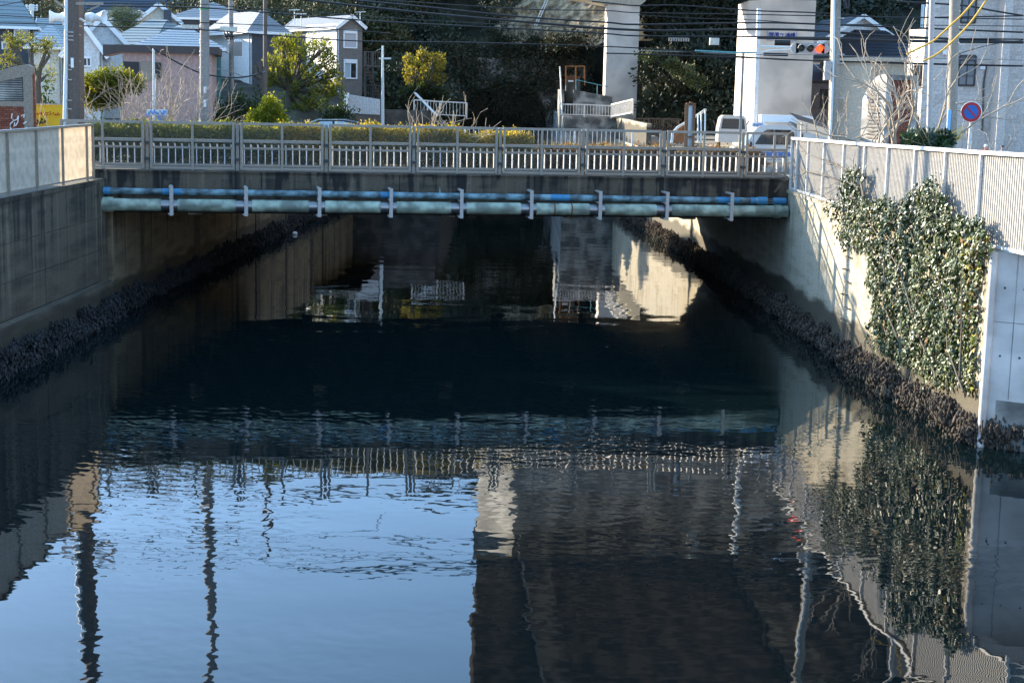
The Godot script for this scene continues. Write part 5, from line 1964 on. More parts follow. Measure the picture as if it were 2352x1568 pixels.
func make_poles() -> void:
	# left
	var a := upright("utility_pole", "thick dark brown utility pole with white loudspeakers at the left", "utility pole", 163, -430, 290, 60, 0.235, M.pole_brown, 5.0, 0.8)
	bands(a, 164, [74, 83, 92, 160, 183, 230, 250], 60, 0.236, M.galv)
	bands(a, 164, [150], 60, 0.238, M.galv)
	plate(a, "number_plate", P(165, 144, 59.74), 0.1, 0.36, M.white)
	plate(a, "notice", P(167, 287, 59.72), 0.4, 0.36, M.fence_grey, Vector3.ZERO, 0.06)
	var cd := Geo.new()
	cd.tube([P(152, -200, 59.9), P(151.5, 140, 59.9), P(148, 290, 59.9)], 0.085, -1.0, 10)
	obj("conduit", cd, M.conduit, a)
	var arm := Geo.new()
	arm.beam(P(170, 8, 59.9), P(236, 8, 59.9), 0.1, 0.1)
	arm.beam(P(120, -4, 59.9), P(152, 22, 59.9), 0.06, 0.06)
	arm.beam(P(200, 25, 59.9), P(228, 12, 59.9), 0.05, 0.05)
	obj("crossarm", arm, M.pole_pale, a)
	var b := upright("utility_pole", "plain brown pole right behind the thick dark one at the left", "utility pole", 182, -300, 290, 61.5, 0.15, M.pole_mid, 0.0, 0.9)
	bands(b, 182, [60, 80, 140], 61.5, 0.155, M.galv)
	for s in [-1, 1]:
		var hub := P(150 if s < 0 else 205, 40, 60.4)
		var t := thing("loudspeaker", "white loudspeaker horn on the left side of the thick brown pole" if s < 0 else "white loudspeaker horn on the right side of the thick brown pole", "loudspeaker", hub, "white loudspeakers on the brown pole")
		var g := Geo.new()
		var dir := Vector3(-1 if s < 0 else 1, 0.02, 0.25).normalized()
		var bs := Basis(dir.cross(Vector3.BACK).normalized(), dir, Vector3.ZERO)
		bs.z = bs.x.cross(bs.y)
		g.lathe([Vector2(0, -0.15), Vector2(0.17, -0.12), Vector2(0.2, 0.1), Vector2(0.13, 0.22), Vector2(0.15, 0.4), Vector2(0.24, 0.58), Vector2(0.25, 0.6), Vector2(0.2, 0.56), Vector2(0.08, 0.3)], Transform3D(bs, hub), 14)
		obj("horn", g, M.white, t)
		var br := Geo.new()
		br.beam(hub + Vector3(0, -0.25, 0), hub + Vector3(-s * 0.4, -0.05, -0.1), 0.06, 0.06)
		br.at(hub + Vector3(0, -0.14, 0), Vector3(0.22, 0.3, 0.2))
		obj("bracket", br, M.conduit, t)
	var c := upright("utility_pole", "tall grey brown pole with pale lamps on both sides, left of the yellow tree", "utility pole", 470, -420, 290, 63, 0.2, M.pole, -2.0, 0.8)
	bands(c, 468, [58, 62, 92, 98, 118, 127, 155, 178, 250, 262], 63, 0.185, M.galv)
	bands(c, 469, [21], 63, 0.195, flat(0.06, 0.3, 0.12))
	plate(c, "number_plate", P(470, 206, 62.8), 0.1, 0.26, M.white)
	plate(c, "number_plate", P(470, 237, 62.8), 0.1, 0.28, M.white)
	bands(c, 467, [280], 63, 0.21, flat(0.15, 0.42, 0.25))
	for s in [-1, 1]:
		var hub := P(457 if s < 0 else 524, 62 if s < 0 else 66, 62.5)
		hub = P(437 if s < 0 else 531, 63 if s < 0 else 67, 62.5) if s < 0 else P(524, 67, 62.5)
		var t := thing("street_lamp", "pale box lamp left of the grey brown pole" if s < 0 else "pale box lamp right of the grey brown pole", "street lamp", hub, "box lamps on the grey brown pole")
		var g := Geo.new()
		g.prism(PackedVector2Array([Vector2(-0.33, -0.07), Vector2(-0.28, 0.1), Vector2(0.33, 0.1), Vector2(0.31, -0.08)]), 0.3, Transform3D(Basis(), hub - Vector3(0, 0, 0.15)))
		obj("lamp_housing", g, M.cream, t)
		var arm2 := Geo.new()
		arm2.tube([hub + Vector3(-s * 0.3, 0.0, 0), P(470, 70, 62.9)], 0.03, -1.0, 6)
		obj("arm", arm2, M.pole_pale, t)
	upright("utility_pole", "slim dark brown pole standing in front of the yellow green tree", "utility pole", 609, -260, 270, 88, 0.115, M.pole_brown, -1.0, 0.95)
	var dpole := upright("utility_pole", "banded grey pole carrying a transformer, between the slate house and pole", "utility pole", 528, -120, 250, 97, 0.15, M.pole, 5.0, 0.9)
	bands(dpole, 529, [40, 54, 88, 94, 100, 108, 116, 140, 150, 160], 97, 0.16, M.galv)
	var tr := Geo.new()
	tr.at(P(546, 112, 96.6), Vector3(0.42, 0.85, 0.4))
	obj("transformer", tr, M.pole, dpole)
	var ins := Geo.new()
	for k in 4:
		ins.tube([P(540 + k * 4, 90, 96.6), P(540 + k * 4, 98, 96.6)], 0.05, -1.0, 6)
	obj("insulator", ins, M.white, dpole)
	var hk := Geo.new()
	for k in 9:
		hk.tube([P(514 + k * 2.5, 72 + (k % 3) * 5, 96.8), P(516 + k * 2.5, 84 + (k % 2) * 6, 96.6)], 0.05, -1.0, 5)
	obj("cable_bundle", hk, M.cable, dpole)
	upright("signpost", "thin pale post standing in the bare shrubs before the brown pink house", "post", 352, 111, 285, 70, 0.05, M.conduit, 0.0, 1.0)
	var e := upright("utility_pole", "slim grey pole with a small crossarm left of the smaller yellow tree", "utility pole", 879, 105, 260, 113, 0.14, M.conduit, 0.0, 0.5)
	var ea := Geo.new()
	ea.beam(P(870, 134, 112.8), P(898, 134, 112.8), 0.1, 0.12)
	ea.beam(P(880, 110, 112.8), P(864, 116, 112.8), 0.03, 0.03)
	obj("crossarm", ea, M.conduit, e)
	var f := upright("utility_pole", "grey pole with many short arms between roofs at the far left", "utility pole", 72, 10, 80, 118, 0.14, M.conduit, 0.0, 0.9)
	var fa := Geo.new()
	for k in 3:
		fa.beam(P(58, 14 + k * 5, 117.8), P(86, 13 + k * 5, 117.8), 0.08, 0.08)
		for j in 4:
			fa.tube([P(60 + j * 8, 14 + k * 5, 117.8), P(60 + j * 8, 10 + k * 5, 117.8)], 0.06, -1.0, 6)
	obj("crossarm", fa, M.conduit, f)
	# right
	upright("pole", "slim leaning grey pole left of the broad pier", "pole", 1708, 120, 330, 72, 0.075, M.pole, -8.0, 0.7)
	var g1 := upright("utility_pole", "concrete pole with a grey meter box right of the traffic light", "utility pole", 1930, -420, 320, 57, 0.185, M.pole_pale, -12.0, 0.9)
	bands(g1, 1928, [42, 62, 125, 145, 225, 262], 57, 0.19, M.galv)
	var gx := Geo.new()
	gx.span(P(1893, 140, 56.9), P(1908, 184, 56.6))
	obj("meter_box", gx, M.galv, g1)
	var gc := Geo.new()
	gc.tube([P(1917, -100, 56.8), P(1915, 120, 56.8), P(1908, 320, 56.8)], 0.05, -1.0, 8)
	obj("conduit", gc, M.conduit, g1)
	var gk := Geo.new()
	gk.tube([P(1937, -5, 56.7), P(1942, 14, 56.7), P(1947, 24, 56.7), P(1950, 8, 56.7), P(1949, -6, 56.7)], 0.035, -1.0, 6)
	gk.tube([P(1940, -6, 56.7), P(1944, 20, 56.7)], 0.07, -1.0, 6)
	obj("cable_loop", gk, M.cable, g1)
	upright("pole", "white steel pole left of the pale concrete pole at the right", "pole", 2152, -420, 335, 50, 0.085, M.galv, -12.0, 1.0)
	var g2 := upright("utility_pole", "pale concrete pole with step bolts in front of the tiled flats", "utility pole", 2204, -420, 335, 51, 0.165, M.pole_pale, -12.0, 0.95)
	for v in [26, 62, 98, 175, 236, 270]:
		var s := Geo.new()
		var q := P(2206 - v * 0.04, v, 50.83)
		s.tube([q, q + Vector3(0, 0, 0.12)], 0.02, -1.0, 6)
		obj("step_bolt", s, M.galv, g2)
	var gw := Geo.new()
	for k in 4:
		var q := P(2200, 330 - k * 8, 50.82)
		gw.beam(q + Vector3(-0.16, 0, 0), q + Vector3(0.16, 0.22, 0), 0.02, 0.06, Vector3.BACK)
	obj("yellow_guard", gw, M.yellow, g2)
	var bp := Geo.new()
	bp.span(P(2178, 252, 50.9), P(2183, 302, 50.85))
	obj("blue_plate", bp, flat(0.25, 0.5, 0.75), g2)
	upright("pole", "far pale pole standing above the roofs at the right", "pole", 2121, 10, 100, 120, 0.13, M.conduit, -3.0, 0.9)
	upright("signpost", "short white post by the foot of the white steel pole", "post", 2160, 300, 335, 50.5, 0.06, M.rail_white, 0.0, 1.0)


func cable(label: String, pts: Array, d0: float, d1: float, r: float, m: Material = null, grp := "overhead cables crossing the street") -> void:
	var ps := []
	var n := pts.size()
	for i in n - 1:
		var p0: Array = pts[maxi(i - 1, 0)]
		var p1: Array = pts[i]
		var p2: Array = pts[i + 1]
		var p3: Array = pts[mini(i + 2, n - 1)]
		for k in 6:
			var t := k / 6.0
			var u := cubic_interpolate(p1[0], p2[0], p0[0], p3[0], t)
			var v := cubic_interpolate(p1[1], p2[1], p0[1], p3[1], t)
			ps.append(P(u, v, lerpf(d0, d1, clampf(u / 2352.0, 0, 1))))
	ps.append(P(pts[n - 1][0], pts[n - 1][1], d1))
	var g := Geo.new()
	g.tube(ps, r, -1.0, 5)
	tag(obj("overhead_cable", g, m if m else M.cable), label, "cable", grp)


func make_cables() -> void:
	cable("black cable running from the grey brown pole past the slim pier to the right edge", [[200, 13], [470, 18], [827, 46], [1194, 66], [1392, 77], [1466, 82], [1740, 84], [1873, 86], [2352, 90]], 62, 58, 0.028)
	cable("thick black cable entering at the top left of the woods and crossing both piers", [[640, -8], [827, 14], [1000, 32], [1194, 49], [1466, 69], [1730, 67], [1873, 70], [2000, 80], [2352, 97]], 63, 58, 0.045)
	cable("black cable just above the thick one across the woods", [[680, -12], [940, 12], [1194, 38], [1392, 51], [1466, 56], [1730, 52], [1873, 55], [2352, 74]], 63, 58, 0.034)
	cable("uppermost thin cable across the rock slope and slim pier", [[868, -1], [1194, 20], [1392, 24], [1466, 29], [1730, 33], [1873, 36], [2352, 44]], 64, 58, 0.02)
	cable("wavy lashed cable under the slim pier's top", [[1360, 3], [1420, 9], [1466, 13], [1560, 12], [1730, 24], [1873, 29], [2060, 40], [2352, 36]], 64, 58, 0.026)
	cable("long cable from the left edge past the house roofs to the gabled brown house", [[-20, 52], [140, 56], [235, 61], [459, 68], [600, 79], [827, 94], [1102, 98], [1466, 110], [1740, 133], [1873, 139], [2352, 151]], 62, 58, 0.024)
	cable("thin cable close above the roofs at the far left", [[-20, 34], [145, 43], [300, 48], [470, 52], [690, 62], [896, 76]], 62, 66, 0.018)
	cable("thick black cable sagging just above the traffic light", [[1740, 86], [1873, 89], [1945, 90], [2090, 94], [2352, 97]], 60, 58, 0.055)
	cable("lowest cable crossing the broad pier below the traffic light", [[1392, 122], [1466, 124], [1735, 133], [1873, 139], [2060, 145], [2240, 150], [2352, 152]], 64, 58, 0.026)
	cable("pale thin cable across the woods and behind the traffic light", [[1466, 116], [1600, 120], [1740, 125], [1873, 126], [2060, 132], [2352, 138]], 64, 58, 0.014, M.cable_pale)
	cable("thin cable passing the top of the signal pole", [[1466, 34], [1600, 42], [1735, 46], [1873, 56], [1960, 56], [2352, 60]], 64, 58, 0.016)
	cable("cable climbing to the top right corner in front of the flats", [[2060, 3], [2210, 12], [2280, 24], [2352, 36]], 60, 52, 0.03)
	cable("slanting cable from the flats down to the right hand pole", [[2198, 126], [2240, 112], [2290, 100], [2352, 92]], 55, 56, 0.014)
	cable("twisted cable sagging from the thin post to the grey brown pole", [[352, 111], [385, 131], [420, 150], [470, 170], [545, 178], [609, 166]], 66, 76, 0.035, M.cable, "")
	cable("pair of thin cables meeting the grey brown pole from the far pole", [[470, 145], [500, 158], [528, 164], [560, 176]], 64, 97, 0.02, M.cable_pale, "")
	cable("thin cable rising from the far left over the loudspeakers", [[-20, 16], [40, 5], [90, -6]], 62, 62, 0.016)
	cable("highest cable from the brown pole along the dark blue roof", [[200, 6], [360, 8], [470, 10], [620, 22], [827, 36], [1000, 48], [1194, 58], [1392, 66]], 62, 62, 0.016)
	for e in [["lower yellow cable guard slanting across the right hand poles", [[2120, 141], [2161, 119], [2214, 70], [2243, 35], [2268, -2]]], ["upper yellow cable guard slanting across the right hand poles", [[2083, 124], [2141, 96], [2163, 78], [2190, 53], [2214, 31], [2241, -1]]]]:
		cable(e[0], e[1], 49, 49, 0.03, M.amber, "yellow cable guards")
	for e in [["black splice closure on the cables left of the traffic light", 1797, 98, 0.62, 0.22], ["long black splice closure below the traffic light's arm", 1782, 125, 0.95, 0.13], ["beige box hanging from a cable between the piers", 1641, 95, 0.36, 0.27], ["row of grey cable weights left of the beige box", 1560, 91, 0.75, 0.1]]:
		var c0 := P(e[1], e[2], 62.0)
		var g := Geo.new()
		var l: float = e[3]
		if e[1] == 1641:
			g.at(c0, Vector3(l, e[4], 0.22))
		elif e[1] == 1560:
			for k in 9:
				g.at(c0 + Vector3(-l * 0.5 + l * k / 8.0, 0, 0), Vector3(0.05, 0.13, 0.06))
			g.at(c0 + Vector3(0, 0.06, 0), Vector3(l, 0.03, 0.05))
		else:
			g.tube([c0 - Vector3(l * 0.5, 0, 0), c0 - Vector3(l * 0.42, 0, 0), c0 + Vector3(l * 0.42, 0, 0), c0 + Vector3(l * 0.5, 0, 0)], e[4] * 0.5, -1.0, 10)
		tag(obj("cable_box", g, M.cream if e[1] == 1641 else M.pole if e[1] == 1560 else M.cable), e[0], "cable box")
	var gr := Geo.new()
	gr.tube([P(1597, 116, 64), P(1680, 120, 64), P(1738, 121, 64)], 0.035, -1.0, 6)
	tag(obj("teal_cable_sleeve", gr, flat(0.1, 0.32, 0.32, 0.5)), "teal sleeved cable length left of the signal pole", "cable")


func make_signal_and_signs() -> void:
	var d := 66.0
	var t := upright("traffic_light", "horizontal traffic light showing red on a white pole before the broad pier", "traffic light", 1744, 19, 400, d, 0.1, M.rail_white, -14.0, 0.9)
	var arm := Geo.new()
	arm.tube([P(1741, 106, d), P(1833, 109, d)], 0.04, -1.0, 8)
	arm.tube([P(1738, 127, d), P(1750, 120, d), P(1770, 116, d), P(1833, 113, d)], 0.03, -1.0, 8)
	obj("arm", arm, M.conduit, t)
	var c0 := P(1861, 111, d)
	var hs := Geo.new()
	hs.at(c0, Vector3(1.18, 0.42, 0.16))
	for s in [-1, 1]:
		hs.tube([c0 + Vector3(0.59 * s, 0, -0.08), c0 + Vector3(0.59 * s, 0, 0.08)], 0.21, -1.0, 16)
	obj("housing", hs, M.galv, t)
	for i in 3:
		var lc := c0 + Vector3(-0.38 + i * 0.38, 0, 0.09)
		var tilt := Basis(Vector3.RIGHT, 0.0)
		var bsx := Basis(Vector3.RIGHT, Vector3.BACK, Vector3.DOWN)
		var ln := Geo.new()
		ln.lathe([Vector2(0.15, 0.0), Vector2(0.12, 0.03), Vector2(0.06, 0.045), Vector2(0.0, 0.05)], Transform3D(bsx, lc), 18)
		var lm: StandardMaterial3D = flat(0.02, 0.025, 0.02, 0.3)
		if i == 2:
			lm = flat(0.6, 0.06, 0.02, 0.4)
			lm.emission_enabled = true
			lm.emission = Color(1.0, 0.24, 0.06)
			lm.emission_energy_multiplier = 1.3
		elif i == 1:
			lm = flat(0.035, 0.03, 0.01, 0.3)
		var lo := obj("red_signal" if i == 2 else "dark_signal", ln, lm, t)
		var v := Geo.new()
		for k in 10:
			var a0 := PI * (0.02 + 0.96 * k / 10.0)
			var a1 := PI * (0.02 + 0.96 * (k + 1) / 10.0)
			var p := lc + Vector3(cos(a0), sin(a0), 0) * 0.165
			var q := lc + Vector3(cos(a1), sin(a1), 0) * 0.165
			v.quad(p, q, q + Vector3(0, -0.02, 0.22), p + Vector3(0, -0.02, 0.22))
		obj("visor", v, M.galv, lo)
	var om := OmniLight3D.new()
	om.name = "red_signal_glow"
	om.position = c0 + Vector3(0.38, 0, 0.22)
	om.light_color = Color(1.0, 0.2, 0.05)
	om.light_energy = 0.03
	om.light_size = 0.12
	om.omni_range = 60.0
	om.omni_attenuation = 2.0
	om.shadow_enabled = true
	add_child(om)
	# no parking
	var ns := thing("no_parking_sign", "round blue sign with a red ring and slash on a white post", "traffic sign", P(2234, 340, 51))
	var s0 := P(2232, 257, 51)
	var pst := Geo.new()
	pst.tube([Vector3(s0.x, 4.55, s0.z - 0.07), s0 + Vector3(0.03, 0.25, -0.07)], 0.042, -1.0, 10)
	obj("post", pst, M.rail_white, ns)
	var face := Basis(Vector3.RIGHT, Vector3.BACK, Vector3.DOWN).rotated(Vector3.UP, -0.45)
	var rim := Geo.new()
	rim.lathe([Vector2(0.0, -0.02), Vector2(0.335, -0.02), Vector2(0.335, 0.01), Vector2(0.32, 0.016), Vector2(0.0, 0.016)], Transform3D(face, s0), 32)
	obj("backing", rim, M.white, ns)
	var ring := Geo.new()
	ring.lathe([Vector2(0.225, 0.02), Vector2(0.225, 0.024), Vector2(0.315, 0.024), Vector2(0.315, 0.02)], Transform3D(face, s0), 32)
	var along := face * Vector3(cos(0.785), 0, sin(0.785))
	ring.beam(s0 + face.y * 0.026 - along * 0.24, s0 + face.y * 0.026 + along * 0.24, 0.055, 0.006, face.y)
	obj("red_ring", ring, M.red_paint, ns)
	var dsk := Geo.new()
	dsk.lathe([Vector2(0.228, 0.018), Vector2(0.0, 0.021)], Transform3D(face, s0), 32)
	obj("blue_disc", dsk, flat(0.012, 0.12, 0.42, 0.4), ns)
	# yellow notice board
	var yb := thing("notice_board", "yellow notice board with faded red and black print behind the brown pole", "sign board", P(118, 290, 63))
	var g := Geo.new()
	g.span(P(81, 240, 63), P(153, 292, 63.1))
	obj("board", g, M.yellow, yb)
	var fr := Geo.new()
	fr.beam(P(80, 239, 62.95), P(154, 239, 62.95), 0.05, 0.05)
	fr.beam(P(81, 240, 63.1), P(81, 300, 63.1), 0.06, 0.06)
	fr.beam(P(153, 240, 63.1), P(153, 300, 63.1), 0.06, 0.06)
	obj("frame", fr, M.galv, yb)
	var pr := Geo.new()
	var pk := Geo.new()
	var q := RandomNumberGenerator.new()
	q.seed = 6
	for i in 9:
		var u := 84.0 + i * 6.2
		for k in 3:
			var c := P(u + q.randf_range(-1.5, 1.5), 261 + q.randf_range(-3, 3), 62.9)
			pr.beam(c, c + Vector3(q.randf_range(-0.06, 0.06), q.randf_range(-0.06, 0.06), 0), 0.035, 0.02, Vector3.BACK)
	for i in 3:
		for k in 5:
			var c := P(86 + i * 7 + q.randf_range(-2, 2), 279 + q.randf_range(-5, 5), 62.9)
			pk.beam(c, c + Vector3(q.randf_range(-0.08, 0.08), q.randf_range(-0.1, 0.1), 0), 0.05, 0.02, Vector3.BACK)
	obj("red_print", pr, M.red_paint, yb)
	obj("black_print", pk, M.black, yb)
	# blue and white panels among the shrubs
	var mp := thing("map_sign", "small blue and white patterned panel on a post among the bare shrubs", "sign", P(366, 290, 62))
	var mg := Geo.new()
	mg.span(P(336, 251, 62), P(384, 265, 62.08))
	obj("panel", mg, M.white, mp)
	var ml := Geo.new()
	ml.span(P(362, 265, 62), P(377, 305, 62.08))
	obj("post_panel", ml, M.blue_print, mp)
	var mb := Geo.new()
	for i in 11:
		var c := P(337 + i * 4.3, 258 + q.randf_range(-5, 5), 61.95)
		mb.at(c, Vector3(0.07, q.randf_range(0.05, 0.16), 0.01))
	obj("blue_print", mb, M.blue_print, mp)
	var bl := thing("banner", "pale blue banner low in the bare shrubs by the bridge railing", "banner", P(260, 295, 62))
	var bg := Geo.new()
	for e in [[252, 293, 310, 296], [252, 293, 246, 312]]:
		bg.beam(P(e[0], e[1], 61), P(e[2], e[3], 61), 0.04, 0.09)
	bg.quad(P(252, 312, 61.1), P(305, 314, 61.1), P(305, 297, 61.1), P(252, 295, 61.1))
	obj("sheet", bg, M.curtain, bl)
	# the rust-framed sign seen edge on, with its stays
	var fs := thing("framed_sign", "tall narrow rust framed sign board with slanting stays right of the slim pier", "sign", P(1586, 380, 61))
	var f2 := Geo.new()
	f2.beam(P(1578, 239, 61), P(1574, 392, 60), 0.14, 0.12)
	f2.beam(P(1596, 239, 61.2), P(1590, 392, 60.2), 0.1, 0.12)
	f2.beam(P(1577, 239, 61), P(1597, 239, 61.2), 0.1, 0.09)
	f2.beam(P(1577, 314, 60.6), P(1594, 314, 60.8), 0.06, 0.07)
	obj("frame", f2, M.rust, fs)
	var f3 := Geo.new()
	f3.quad(P(1580, 392, 60.3), P(1590, 392, 60.3), P(1595, 242, 61.2), P(1580, 242, 61.1))
	obj("board", f3, M.curtain, fs)
	var f4 := Geo.new()
	f4.beam(P(1574, 355, 60.2), P(1538, 398, 60.2), 0.05, 0.05)
	f4.beam(P(1592, 362, 60.3), P(1556, 410, 60.3), 0.05, 0.05)
	f4.tube([P(1587, 239, 61), P(1587, 233, 61)], 0.06, -1.0, 8)
	obj("stay", f4, M.rust, fs)
	# striped barriers and the dark mesh fence behind
	for i in 2:
		var sb := thing("striped_barrier", "orange and black striped barrier board, %s of two under the woods" % ["left", "right"][i], "barrier", P(1500 + i * 50, 310, 108), "striped barriers")
		var u0 := 1466.0 + i * 48.0
		var bgx := Geo.new()
		bgx.span(P(u0, 290, 108), P(u0 + 46, 304, 108.08))
		obj("board", bgx, M.black, sb)
		for k in 5:
			var st := Geo.new()
			var c := P(u0 + 4 + k * 8.5, 303, 107.95)
			st.beam(c, c + Vector3(0.22, 0.38, 0), 0.01, 0.11, Vector3.BACK)
			obj("stripe", st, M.orange, sb)
	picket_rail("mesh_fence", "dark mesh fence behind the striped barriers", [P(1458, 272, 109), P(1491, 272, 109), P(1525, 273, 109), P(1560, 273, 109)], 1.3, 0.12, M.iron)
	var of := thing("orange_guardrail", "curved white topped guardrail with orange sheets by the framed sign", "guardrail", P(1560, 310, 80))
	var og := Geo.new()
	og.quad(P(1545, 328, 80), P(1578, 328, 80), P(1578, 280, 82), P(1552, 296, 81))
	obj("sheet", og, M.orange, of)
	var ot := Geo.new()
	ot.tube([P(1543, 328, 80), P(1545, 306, 80.2), P(1556, 293, 81), P(1580, 279, 82), P(1621, 252, 86)], 0.07, -1.0, 6)
	for u in [[1562, 290], [1570, 285], [1604, 264], [1611, 259], [1620, 254]]:
		ot.tube([P(u[0], u[1], 82), P(u[0] - 1, 328, 81)], 0.05, -1.0, 5)
	obj("rail", ot, M.conduit, of)


# ---------- vehicles
func make_vehicles() -> void:
	# a light van with a roof board, facing left
	var t := thing("van", "white van with a blue stripe and a lettered roof board behind the railing", "van", Vector3(P(1760, 330, 65).x, 5.06, -65))
	var z := -64.2
	var wd := 1.5
	var o := Vector3(P(1700, 330, 65).x, 5.1, z)
	var g := Geo.new()
	var side := PackedVector2Array([Vector2(-0.35, 0.3), Vector2(-0.38, 0.72), Vector2(-0.3, 0.86), Vector2(0.12, 0.98), Vector2(0.5, 1.62), Vector2(0.68, 1.76), Vector2(0.95, 1.82), Vector2(2.2, 1.8), Vector2(2.32, 1.66), Vector2(2.42, 1.0), Vector2(2.44, 0.35)])
	g.prism(side, wd, Transform3D(Basis(), o - Vector3(0, 0, wd)))
	obj("cab", g, M.car_white, t)
	var bx := Geo.new()
	bx.span(o + Vector3(2.45, 0.45, -0.02), o + Vector3(3.5, 1.5, -wd + 0.02))
	obj("load_box", bx, M.car_white, t)
	var ws := Geo.new()
	ws.prism(PackedVector2Array([Vector2(0.145, 1.0), Vector2(0.17, 1.0), Vector2(0.52, 1.59), Vector2(0.495, 1.6)]), wd - 0.2, Transform3D(Basis(), o - Vector3(0.03, 0, wd - 0.1)))
	obj("windscreen", ws, M.car_pale, t)
	var wn := Geo.new()
	wn.prism(PackedVector2Array([Vector2(0.5, 1.02), Vector2(0.78, 1.5), Vector2(0.98, 1.62), Vector2(1.9, 1.62), Vector2(2.08, 1.5), Vector2(2.1, 1.02)]), 0.02, Transform3D(Basis(), o + Vector3(0, 0, 0.002)))
	obj("side_window", wn, M.glass, t)
	var stp := Geo.new()
	stp.span(o + Vector3(-0.3, 0.55, 0.0), o + Vector3(2.4, 0.72, 0.014))
	obj("blue_stripe", stp, M.blue_paint, t)
	for x in [0.35, 3.0]:
		var w := Geo.new()
		w.lathe([Vector2(0.0, -0.1), Vector2(0.27, -0.1), Vector2(0.3, -0.06), Vector2(0.3, 0.06), Vector2(0.27, 0.1), Vector2(0.0, 0.1)], Transform3D(Basis(Vector3.RIGHT, Vector3.BACK, Vector3.DOWN), o + Vector3(x, 0.26, -0.08)), 20)
		var wo := obj("wheel", w, M.black, t)
		var hub := Geo.new()
		hub.lathe([Vector2(0.16, 0.101), Vector2(0.14, 0.115), Vector2(0.0, 0.12)], Transform3D(Basis(Vector3.RIGHT, Vector3.BACK, Vector3.DOWN), o + Vector3(x, 0.26, -0.08)), 14)
		obj("rim", hub, M.zinc, wo)
	var dl := Geo.new()
	for x in [0.42, 2.14]:
		dl.span(o + Vector3(x, 0.4, 0.0), o + Vector3(x + 0.018, 1.55, 0.006))
	dl.span(o + Vector3(0.42, 0.4, 0.0), o + Vector3(2.158, 0.418, 0.006))
	obj("door_gap", dl, M.black, t)
	var dh := Geo.new()
	dh.span(o + Vector3(1.85, 0.88, 0.0), o + Vector3(2.02, 0.92, 0.03))
	obj("door_handle", dh, M.clamp, t)
	var bmp := Geo.new()
	bmp.span(o + Vector3(-0.44, 0.28, 0.01), o + Vector3(-0.2, 0.48, -1.5))
	obj("bumper", bmp, M.clamp, t)
	var mir := Geo.new()
	mir.ball(o + Vector3(0.3, 1.02, 0.14), Vector3(0.07, 0.12, 0.06), 6, 8)
	obj("mirror", mir, M.black, t)
	var hl := Geo.new()
	hl.ball(o + Vector3(-0.3, 0.72, -0.22), Vector3(0.08, 0.09, 0.14), 6, 8)
	obj("headlight", hl, M.zinc, t)
	var rb := Geo.new()
	rb.span(o + Vector3(0.75, 1.92, -0.35), o + Vector3(2.1, 2.2, -1.0))
	rb.span(o + Vector3(2.1, 1.86, -0.3), o + Vector3(2.85, 2.18, -1.1))
	obj("roof_box", rb, M.white, t)
	var rs := Geo.new()
	rs.span(P(1728, 281, 64.5), P(1757, 292, 64.56))
	var rso := obj("roof_board", rs, M.white, t)
	var rl := Geo.new()
	for i in 3:
		var c := P(1733 + i * 8, 287, 64.48)
		for e in [[-0.05, 0.06, 0.05, 0.06], [-0.05, -0.06, 0.05, -0.06], [-0.05, 0.06, -0.05, -0.06], [0.05, 0.06, 0.05, -0.06], [-0.05, 0.0, 0.05, 0.0], [0.0, 0.06, 0.0, -0.06]]:
			rl.beam(c + Vector3(e[0], e[1], 0), c + Vector3(e[2], e[3], 0), 0.01, 0.022, Vector3.BACK)
	obj("lettering", rl, M.blue_paint, rso)
	var rk := Geo.new()
	for x in [0.8, 1.9]:
		rk.tube([o + Vector3(x, 1.8, -0.4), o + Vector3(x, 1.93, -0.4)], 0.03, -1.0, 6)
	rk.span(o + Vector3(2.0, 1.62, -0.1), o + Vector3(2.6, 1.86, -0.5))
	obj("rack", rk, M.galv, t)
	# awning
	var aw := thing("awning", "dark blue black awning sloping down right of the van", "awning", P(1860, 300, 62))
	var ag := Geo.new()
	var a0 := P(1832, 274, 62)
	var a1 := P(1915, 300, 58)
	ag.quad(a0 + Vector3(0, -0.38, 0), a1 + Vector3(0, -0.32, 0), a1, a0)
	ag.quad(a0, a1, a1 + Vector3(0, 0.25, -2), a0 + Vector3(0, 0.25, -2))
	ag.quad(a1 + Vector3(0, -0.32, 0), a0 + Vector3(0, -0.38, 0), a0 + Vector3(0, -0.1, -2), a1 + Vector3(0, -0.07, -2))
	obj("cloth", ag, M.awning, aw)
	for e in [[1842, 280], [1903, 300]]:
		var s := Geo.new()
		var p := P(e[0], e[1], 61)
		s.tube([p, Vector3(p.x, 5.0, p.z)], 0.03, -1.0, 6)
		obj("post", s, M.rail_white, aw)
	var cs := thing("storage_box", "white box with a rounded top under the dark awning", "box", P(1862, 330, 61))
	var cg := Geo.new()
	var c0 := P(1850, 345, 61)
	cg.prism(PackedVector2Array([Vector2(0, 0), Vector2(0.6, 0), Vector2(0.6, 0.75), Vector2(0.05, 0.98), Vector2(-0.28, 0.98), Vector2(-0.4, 0.82), Vector2(-0.4, 0.0)]), 0.7, Transform3D(Basis(), Vector3(c0.x + 0.2, 5.02, c0.z - 0.7)))
	obj("body", cg, M.white, cs)
	# the small truck beyond, seen from behind
	var k := thing("small_truck", "small white truck with a dark rear window parked beyond the van", "truck", P(1684, 330, 78))
	var ko := P(1684, 300, 90)
	ko.y = 5.05
	var kg := Geo.new()
	kg.prism(PackedVector2Array([Vector2(-0.82, 0.35), Vector2(0.82, 0.35), Vector2(0.82, 1.1), Vector2(0.7, 1.72), Vector2(0.55, 1.86), Vector2(-0.55, 1.86), Vector2(-0.7, 1.72), Vector2(-0.82, 1.1)]), 1.3, Transform3D(Basis(), ko - Vector3(0, 0, 1.3)))
	obj("cab", kg, M.car_white, k)
	var kw := Geo.new()
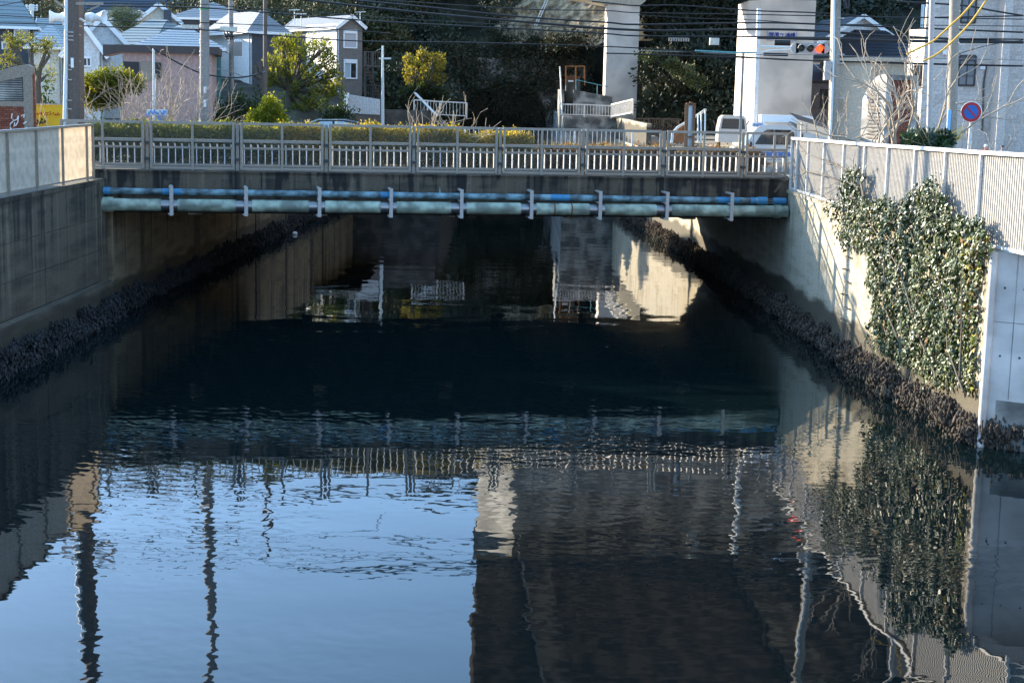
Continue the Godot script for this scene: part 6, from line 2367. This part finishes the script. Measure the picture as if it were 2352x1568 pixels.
	kw.prism(PackedVector2Array([Vector2(-0.68, 1.1), Vector2(0.68, 1.1), Vector2(0.6, 1.68), Vector2(-0.6, 1.68)]), 0.02, Transform3D(Basis(), ko))
	obj("rear_window", kw, M.glass, k)
	for s in [-1, 1]:
		var w := Geo.new()
		w.lathe([Vector2(0.0, -0.09), Vector2(0.26, -0.09), Vector2(0.28, 0.0), Vector2(0.26, 0.09), Vector2(0.0, 0.09)], Transform3D(Basis(Vector3.UP, Vector3.RIGHT, Vector3.FORWARD), ko + Vector3(0.72 * s, 0.28, -0.7)), 16)
		obj("wheel", w, M.black, k)
		var mi := Geo.new()
		mi.beam(ko + Vector3(0.85 * s, 1.2, -1.0), ko + Vector3(1.02 * s, 1.55, -1.0), 0.1, 0.05)
		obj("mirror", mi, M.black, k)
	# the car passing behind the hedge
	var c := thing("car", "dark car with pale glass passing behind the yellow hedge", "car", P(760, 310, 72))
	var co := P(690, 300, 72)
	co.y = 5.06
	var pr := PackedVector2Array([Vector2(0.0, 0.3), Vector2(-0.05, 0.7), Vector2(0.05, 0.86), Vector2(0.45, 1.3), Vector2(0.8, 1.47), Vector2(1.9, 1.5), Vector2(2.7, 1.36), Vector2(3.3, 1.0), Vector2(4.1, 0.86), Vector2(4.3, 0.66), Vector2(4.3, 0.3)])
	var cg2 := Geo.new()
	cg2.prism(pr, 1.65, Transform3D(Basis(), co - Vector3(0, 0, 1.65)))
	obj("body", cg2, M.car_dark, c)
	var gl := Geo.new()
	gl.prism(PackedVector2Array([Vector2(0.35, 0.95), Vector2(0.6, 1.28), Vector2(0.9, 1.4), Vector2(1.45, 1.42), Vector2(1.45, 0.95)]), 0.02, Transform3D(Basis(), co + Vector3(0, 0, 0.003)))
	gl.prism(PackedVector2Array([Vector2(1.55, 0.95), Vector2(1.55, 1.42), Vector2(1.95, 1.42), Vector2(2.6, 1.28), Vector2(3.0, 0.98)]), 0.02, Transform3D(Basis(), co + Vector3(0, 0, 0.003)))
	obj("side_window", gl, M.car_pale, c)
	var rr := Geo.new()
	rr.prism(PackedVector2Array([Vector2(0.08, 0.9), Vector2(0.48, 1.33), Vector2(0.78, 1.475), Vector2(0.74, 1.5), Vector2(0.42, 1.36), Vector2(0.03, 0.92)]), 1.5, Transform3D(Basis(), co - Vector3(0, 0, 1.58)))
	obj("rear_window", rr, M.car_pale, c)
	for x in [0.75, 3.5]:
		var w := Geo.new()
		w.lathe([Vector2(0.0, -0.1), Vector2(0.3, -0.1), Vector2(0.32, 0.0), Vector2(0.3, 0.1), Vector2(0.0, 0.1)], Transform3D(Basis(Vector3.RIGHT, Vector3.BACK, Vector3.DOWN), co + Vector3(x, 0.3, -0.06)), 18)
		obj("wheel", w, M.black, c)


# ---------- hedges, shrubs and trees
func make_plants() -> void:
	var q := RandomNumberGenerator.new()
	q.seed = 51
	var small := spray(34, 0.23, 0.085, 0.36, 8, M.leaf)
	var green := [Color(0.14, 0.15, 0.03), Color(0.24, 0.22, 0.05), Color(0.09, 0.11, 0.025), Color(0.34, 0.28, 0.08)]
	var gold := [Color(0.42, 0.29, 0.04), Color(0.28, 0.22, 0.035), Color(0.5, 0.33, 0.06), Color(0.15, 0.15, 0.03)]
	var red := [Color(0.22, 0.09, 0.035), Color(0.16, 0.10, 0.04), Color(0.12, 0.11, 0.03), Color(0.3, 0.14, 0.05)]
	for e in [["hedge", "green hedge with pale tips behind the left part of the bridge railing", -1.5, 5.6, 1.34, green, 1350], ["hedge", "golden yellow hedge behind the middle of the bridge railing", 5.6, 12.2, 1.34, gold, 1400], ["hedge", "lower yellowish hedge right of the bare shrub on the bridge", 12.2, 15.0, 1.2, gold, 520], ["hedge", "low reddish brown hedge behind the right part of the bridge railing", 15.0, 23.8, 0.8, red, 1000]]:
		var t := thing(e[0], e[1], "hedge", B((e[2] + e[3]) * 0.5, 5.1, -4.4))
		var xs := []
		var cols := []
		for i in e[6]:
			var s := q.randf_range(e[2], e[3])
			var hgt: float = e[4] * (1.0 + 0.05 * sin(s * 2.3) + 0.05 * sin(s * 5.7 + 1.0) + q.randf_range(-0.04, 0.06))
			var y := pow(q.randf(), 0.6) * hgt
			var off := (-3.7 if e[4] > 0.9 else -2.4) - q.randf() * 1.6
			if q.randf() < 0.45:
				off = (-3.7 if e[4] > 0.9 else -2.4) - q.randf() * 0.3
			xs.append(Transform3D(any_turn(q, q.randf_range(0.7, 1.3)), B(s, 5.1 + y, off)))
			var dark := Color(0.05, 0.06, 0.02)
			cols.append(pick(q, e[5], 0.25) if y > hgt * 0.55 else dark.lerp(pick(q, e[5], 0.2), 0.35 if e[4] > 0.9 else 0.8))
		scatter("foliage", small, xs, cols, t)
		var core := Geo.new()
		for i in 10:
			var s0 := lerpf(e[2], e[3], i / 10.0)
			var s1 := lerpf(e[2], e[3], (i + 0.9) / 10.0)
			core.tube([B(s0, 5.05, -4.4), B((s0 + s1) * 0.5, 5.4, -4.4), B(s1, 5.05 + e[4] * 0.7, -4.5)], 0.03, 0.012, 5)
		obj("stems", core, M.bark, t)
	# dry grass by the far railing
	var bl := Geo.new()
	for i in 14:
		var a := q.randf() * TAU
		var p := Vector3(cos(a), 0, sin(a)) * 0.06
		bl.tri(p + Vector3(-0.008, 0, 0), p + Vector3(0.008, 0, 0), p + Vector3(cos(a) * 0.12, q.randf_range(0.5, 0.9), sin(a) * 0.12))
		for k in 3:
			bl.c.append(Color.WHITE)
	var gm := bl.mesh(M.leaf)
	var gx := []
	var gc := []
	for i in 420:
		var s := 12.6 + q.randf() * 6.0
		gx.append(Transform3D(any_turn(q, q.randf_range(0.8, 1.5)), B(s, 5.15, -3.6 - q.randf() * 1.5)))
		gc.append(pick(q, [Color(0.42, 0.28, 0.16), Color(0.5, 0.36, 0.22), Color(0.33, 0.2, 0.1)]))
	tag(scatter("dry_grass", gm, gx, gc), "tall dry tan grass behind the railing left of the lit wall end", "dry grass")
	# bare shrubs
	bare_bush("bare_shrub", "leafless pale shrub tangle right of the brown pole at the left", "shrub", Vector3(P(232, 300, 64).x, 5.0, -64), 1.35, 0.03, 9, 3, 61, Vector3(0.1, 0, 0), 0.6, "leafless shrubs by the left bridge end")
	bare_bush("bare_shrub", "leafless shrub in front of the round topped evergreen", "shrub", Vector3(P(300, 300, 62).x, 5.0, -62), 1.4, 0.03, 9, 3, 62, Vector3(0.05, 0, 0), 0.6, "leafless shrubs by the left bridge end")
	bare_bush("bare_shrub", "leafless shrub around the thin pale post before the brown pink house", "shrub", Vector3(P(360, 300, 63).x, 5.0, -63), 1.55, 0.032, 10, 3, 63, Vector3(0.1, 0, 0), 0.6, "leafless shrubs by the left bridge end")
	bare_bush("bare_shrub", "leafless shrub leaning right towards the grey brown pole", "shrub", Vector3(P(425, 300, 62).x, 5.0, -62), 1.45, 0.03, 9, 3, 64, Vector3(0.35, 0, 0), 0.55, "leafless shrubs by the left bridge end")
	bare_bush("bare_shrub", "leafless twigs before the yellow notice board", "shrub", Vector3(P(128, 300, 61).x, 4.9, -61), 1.3, 0.022, 3, 2, 65, Vector3(0, 0, 0), 0.5, "leafless shrubs by the left bridge end")
	bare_bush("bare_shrub", "leafless pale shrub fanning out behind the middle of the railing", "shrub", Vector3(P(1010, 330, 61).x, 5.1, -61), 1.35, 0.028, 11, 2, 66, Vector3(0.25, 0, 0), 0.5)
	bare_bush("bare_shrub", "leafless shrub leaning right beside the fanned one on the bridge", "shrub", Vector3(P(975, 330, 61.4).x, 5.1, -61.4), 1.15, 0.022, 6, 2, 67, Vector3(0.0, 0, 0), 0.5)
	bare_bush("bare_tree", "tangled leafless tree behind the right fence in front of the brick pillar", "tree", Vector3(P(2085, 345, 52).x, 4.6, -52), 2.0, 0.07, 7, 4, 68, Vector3(0.1, 0.0, 0), 0.62)
	bare_bush("bare_tree", "leafless tree between the meter box pole and the brick pillar", "tree", Vector3(P(1965, 345, 55).x, 4.6, -55), 1.6, 0.05, 5, 4, 69, Vector3(-0.05, 0, 0), 0.6)
	bare_bush("bare_tree", "sparse leafless sapling behind the no parking sign", "tree", Vector3(P(2215, 345, 50).x, 4.6, -50), 1.3, 0.025, 3, 3, 70, Vector3(0.35, 0, 0), 0.55)
	# boughs hanging over the right fence
	var bo := thing("hanging_boughs", "dark bare boughs hanging over the right fence above the ivy", "branches", P(1960, 420, 51))
	var ends := []
	for e in [[[1985, 452], [1975, 400], [1935, 385], [1895, 368], [1850, 352]], [[1975, 445], [1945, 425], [1900, 404], [1850, 392], [1826, 384]], [[1970, 478], [1945, 462], [1915, 458], [1880, 463]]]:
		var g := Geo.new()
		var pts := []
		for p in e:
			pts.append(on_wall(p[0], p[1], Vector3(10.15, 0, -48.0), Vector3(9.98, 0, -58.2)))
		g.tube(pts, 0.035, 0.012, 6, false)
		obj("bough", g, M.bark, bo)
		for i in 7:
			var tg := Geo.new()
			var k := 1 + i % (pts.size() - 1)
			grow(tg, q, (pts[k - 1] as Vector3).lerp(pts[k], q.randf()), Vector3(q.randf_range(-0.6, 0.1), q.randf_range(-0.7, 0.4), -0.7), q.randf_range(0.35, 0.8), 0.010, 2, 0.6, -0.05, ends, 2, 0.25)
			obj("twig", tg, M.bark, bo)
	# evergreen shrub on the right bank
	var es := thing("evergreen_shrub", "dark glossy evergreen shrub peeking over the right fence", "shrub", P(2120, 335, 50))
	var xs := []
	var cols := []
	var big := spray(26, 0.24, 0.16, 0.33, 9, M.leaf_gloss)
	for i in 70:
		var c0 := P(2075 + q.randf() * 100, 328 + q.randf_range(-14, 30), 49.5 + q.randf())
		xs.append(Transform3D(any_turn(q, q.randf_range(0.7, 1.1)), c0))
		cols.append(pick(q, [Color(0.03, 0.06, 0.015), Color(0.06, 0.1, 0.02), Color(0.02, 0.04, 0.015)]))
	scatter("foliage", big, xs, cols, es)
	var est := Geo.new()
	for k in 5:
		est.tube([Vector3(P(2095 + k * 15, 330, 50).x, 4.55, -50), P(2085 + k * 20, 330, 50)], 0.03, 0.015, 5)
	obj("stem", est, M.bark, es)
	# the big yellow-green tree
	var mid := spray(22, 0.26, 0.17, 0.32, 10, M.leaf)
	var ylw := [Color(0.22, 0.22, 0.04), Color(0.34, 0.30, 0.05), Color(0.12, 0.15, 0.03), Color(0.08, 0.11, 0.03)]
	var cr := []
	for e in [[700, 98, 1.1], [660, 122, 1.1], [735, 112, 1.0], [630, 150, 1.0], [690, 138, 1.2], [752, 142, 1.0], [640, 180, 1.0], [680, 172, 0.9], [730, 175, 1.2], [762, 176, 0.8], [618, 178, 0.7], [700, 208, 1.1], [742, 214, 1.0], [672, 226, 0.8], [715, 240, 0.9], [690, 256, 0.7], [648, 98, 0.7], [764, 205, 0.7]]:
		cr.append([P(e[0], e[1], 110.0 + q.randf_range(-1.4, 1.4)), Vector3(0.95, 0.74, 0.95) * e[2] * 0.95])
	tree("broadleaf_tree", "large yellow green tree with bare limbs showing, left of the narrow brown house", Vector3(P(668, 290, 110).x, 5.0, -110), 2.8, 0.3, cr, mid, ylw, 20, 71, M.bark, "", 0.45)
	var cr2 := []
	for e in [[972, 128, 0.7], [946, 142, 0.6], [1000, 134, 0.55], [964, 154, 0.7], [992, 160, 0.75], [944, 172, 0.6], [1008, 150, 0.45], [1004, 182, 0.5], [975, 178, 0.6]]:
		cr2.append([P(e[0], e[1], 119.0 + q.randf_range(-1, 1)), Vector3(1.0, 0.75, 1.0) * e[2]])
	var cr3 := []
	for e in [[962, 205, 0.8], [985, 212, 0.9], [945, 215, 0.7], [1000, 222, 0.7]]:
		cr3.append([P(e[0], e[1], 118.0), Vector3(1.2, 0.8, 1.0) * e[2]])
	tree("broadleaf_tree", "smaller golden topped tree above the guard rail left of the tunnel", Vector3(P(975, 260, 119).x, 5.0, -119), 2.4, 0.2, cr2, mid, [Color(0.34, 0.27, 0.05), Color(0.25, 0.2, 0.04), Color(0.42, 0.32, 0.07), Color(0.09, 0.1, 0.03)], 13, 72, M.bark, "", 0.5)
	tree("dark_evergreen", "dark evergreen bush under the golden topped tree", Vector3(P(970, 260, 118).x, 5.0, -118), 1.0, 0.14, cr3, mid, [Color(0.03, 0.045, 0.018), Color(0.05, 0.06, 0.025)], 40, 73, M.bark)
	# clipped round evergreen
	var cr4 := []
	for e in [[230, 186, 0.62], [262, 182, 0.7], [292, 188, 0.55], [212, 204, 0.5], [245, 200, 0.6], [280, 200, 0.55], [222, 228, 0.55], [250, 224, 0.5]]:
		cr4.append([P(e[0], e[1], 68.0 + q.randf_range(-0.4, 0.4)), Vector3(1.0, 0.62, 1.0) * e[2]])
	tree("clipped_evergreen", "round clipped evergreen with a golden top right of the brown poles", Vector3(P(240, 290, 68).x, 5.0, -68), 0.9, 0.12, cr4, small, [Color(0.16, 0.16, 0.02), Color(0.28, 0.24, 0.03), Color(0.06, 0.09, 0.02)], 75, 74, M.bark, "", 0.15, false)
	# pollarded tree at the far left
	var pt := thing("pollarded_tree", "pollarded tree with stubby boughs and small leaf tufts left of the brown pole", "tree", P(88, 290, 66))
	var px := []
	var pc := []
	for e in [[[90, 290], [86, 190], [92, 150], [104, 118], [100, 100]], [[88, 180], [70, 140], [72, 110], [66, 98]], [[87, 172], [50, 146], [42, 122], [40, 96]], [[50, 146], [30, 140], [14, 136]], [[90, 160], [112, 130], [106, 110]], [[42, 122], [26, 108], [20, 98]], [[86, 190], [100, 178], [108, 170]]]:
		var pts := []
		for p in e:
			pts.append(P(p[0], p[1], 66))
		var g := Geo.new()
		g.tube(pts, 0.14 if e.size() == 5 else 0.08, 0.04, 8)
		obj("bough", g, M.bark, pt)
		for k in 12:
			var end: Vector3 = pts[pts.size() - 1]
			px.append(Transform3D(any_turn(q, q.randf_range(0.6, 1.0)), end + Vector3(q.randfn(), q.randfn() * 0.8, q.randfn()) * 0.22))
			pc.append(pick(q, [Color(0.16, 0.15, 0.04), Color(0.1, 0.12, 0.03), Color(0.3, 0.26, 0.08)]))
	scatter("crown", small, px, pc, pt)
	# small pine among the roofs
	var cr5 := []
	for e in [[276, 26, 0.8], [300, 32, 0.7], [266, 38, 0.6], [288, 46, 0.8], [272, 58, 0.7], [300, 60, 0.5]]:
		cr5.append([P(e[0], e[1], 118.0), Vector3(1.0, 0.28, 1.0) * e[2]])
	var ndl := spray(60, 0.3, 0.2, 0.05, 12, M.leaf_dull)
	tree("pine_tree", "small layered pine among the roofs right of the loudspeakers", Vector3(P(284, 80, 118).x, 7.5, -118), 3.8, 0.12, cr5, ndl, [Color(0.06, 0.09, 0.035), Color(0.1, 0.13, 0.05), Color(0.16, 0.17, 0.07)], 28, 75, M.bark)
	# young yellow tree in the hedge
	var cr6 := []
	for e in [[618, 240, 0.3], [602, 262, 0.33], [630, 252, 0.3], [584, 276, 0.3], [612, 276, 0.4], [640, 272, 0.25], [598, 298, 0.42], [626, 300, 0.35], [574, 296, 0.2], [610, 318, 0.4]]:
		cr6.append([P(e[0], e[1], 61.5), Vector3(0.62, 0.55, 0.62) * e[2] * 1.2])
	tree("young_tree", "young yellow leaved tree growing out of the hedge in front of the slim dark pole", Vector3(P(610, 330, 61.5).x, 5.1, -61.5), 0.9, 0.05, cr6, small, [Color(0.36, 0.33, 0.03), Color(0.26, 0.26, 0.03), Color(0.16, 0.2, 0.03)], 22, 76, M.bark)
	# dark shrubs at the foot of the slate house and the brown house
	for e in [[540, 250, 92, 1.5, "dark green bushes below the banded pole with the transformer"], [770, 262, 104, 1.0, "spiky dark green shrub left of the white fence end post"], [68, 235, 72, 1.2, "dark evergreen bush behind the pollarded tree"], [590, 262, 96, 1.2, "dark bushes behind the young yellow tree"], [490, 268, 88, 0.8, "small dark bush right of the grey brown pole's foot"]]:
		var xs2 := []
		var cs2 := []
		var c0 := P(e[0], e[1], e[2])
		for k in 90:
			xs2.append(Transform3D(any_turn(q, q.randf_range(0.7, 1.2)), c0 + Vector3(q.randfn() * 0.55, q.randfn() * 0.42 - 0.2, q.randfn() * 0.5) * e[3]))
			cs2.append(pick(q, [Color(0.025, 0.045, 0.02), Color(0.04, 0.06, 0.025), Color(0.05, 0.08, 0.03)]))
		var t := thing("dark_bush", e[4], "bush", Vector3(c0.x, 5.0, c0.z))
		scatter("foliage", mid, xs2, cs2, t)
		var st := Geo.new()
		for k in 4:
			st.tube([Vector3(c0.x + k * 0.1 - 0.2, 4.9, c0.z), c0 + Vector3(k * 0.3 - 0.5, 0, 0)], 0.05, 0.02, 5)
		obj("stem", st, M.bark, t)
	var pr := thing("pruned_trunk", "thick pruned trunk with stubby knuckles before the dark slate wall", "tree", P(610, 230, 94))
	var pg := Geo.new()
	for e in [[[607, 255], [604, 200], [602, 170], [598, 140]], [[604, 190], [612, 160], [610, 132]], [[604, 180], [590, 172], [586, 150]]]:
		var pts := []
		for p in e:
			pts.append(P(p[0] - 2, p[1], 95))
		pg.tube(pts, 0.24, 0.14, 8)
	obj("trunk", pg, M.bark, pr)
	pr.position = Vector3(pr.position.x, 5.0, pr.position.z)
	(pr.get_child(0) as Node3D).position = -pr.position


# ---------- people
func person_mesh(bones: Array, cell: float, m: Material) -> ArrayMesh:   # bones: [a, ra, b, rb, colour]; their union meshed as surface nets
	var lo := Vector3.ONE * 1e9
	var hi := -lo
	for b in bones:
		var r := maxf(b[1], b[3]) + cell * 2.0
		lo = lo.min(b[0] - Vector3.ONE * r).min(b[2] - Vector3.ONE * r)
		hi = hi.max(b[0] + Vector3.ONE * r).max(b[2] + Vector3.ONE * r)
	var nx := int((hi.x - lo.x) / cell) + 2
	var ny := int((hi.y - lo.y) / cell) + 2
	var nz := int((hi.z - lo.z) / cell) + 2
	var f := PackedFloat32Array()
	f.resize(nx * ny * nz)
	f.fill(1.0)
	for b in bones:
		var r := maxf(b[1], b[3]) + cell * 3.0
		var a0: Vector3 = ((b[0] as Vector3).min(b[2]) - Vector3.ONE * r - lo) / cell
		var a1: Vector3 = ((b[0] as Vector3).max(b[2]) + Vector3.ONE * r - lo) / cell
		var ab: Vector3 = b[2] - b[0]
		var l2 := maxf(ab.length_squared(), 1e-9)
		for z in range(maxi(0, int(a0.z)), mini(nz, int(a1.z) + 1)):
			for y in range(maxi(0, int(a0.y)), mini(ny, int(a1.y) + 1)):
				for x in range(maxi(0, int(a0.x)), mini(nx, int(a1.x) + 1)):
					var p := lo + Vector3(x, y, z) * cell
					var t := clampf((p - b[0]).dot(ab) / l2, 0.0, 1.0)
					var d: float = (p - (b[0] + ab * t)).length() - lerpf(b[1], b[3], t)
					var i := (z * ny + y) * nx + x
					var k := 0.03
					var h := clampf(0.5 + 0.5 * (f[i] - d) / k, 0.0, 1.0)
					f[i] = lerpf(f[i], d, h) - k * h * (1.0 - h)
	var vid := {}
	var pos := []
	var g := Geo.new()
	for z in nz - 1:
		for y in ny - 1:
			for x in nx - 1:
				var s := Vector3.ZERO
				var c := 0
				for e in 12:
					var ax := e >> 2
					var q := e & 3
					var p0 := [0, 0, 0]
					p0[(ax + 1) % 3] = q & 1
					p0[(ax + 2) % 3] = q >> 1
					var i0: int = ((z + p0[2]) * ny + y + p0[1]) * nx + x + p0[0]
					var i1: int = i0 + (1 if ax == 0 else nx if ax == 1 else nx * ny)
					if (f[i0] < 0.0) != (f[i1] < 0.0):
						var o := Vector3(p0[0], p0[1], p0[2])
						o[ax] += f[i0] / (f[i0] - f[i1])
						s += o
						c += 1
				if c:
					vid[(z * ny + y) * nx + x] = pos.size()
					pos.append(lo + (Vector3(x, y, z) + s / c) * cell)
	for z in range(1, nz - 1):
		for y in range(1, ny - 1):
			for x in range(1, nx - 1):
				var i := (z * ny + y) * nx + x
				for ax in 3:
					var st: int = [1, nx, nx * ny][ax]
					var s1: int = [nx, nx * ny, 1][ax]
					var s2: int = [nx * ny, 1, nx][ax]
					var in0 := f[i] < 0.0
					if in0 == (f[i + st] < 0.0):
						continue
					var a: Vector3 = pos[vid[i]]
					var b: Vector3 = pos[vid[i - s1]]
					var c: Vector3 = pos[vid[i - s1 - s2]]
					var d: Vector3 = pos[vid[i - s2]]
					if in0:
						g.quad(a, b, c, d)
					else:
						g.quad(d, c, b, a)
	for p in g.v:
		var best := 1e9
		var col := Color.WHITE
		for b in bones:
			var ab: Vector3 = b[2] - b[0]
			var t := clampf((p - b[0]).dot(ab) / maxf(ab.length_squared(), 1e-9), 0.0, 1.0)
			var d: float = (p - (b[0] + ab * t)).length() - lerpf(b[1], b[3], t)
			if d < best:
				best = d
				col = b[4]
		g.c.append(col)
	return g.mesh(m)


func make_people() -> void:
	var m := StandardMaterial3D.new()
	m.vertex_color_use_as_albedo = true
	m.roughness = 0.8
	var specs := [["person", "person in an orange jacket and white cap behind the right fence", 2266.0, 331.0, Color(0.75, 0.13, 0.02), Color(0.03, 0.03, 0.04), true], ["person", "person with dark hair and a white and black jacket behind the right fence", 2304.0, 334.0, Color(0.72, 0.7, 0.7), Color(0.02, 0.025, 0.04), false]]
	for s in specs:
		var head := P(s[2], s[3], 66.0)
		var k := (head.y - 5.0) / 1.64
		var o := Vector3(head.x, 5.0, head.z)
		var skin := Color(0.45, 0.27, 0.2)
		var jc: Color = s[4]
		var tr: Color = s[5]
		var V := func(x: float, y: float, z: float) -> Vector3: return Vector3(x, y, z) * k
		var bones := [
			[V.call(0, 1.5, 0), 0.085 * k, V.call(0.0, 1.53, 0.01), 0.09 * k, skin], [V.call(0, 1.28, -0.01), 0.055 * k, V.call(0, 1.42, 0), 0.05 * k, skin],
			[V.call(0, 0.98, 0), 0.13 * k, V.call(0, 1.2, 0), 0.14 * k, jc], [V.call(-0.15, 1.27, 0), 0.075 * k, V.call(0.15, 1.27, 0), 0.075 * k, jc],
			[V.call(-0.19, 1.26, 0), 0.06 * k, V.call(-0.25, 1.0, 0.03), 0.045 * k, jc], [V.call(-0.25, 1.0, 0.03), 0.045 * k, V.call(-0.2, 0.86, 0.2), 0.035 * k, jc],
			[V.call(0.19, 1.26, 0), 0.06 * k, V.call(0.25, 1.0, 0.03), 0.045 * k, jc if s[6] else tr], [V.call(0.25, 1.0, 0.03), 0.045 * k, V.call(0.2, 0.86, 0.2), 0.035 * k, jc if s[6] else tr],
			[V.call(-0.09, 0.86, 0), 0.1 * k, V.call(-0.1, 0.46, 0.03), 0.065 * k, tr], [V.call(-0.1, 0.46, 0.03), 0.06 * k, V.call(-0.1, 0.08, 0), 0.045 * k, tr], [V.call(-0.1, 0.05, 0), 0.045 * k, V.call(-0.1, 0.04, 0.14), 0.04 * k, Color(0.03, 0.03, 0.03)],
			[V.call(0.09, 0.86, 0), 0.1 * k, V.call(0.1, 0.46, 0.03), 0.065 * k, tr], [V.call(0.1, 0.46, 0.03), 0.06 * k, V.call(0.1, 0.08, 0), 0.045 * k, tr], [V.call(0.1, 0.05, 0), 0.045 * k, V.call(0.1, 0.04, 0.14), 0.04 * k, Color(0.03, 0.03, 0.03)],
			[V.call(0, 1.49, 0.09), 0.018 * k, V.call(0, 1.47, 0.105), 0.02 * k, skin]]
		for h in [-1, 1]:                    # hands: palm, four bent fingers, a thumb
			var w: Vector3 = V.call(0.2 * h, 0.86, 0.2)
			bones.append([w, 0.032 * k, w + V.call(-0.01 * h, -0.05, 0.05), 0.034 * k, skin])
			for fi in 4:
				var b0: Vector3 = w + V.call((-0.035 + fi * 0.022) * h, -0.07, 0.08)
				bones.append([b0, 0.011 * k, b0 + V.call(0, -0.045, 0.02 - 0.006 * absf(fi - 1.5)), 0.009 * k, skin])
			bones.append([w + V.call(-0.035 * h, -0.02, 0.04), 0.013 * k, w + V.call(-0.06 * h, -0.05, 0.07), 0.01 * k, skin])
		var t := thing(s[0], s[1], "person", o)
		put("body", person_mesh(bones, 0.022, m), Transform3D(), t, false)
		var hg := Geo.new()
		var hc: Vector3 = V.call(0, 1.55, -0.012)
		hg.ball(hc, Vector3(0.105, 0.1, 0.108) * k, 8, 12)
		if s[6]:
			hg.at(hc + V.call(0, -0.015, 0.12), Vector3(0.13, 0.012, 0.09) * k)
		obj("cap" if s[6] else "hair", hg, M.white if s[6] else M.hair, t, false)
		if not s[6]:
			var st := Geo.new()
			st.at(V.call(0.0, 1.1, 0.13), Vector3(0.1, 0.3, 0.03) * k)
			obj("dark_vest", st, M.black, t, false)
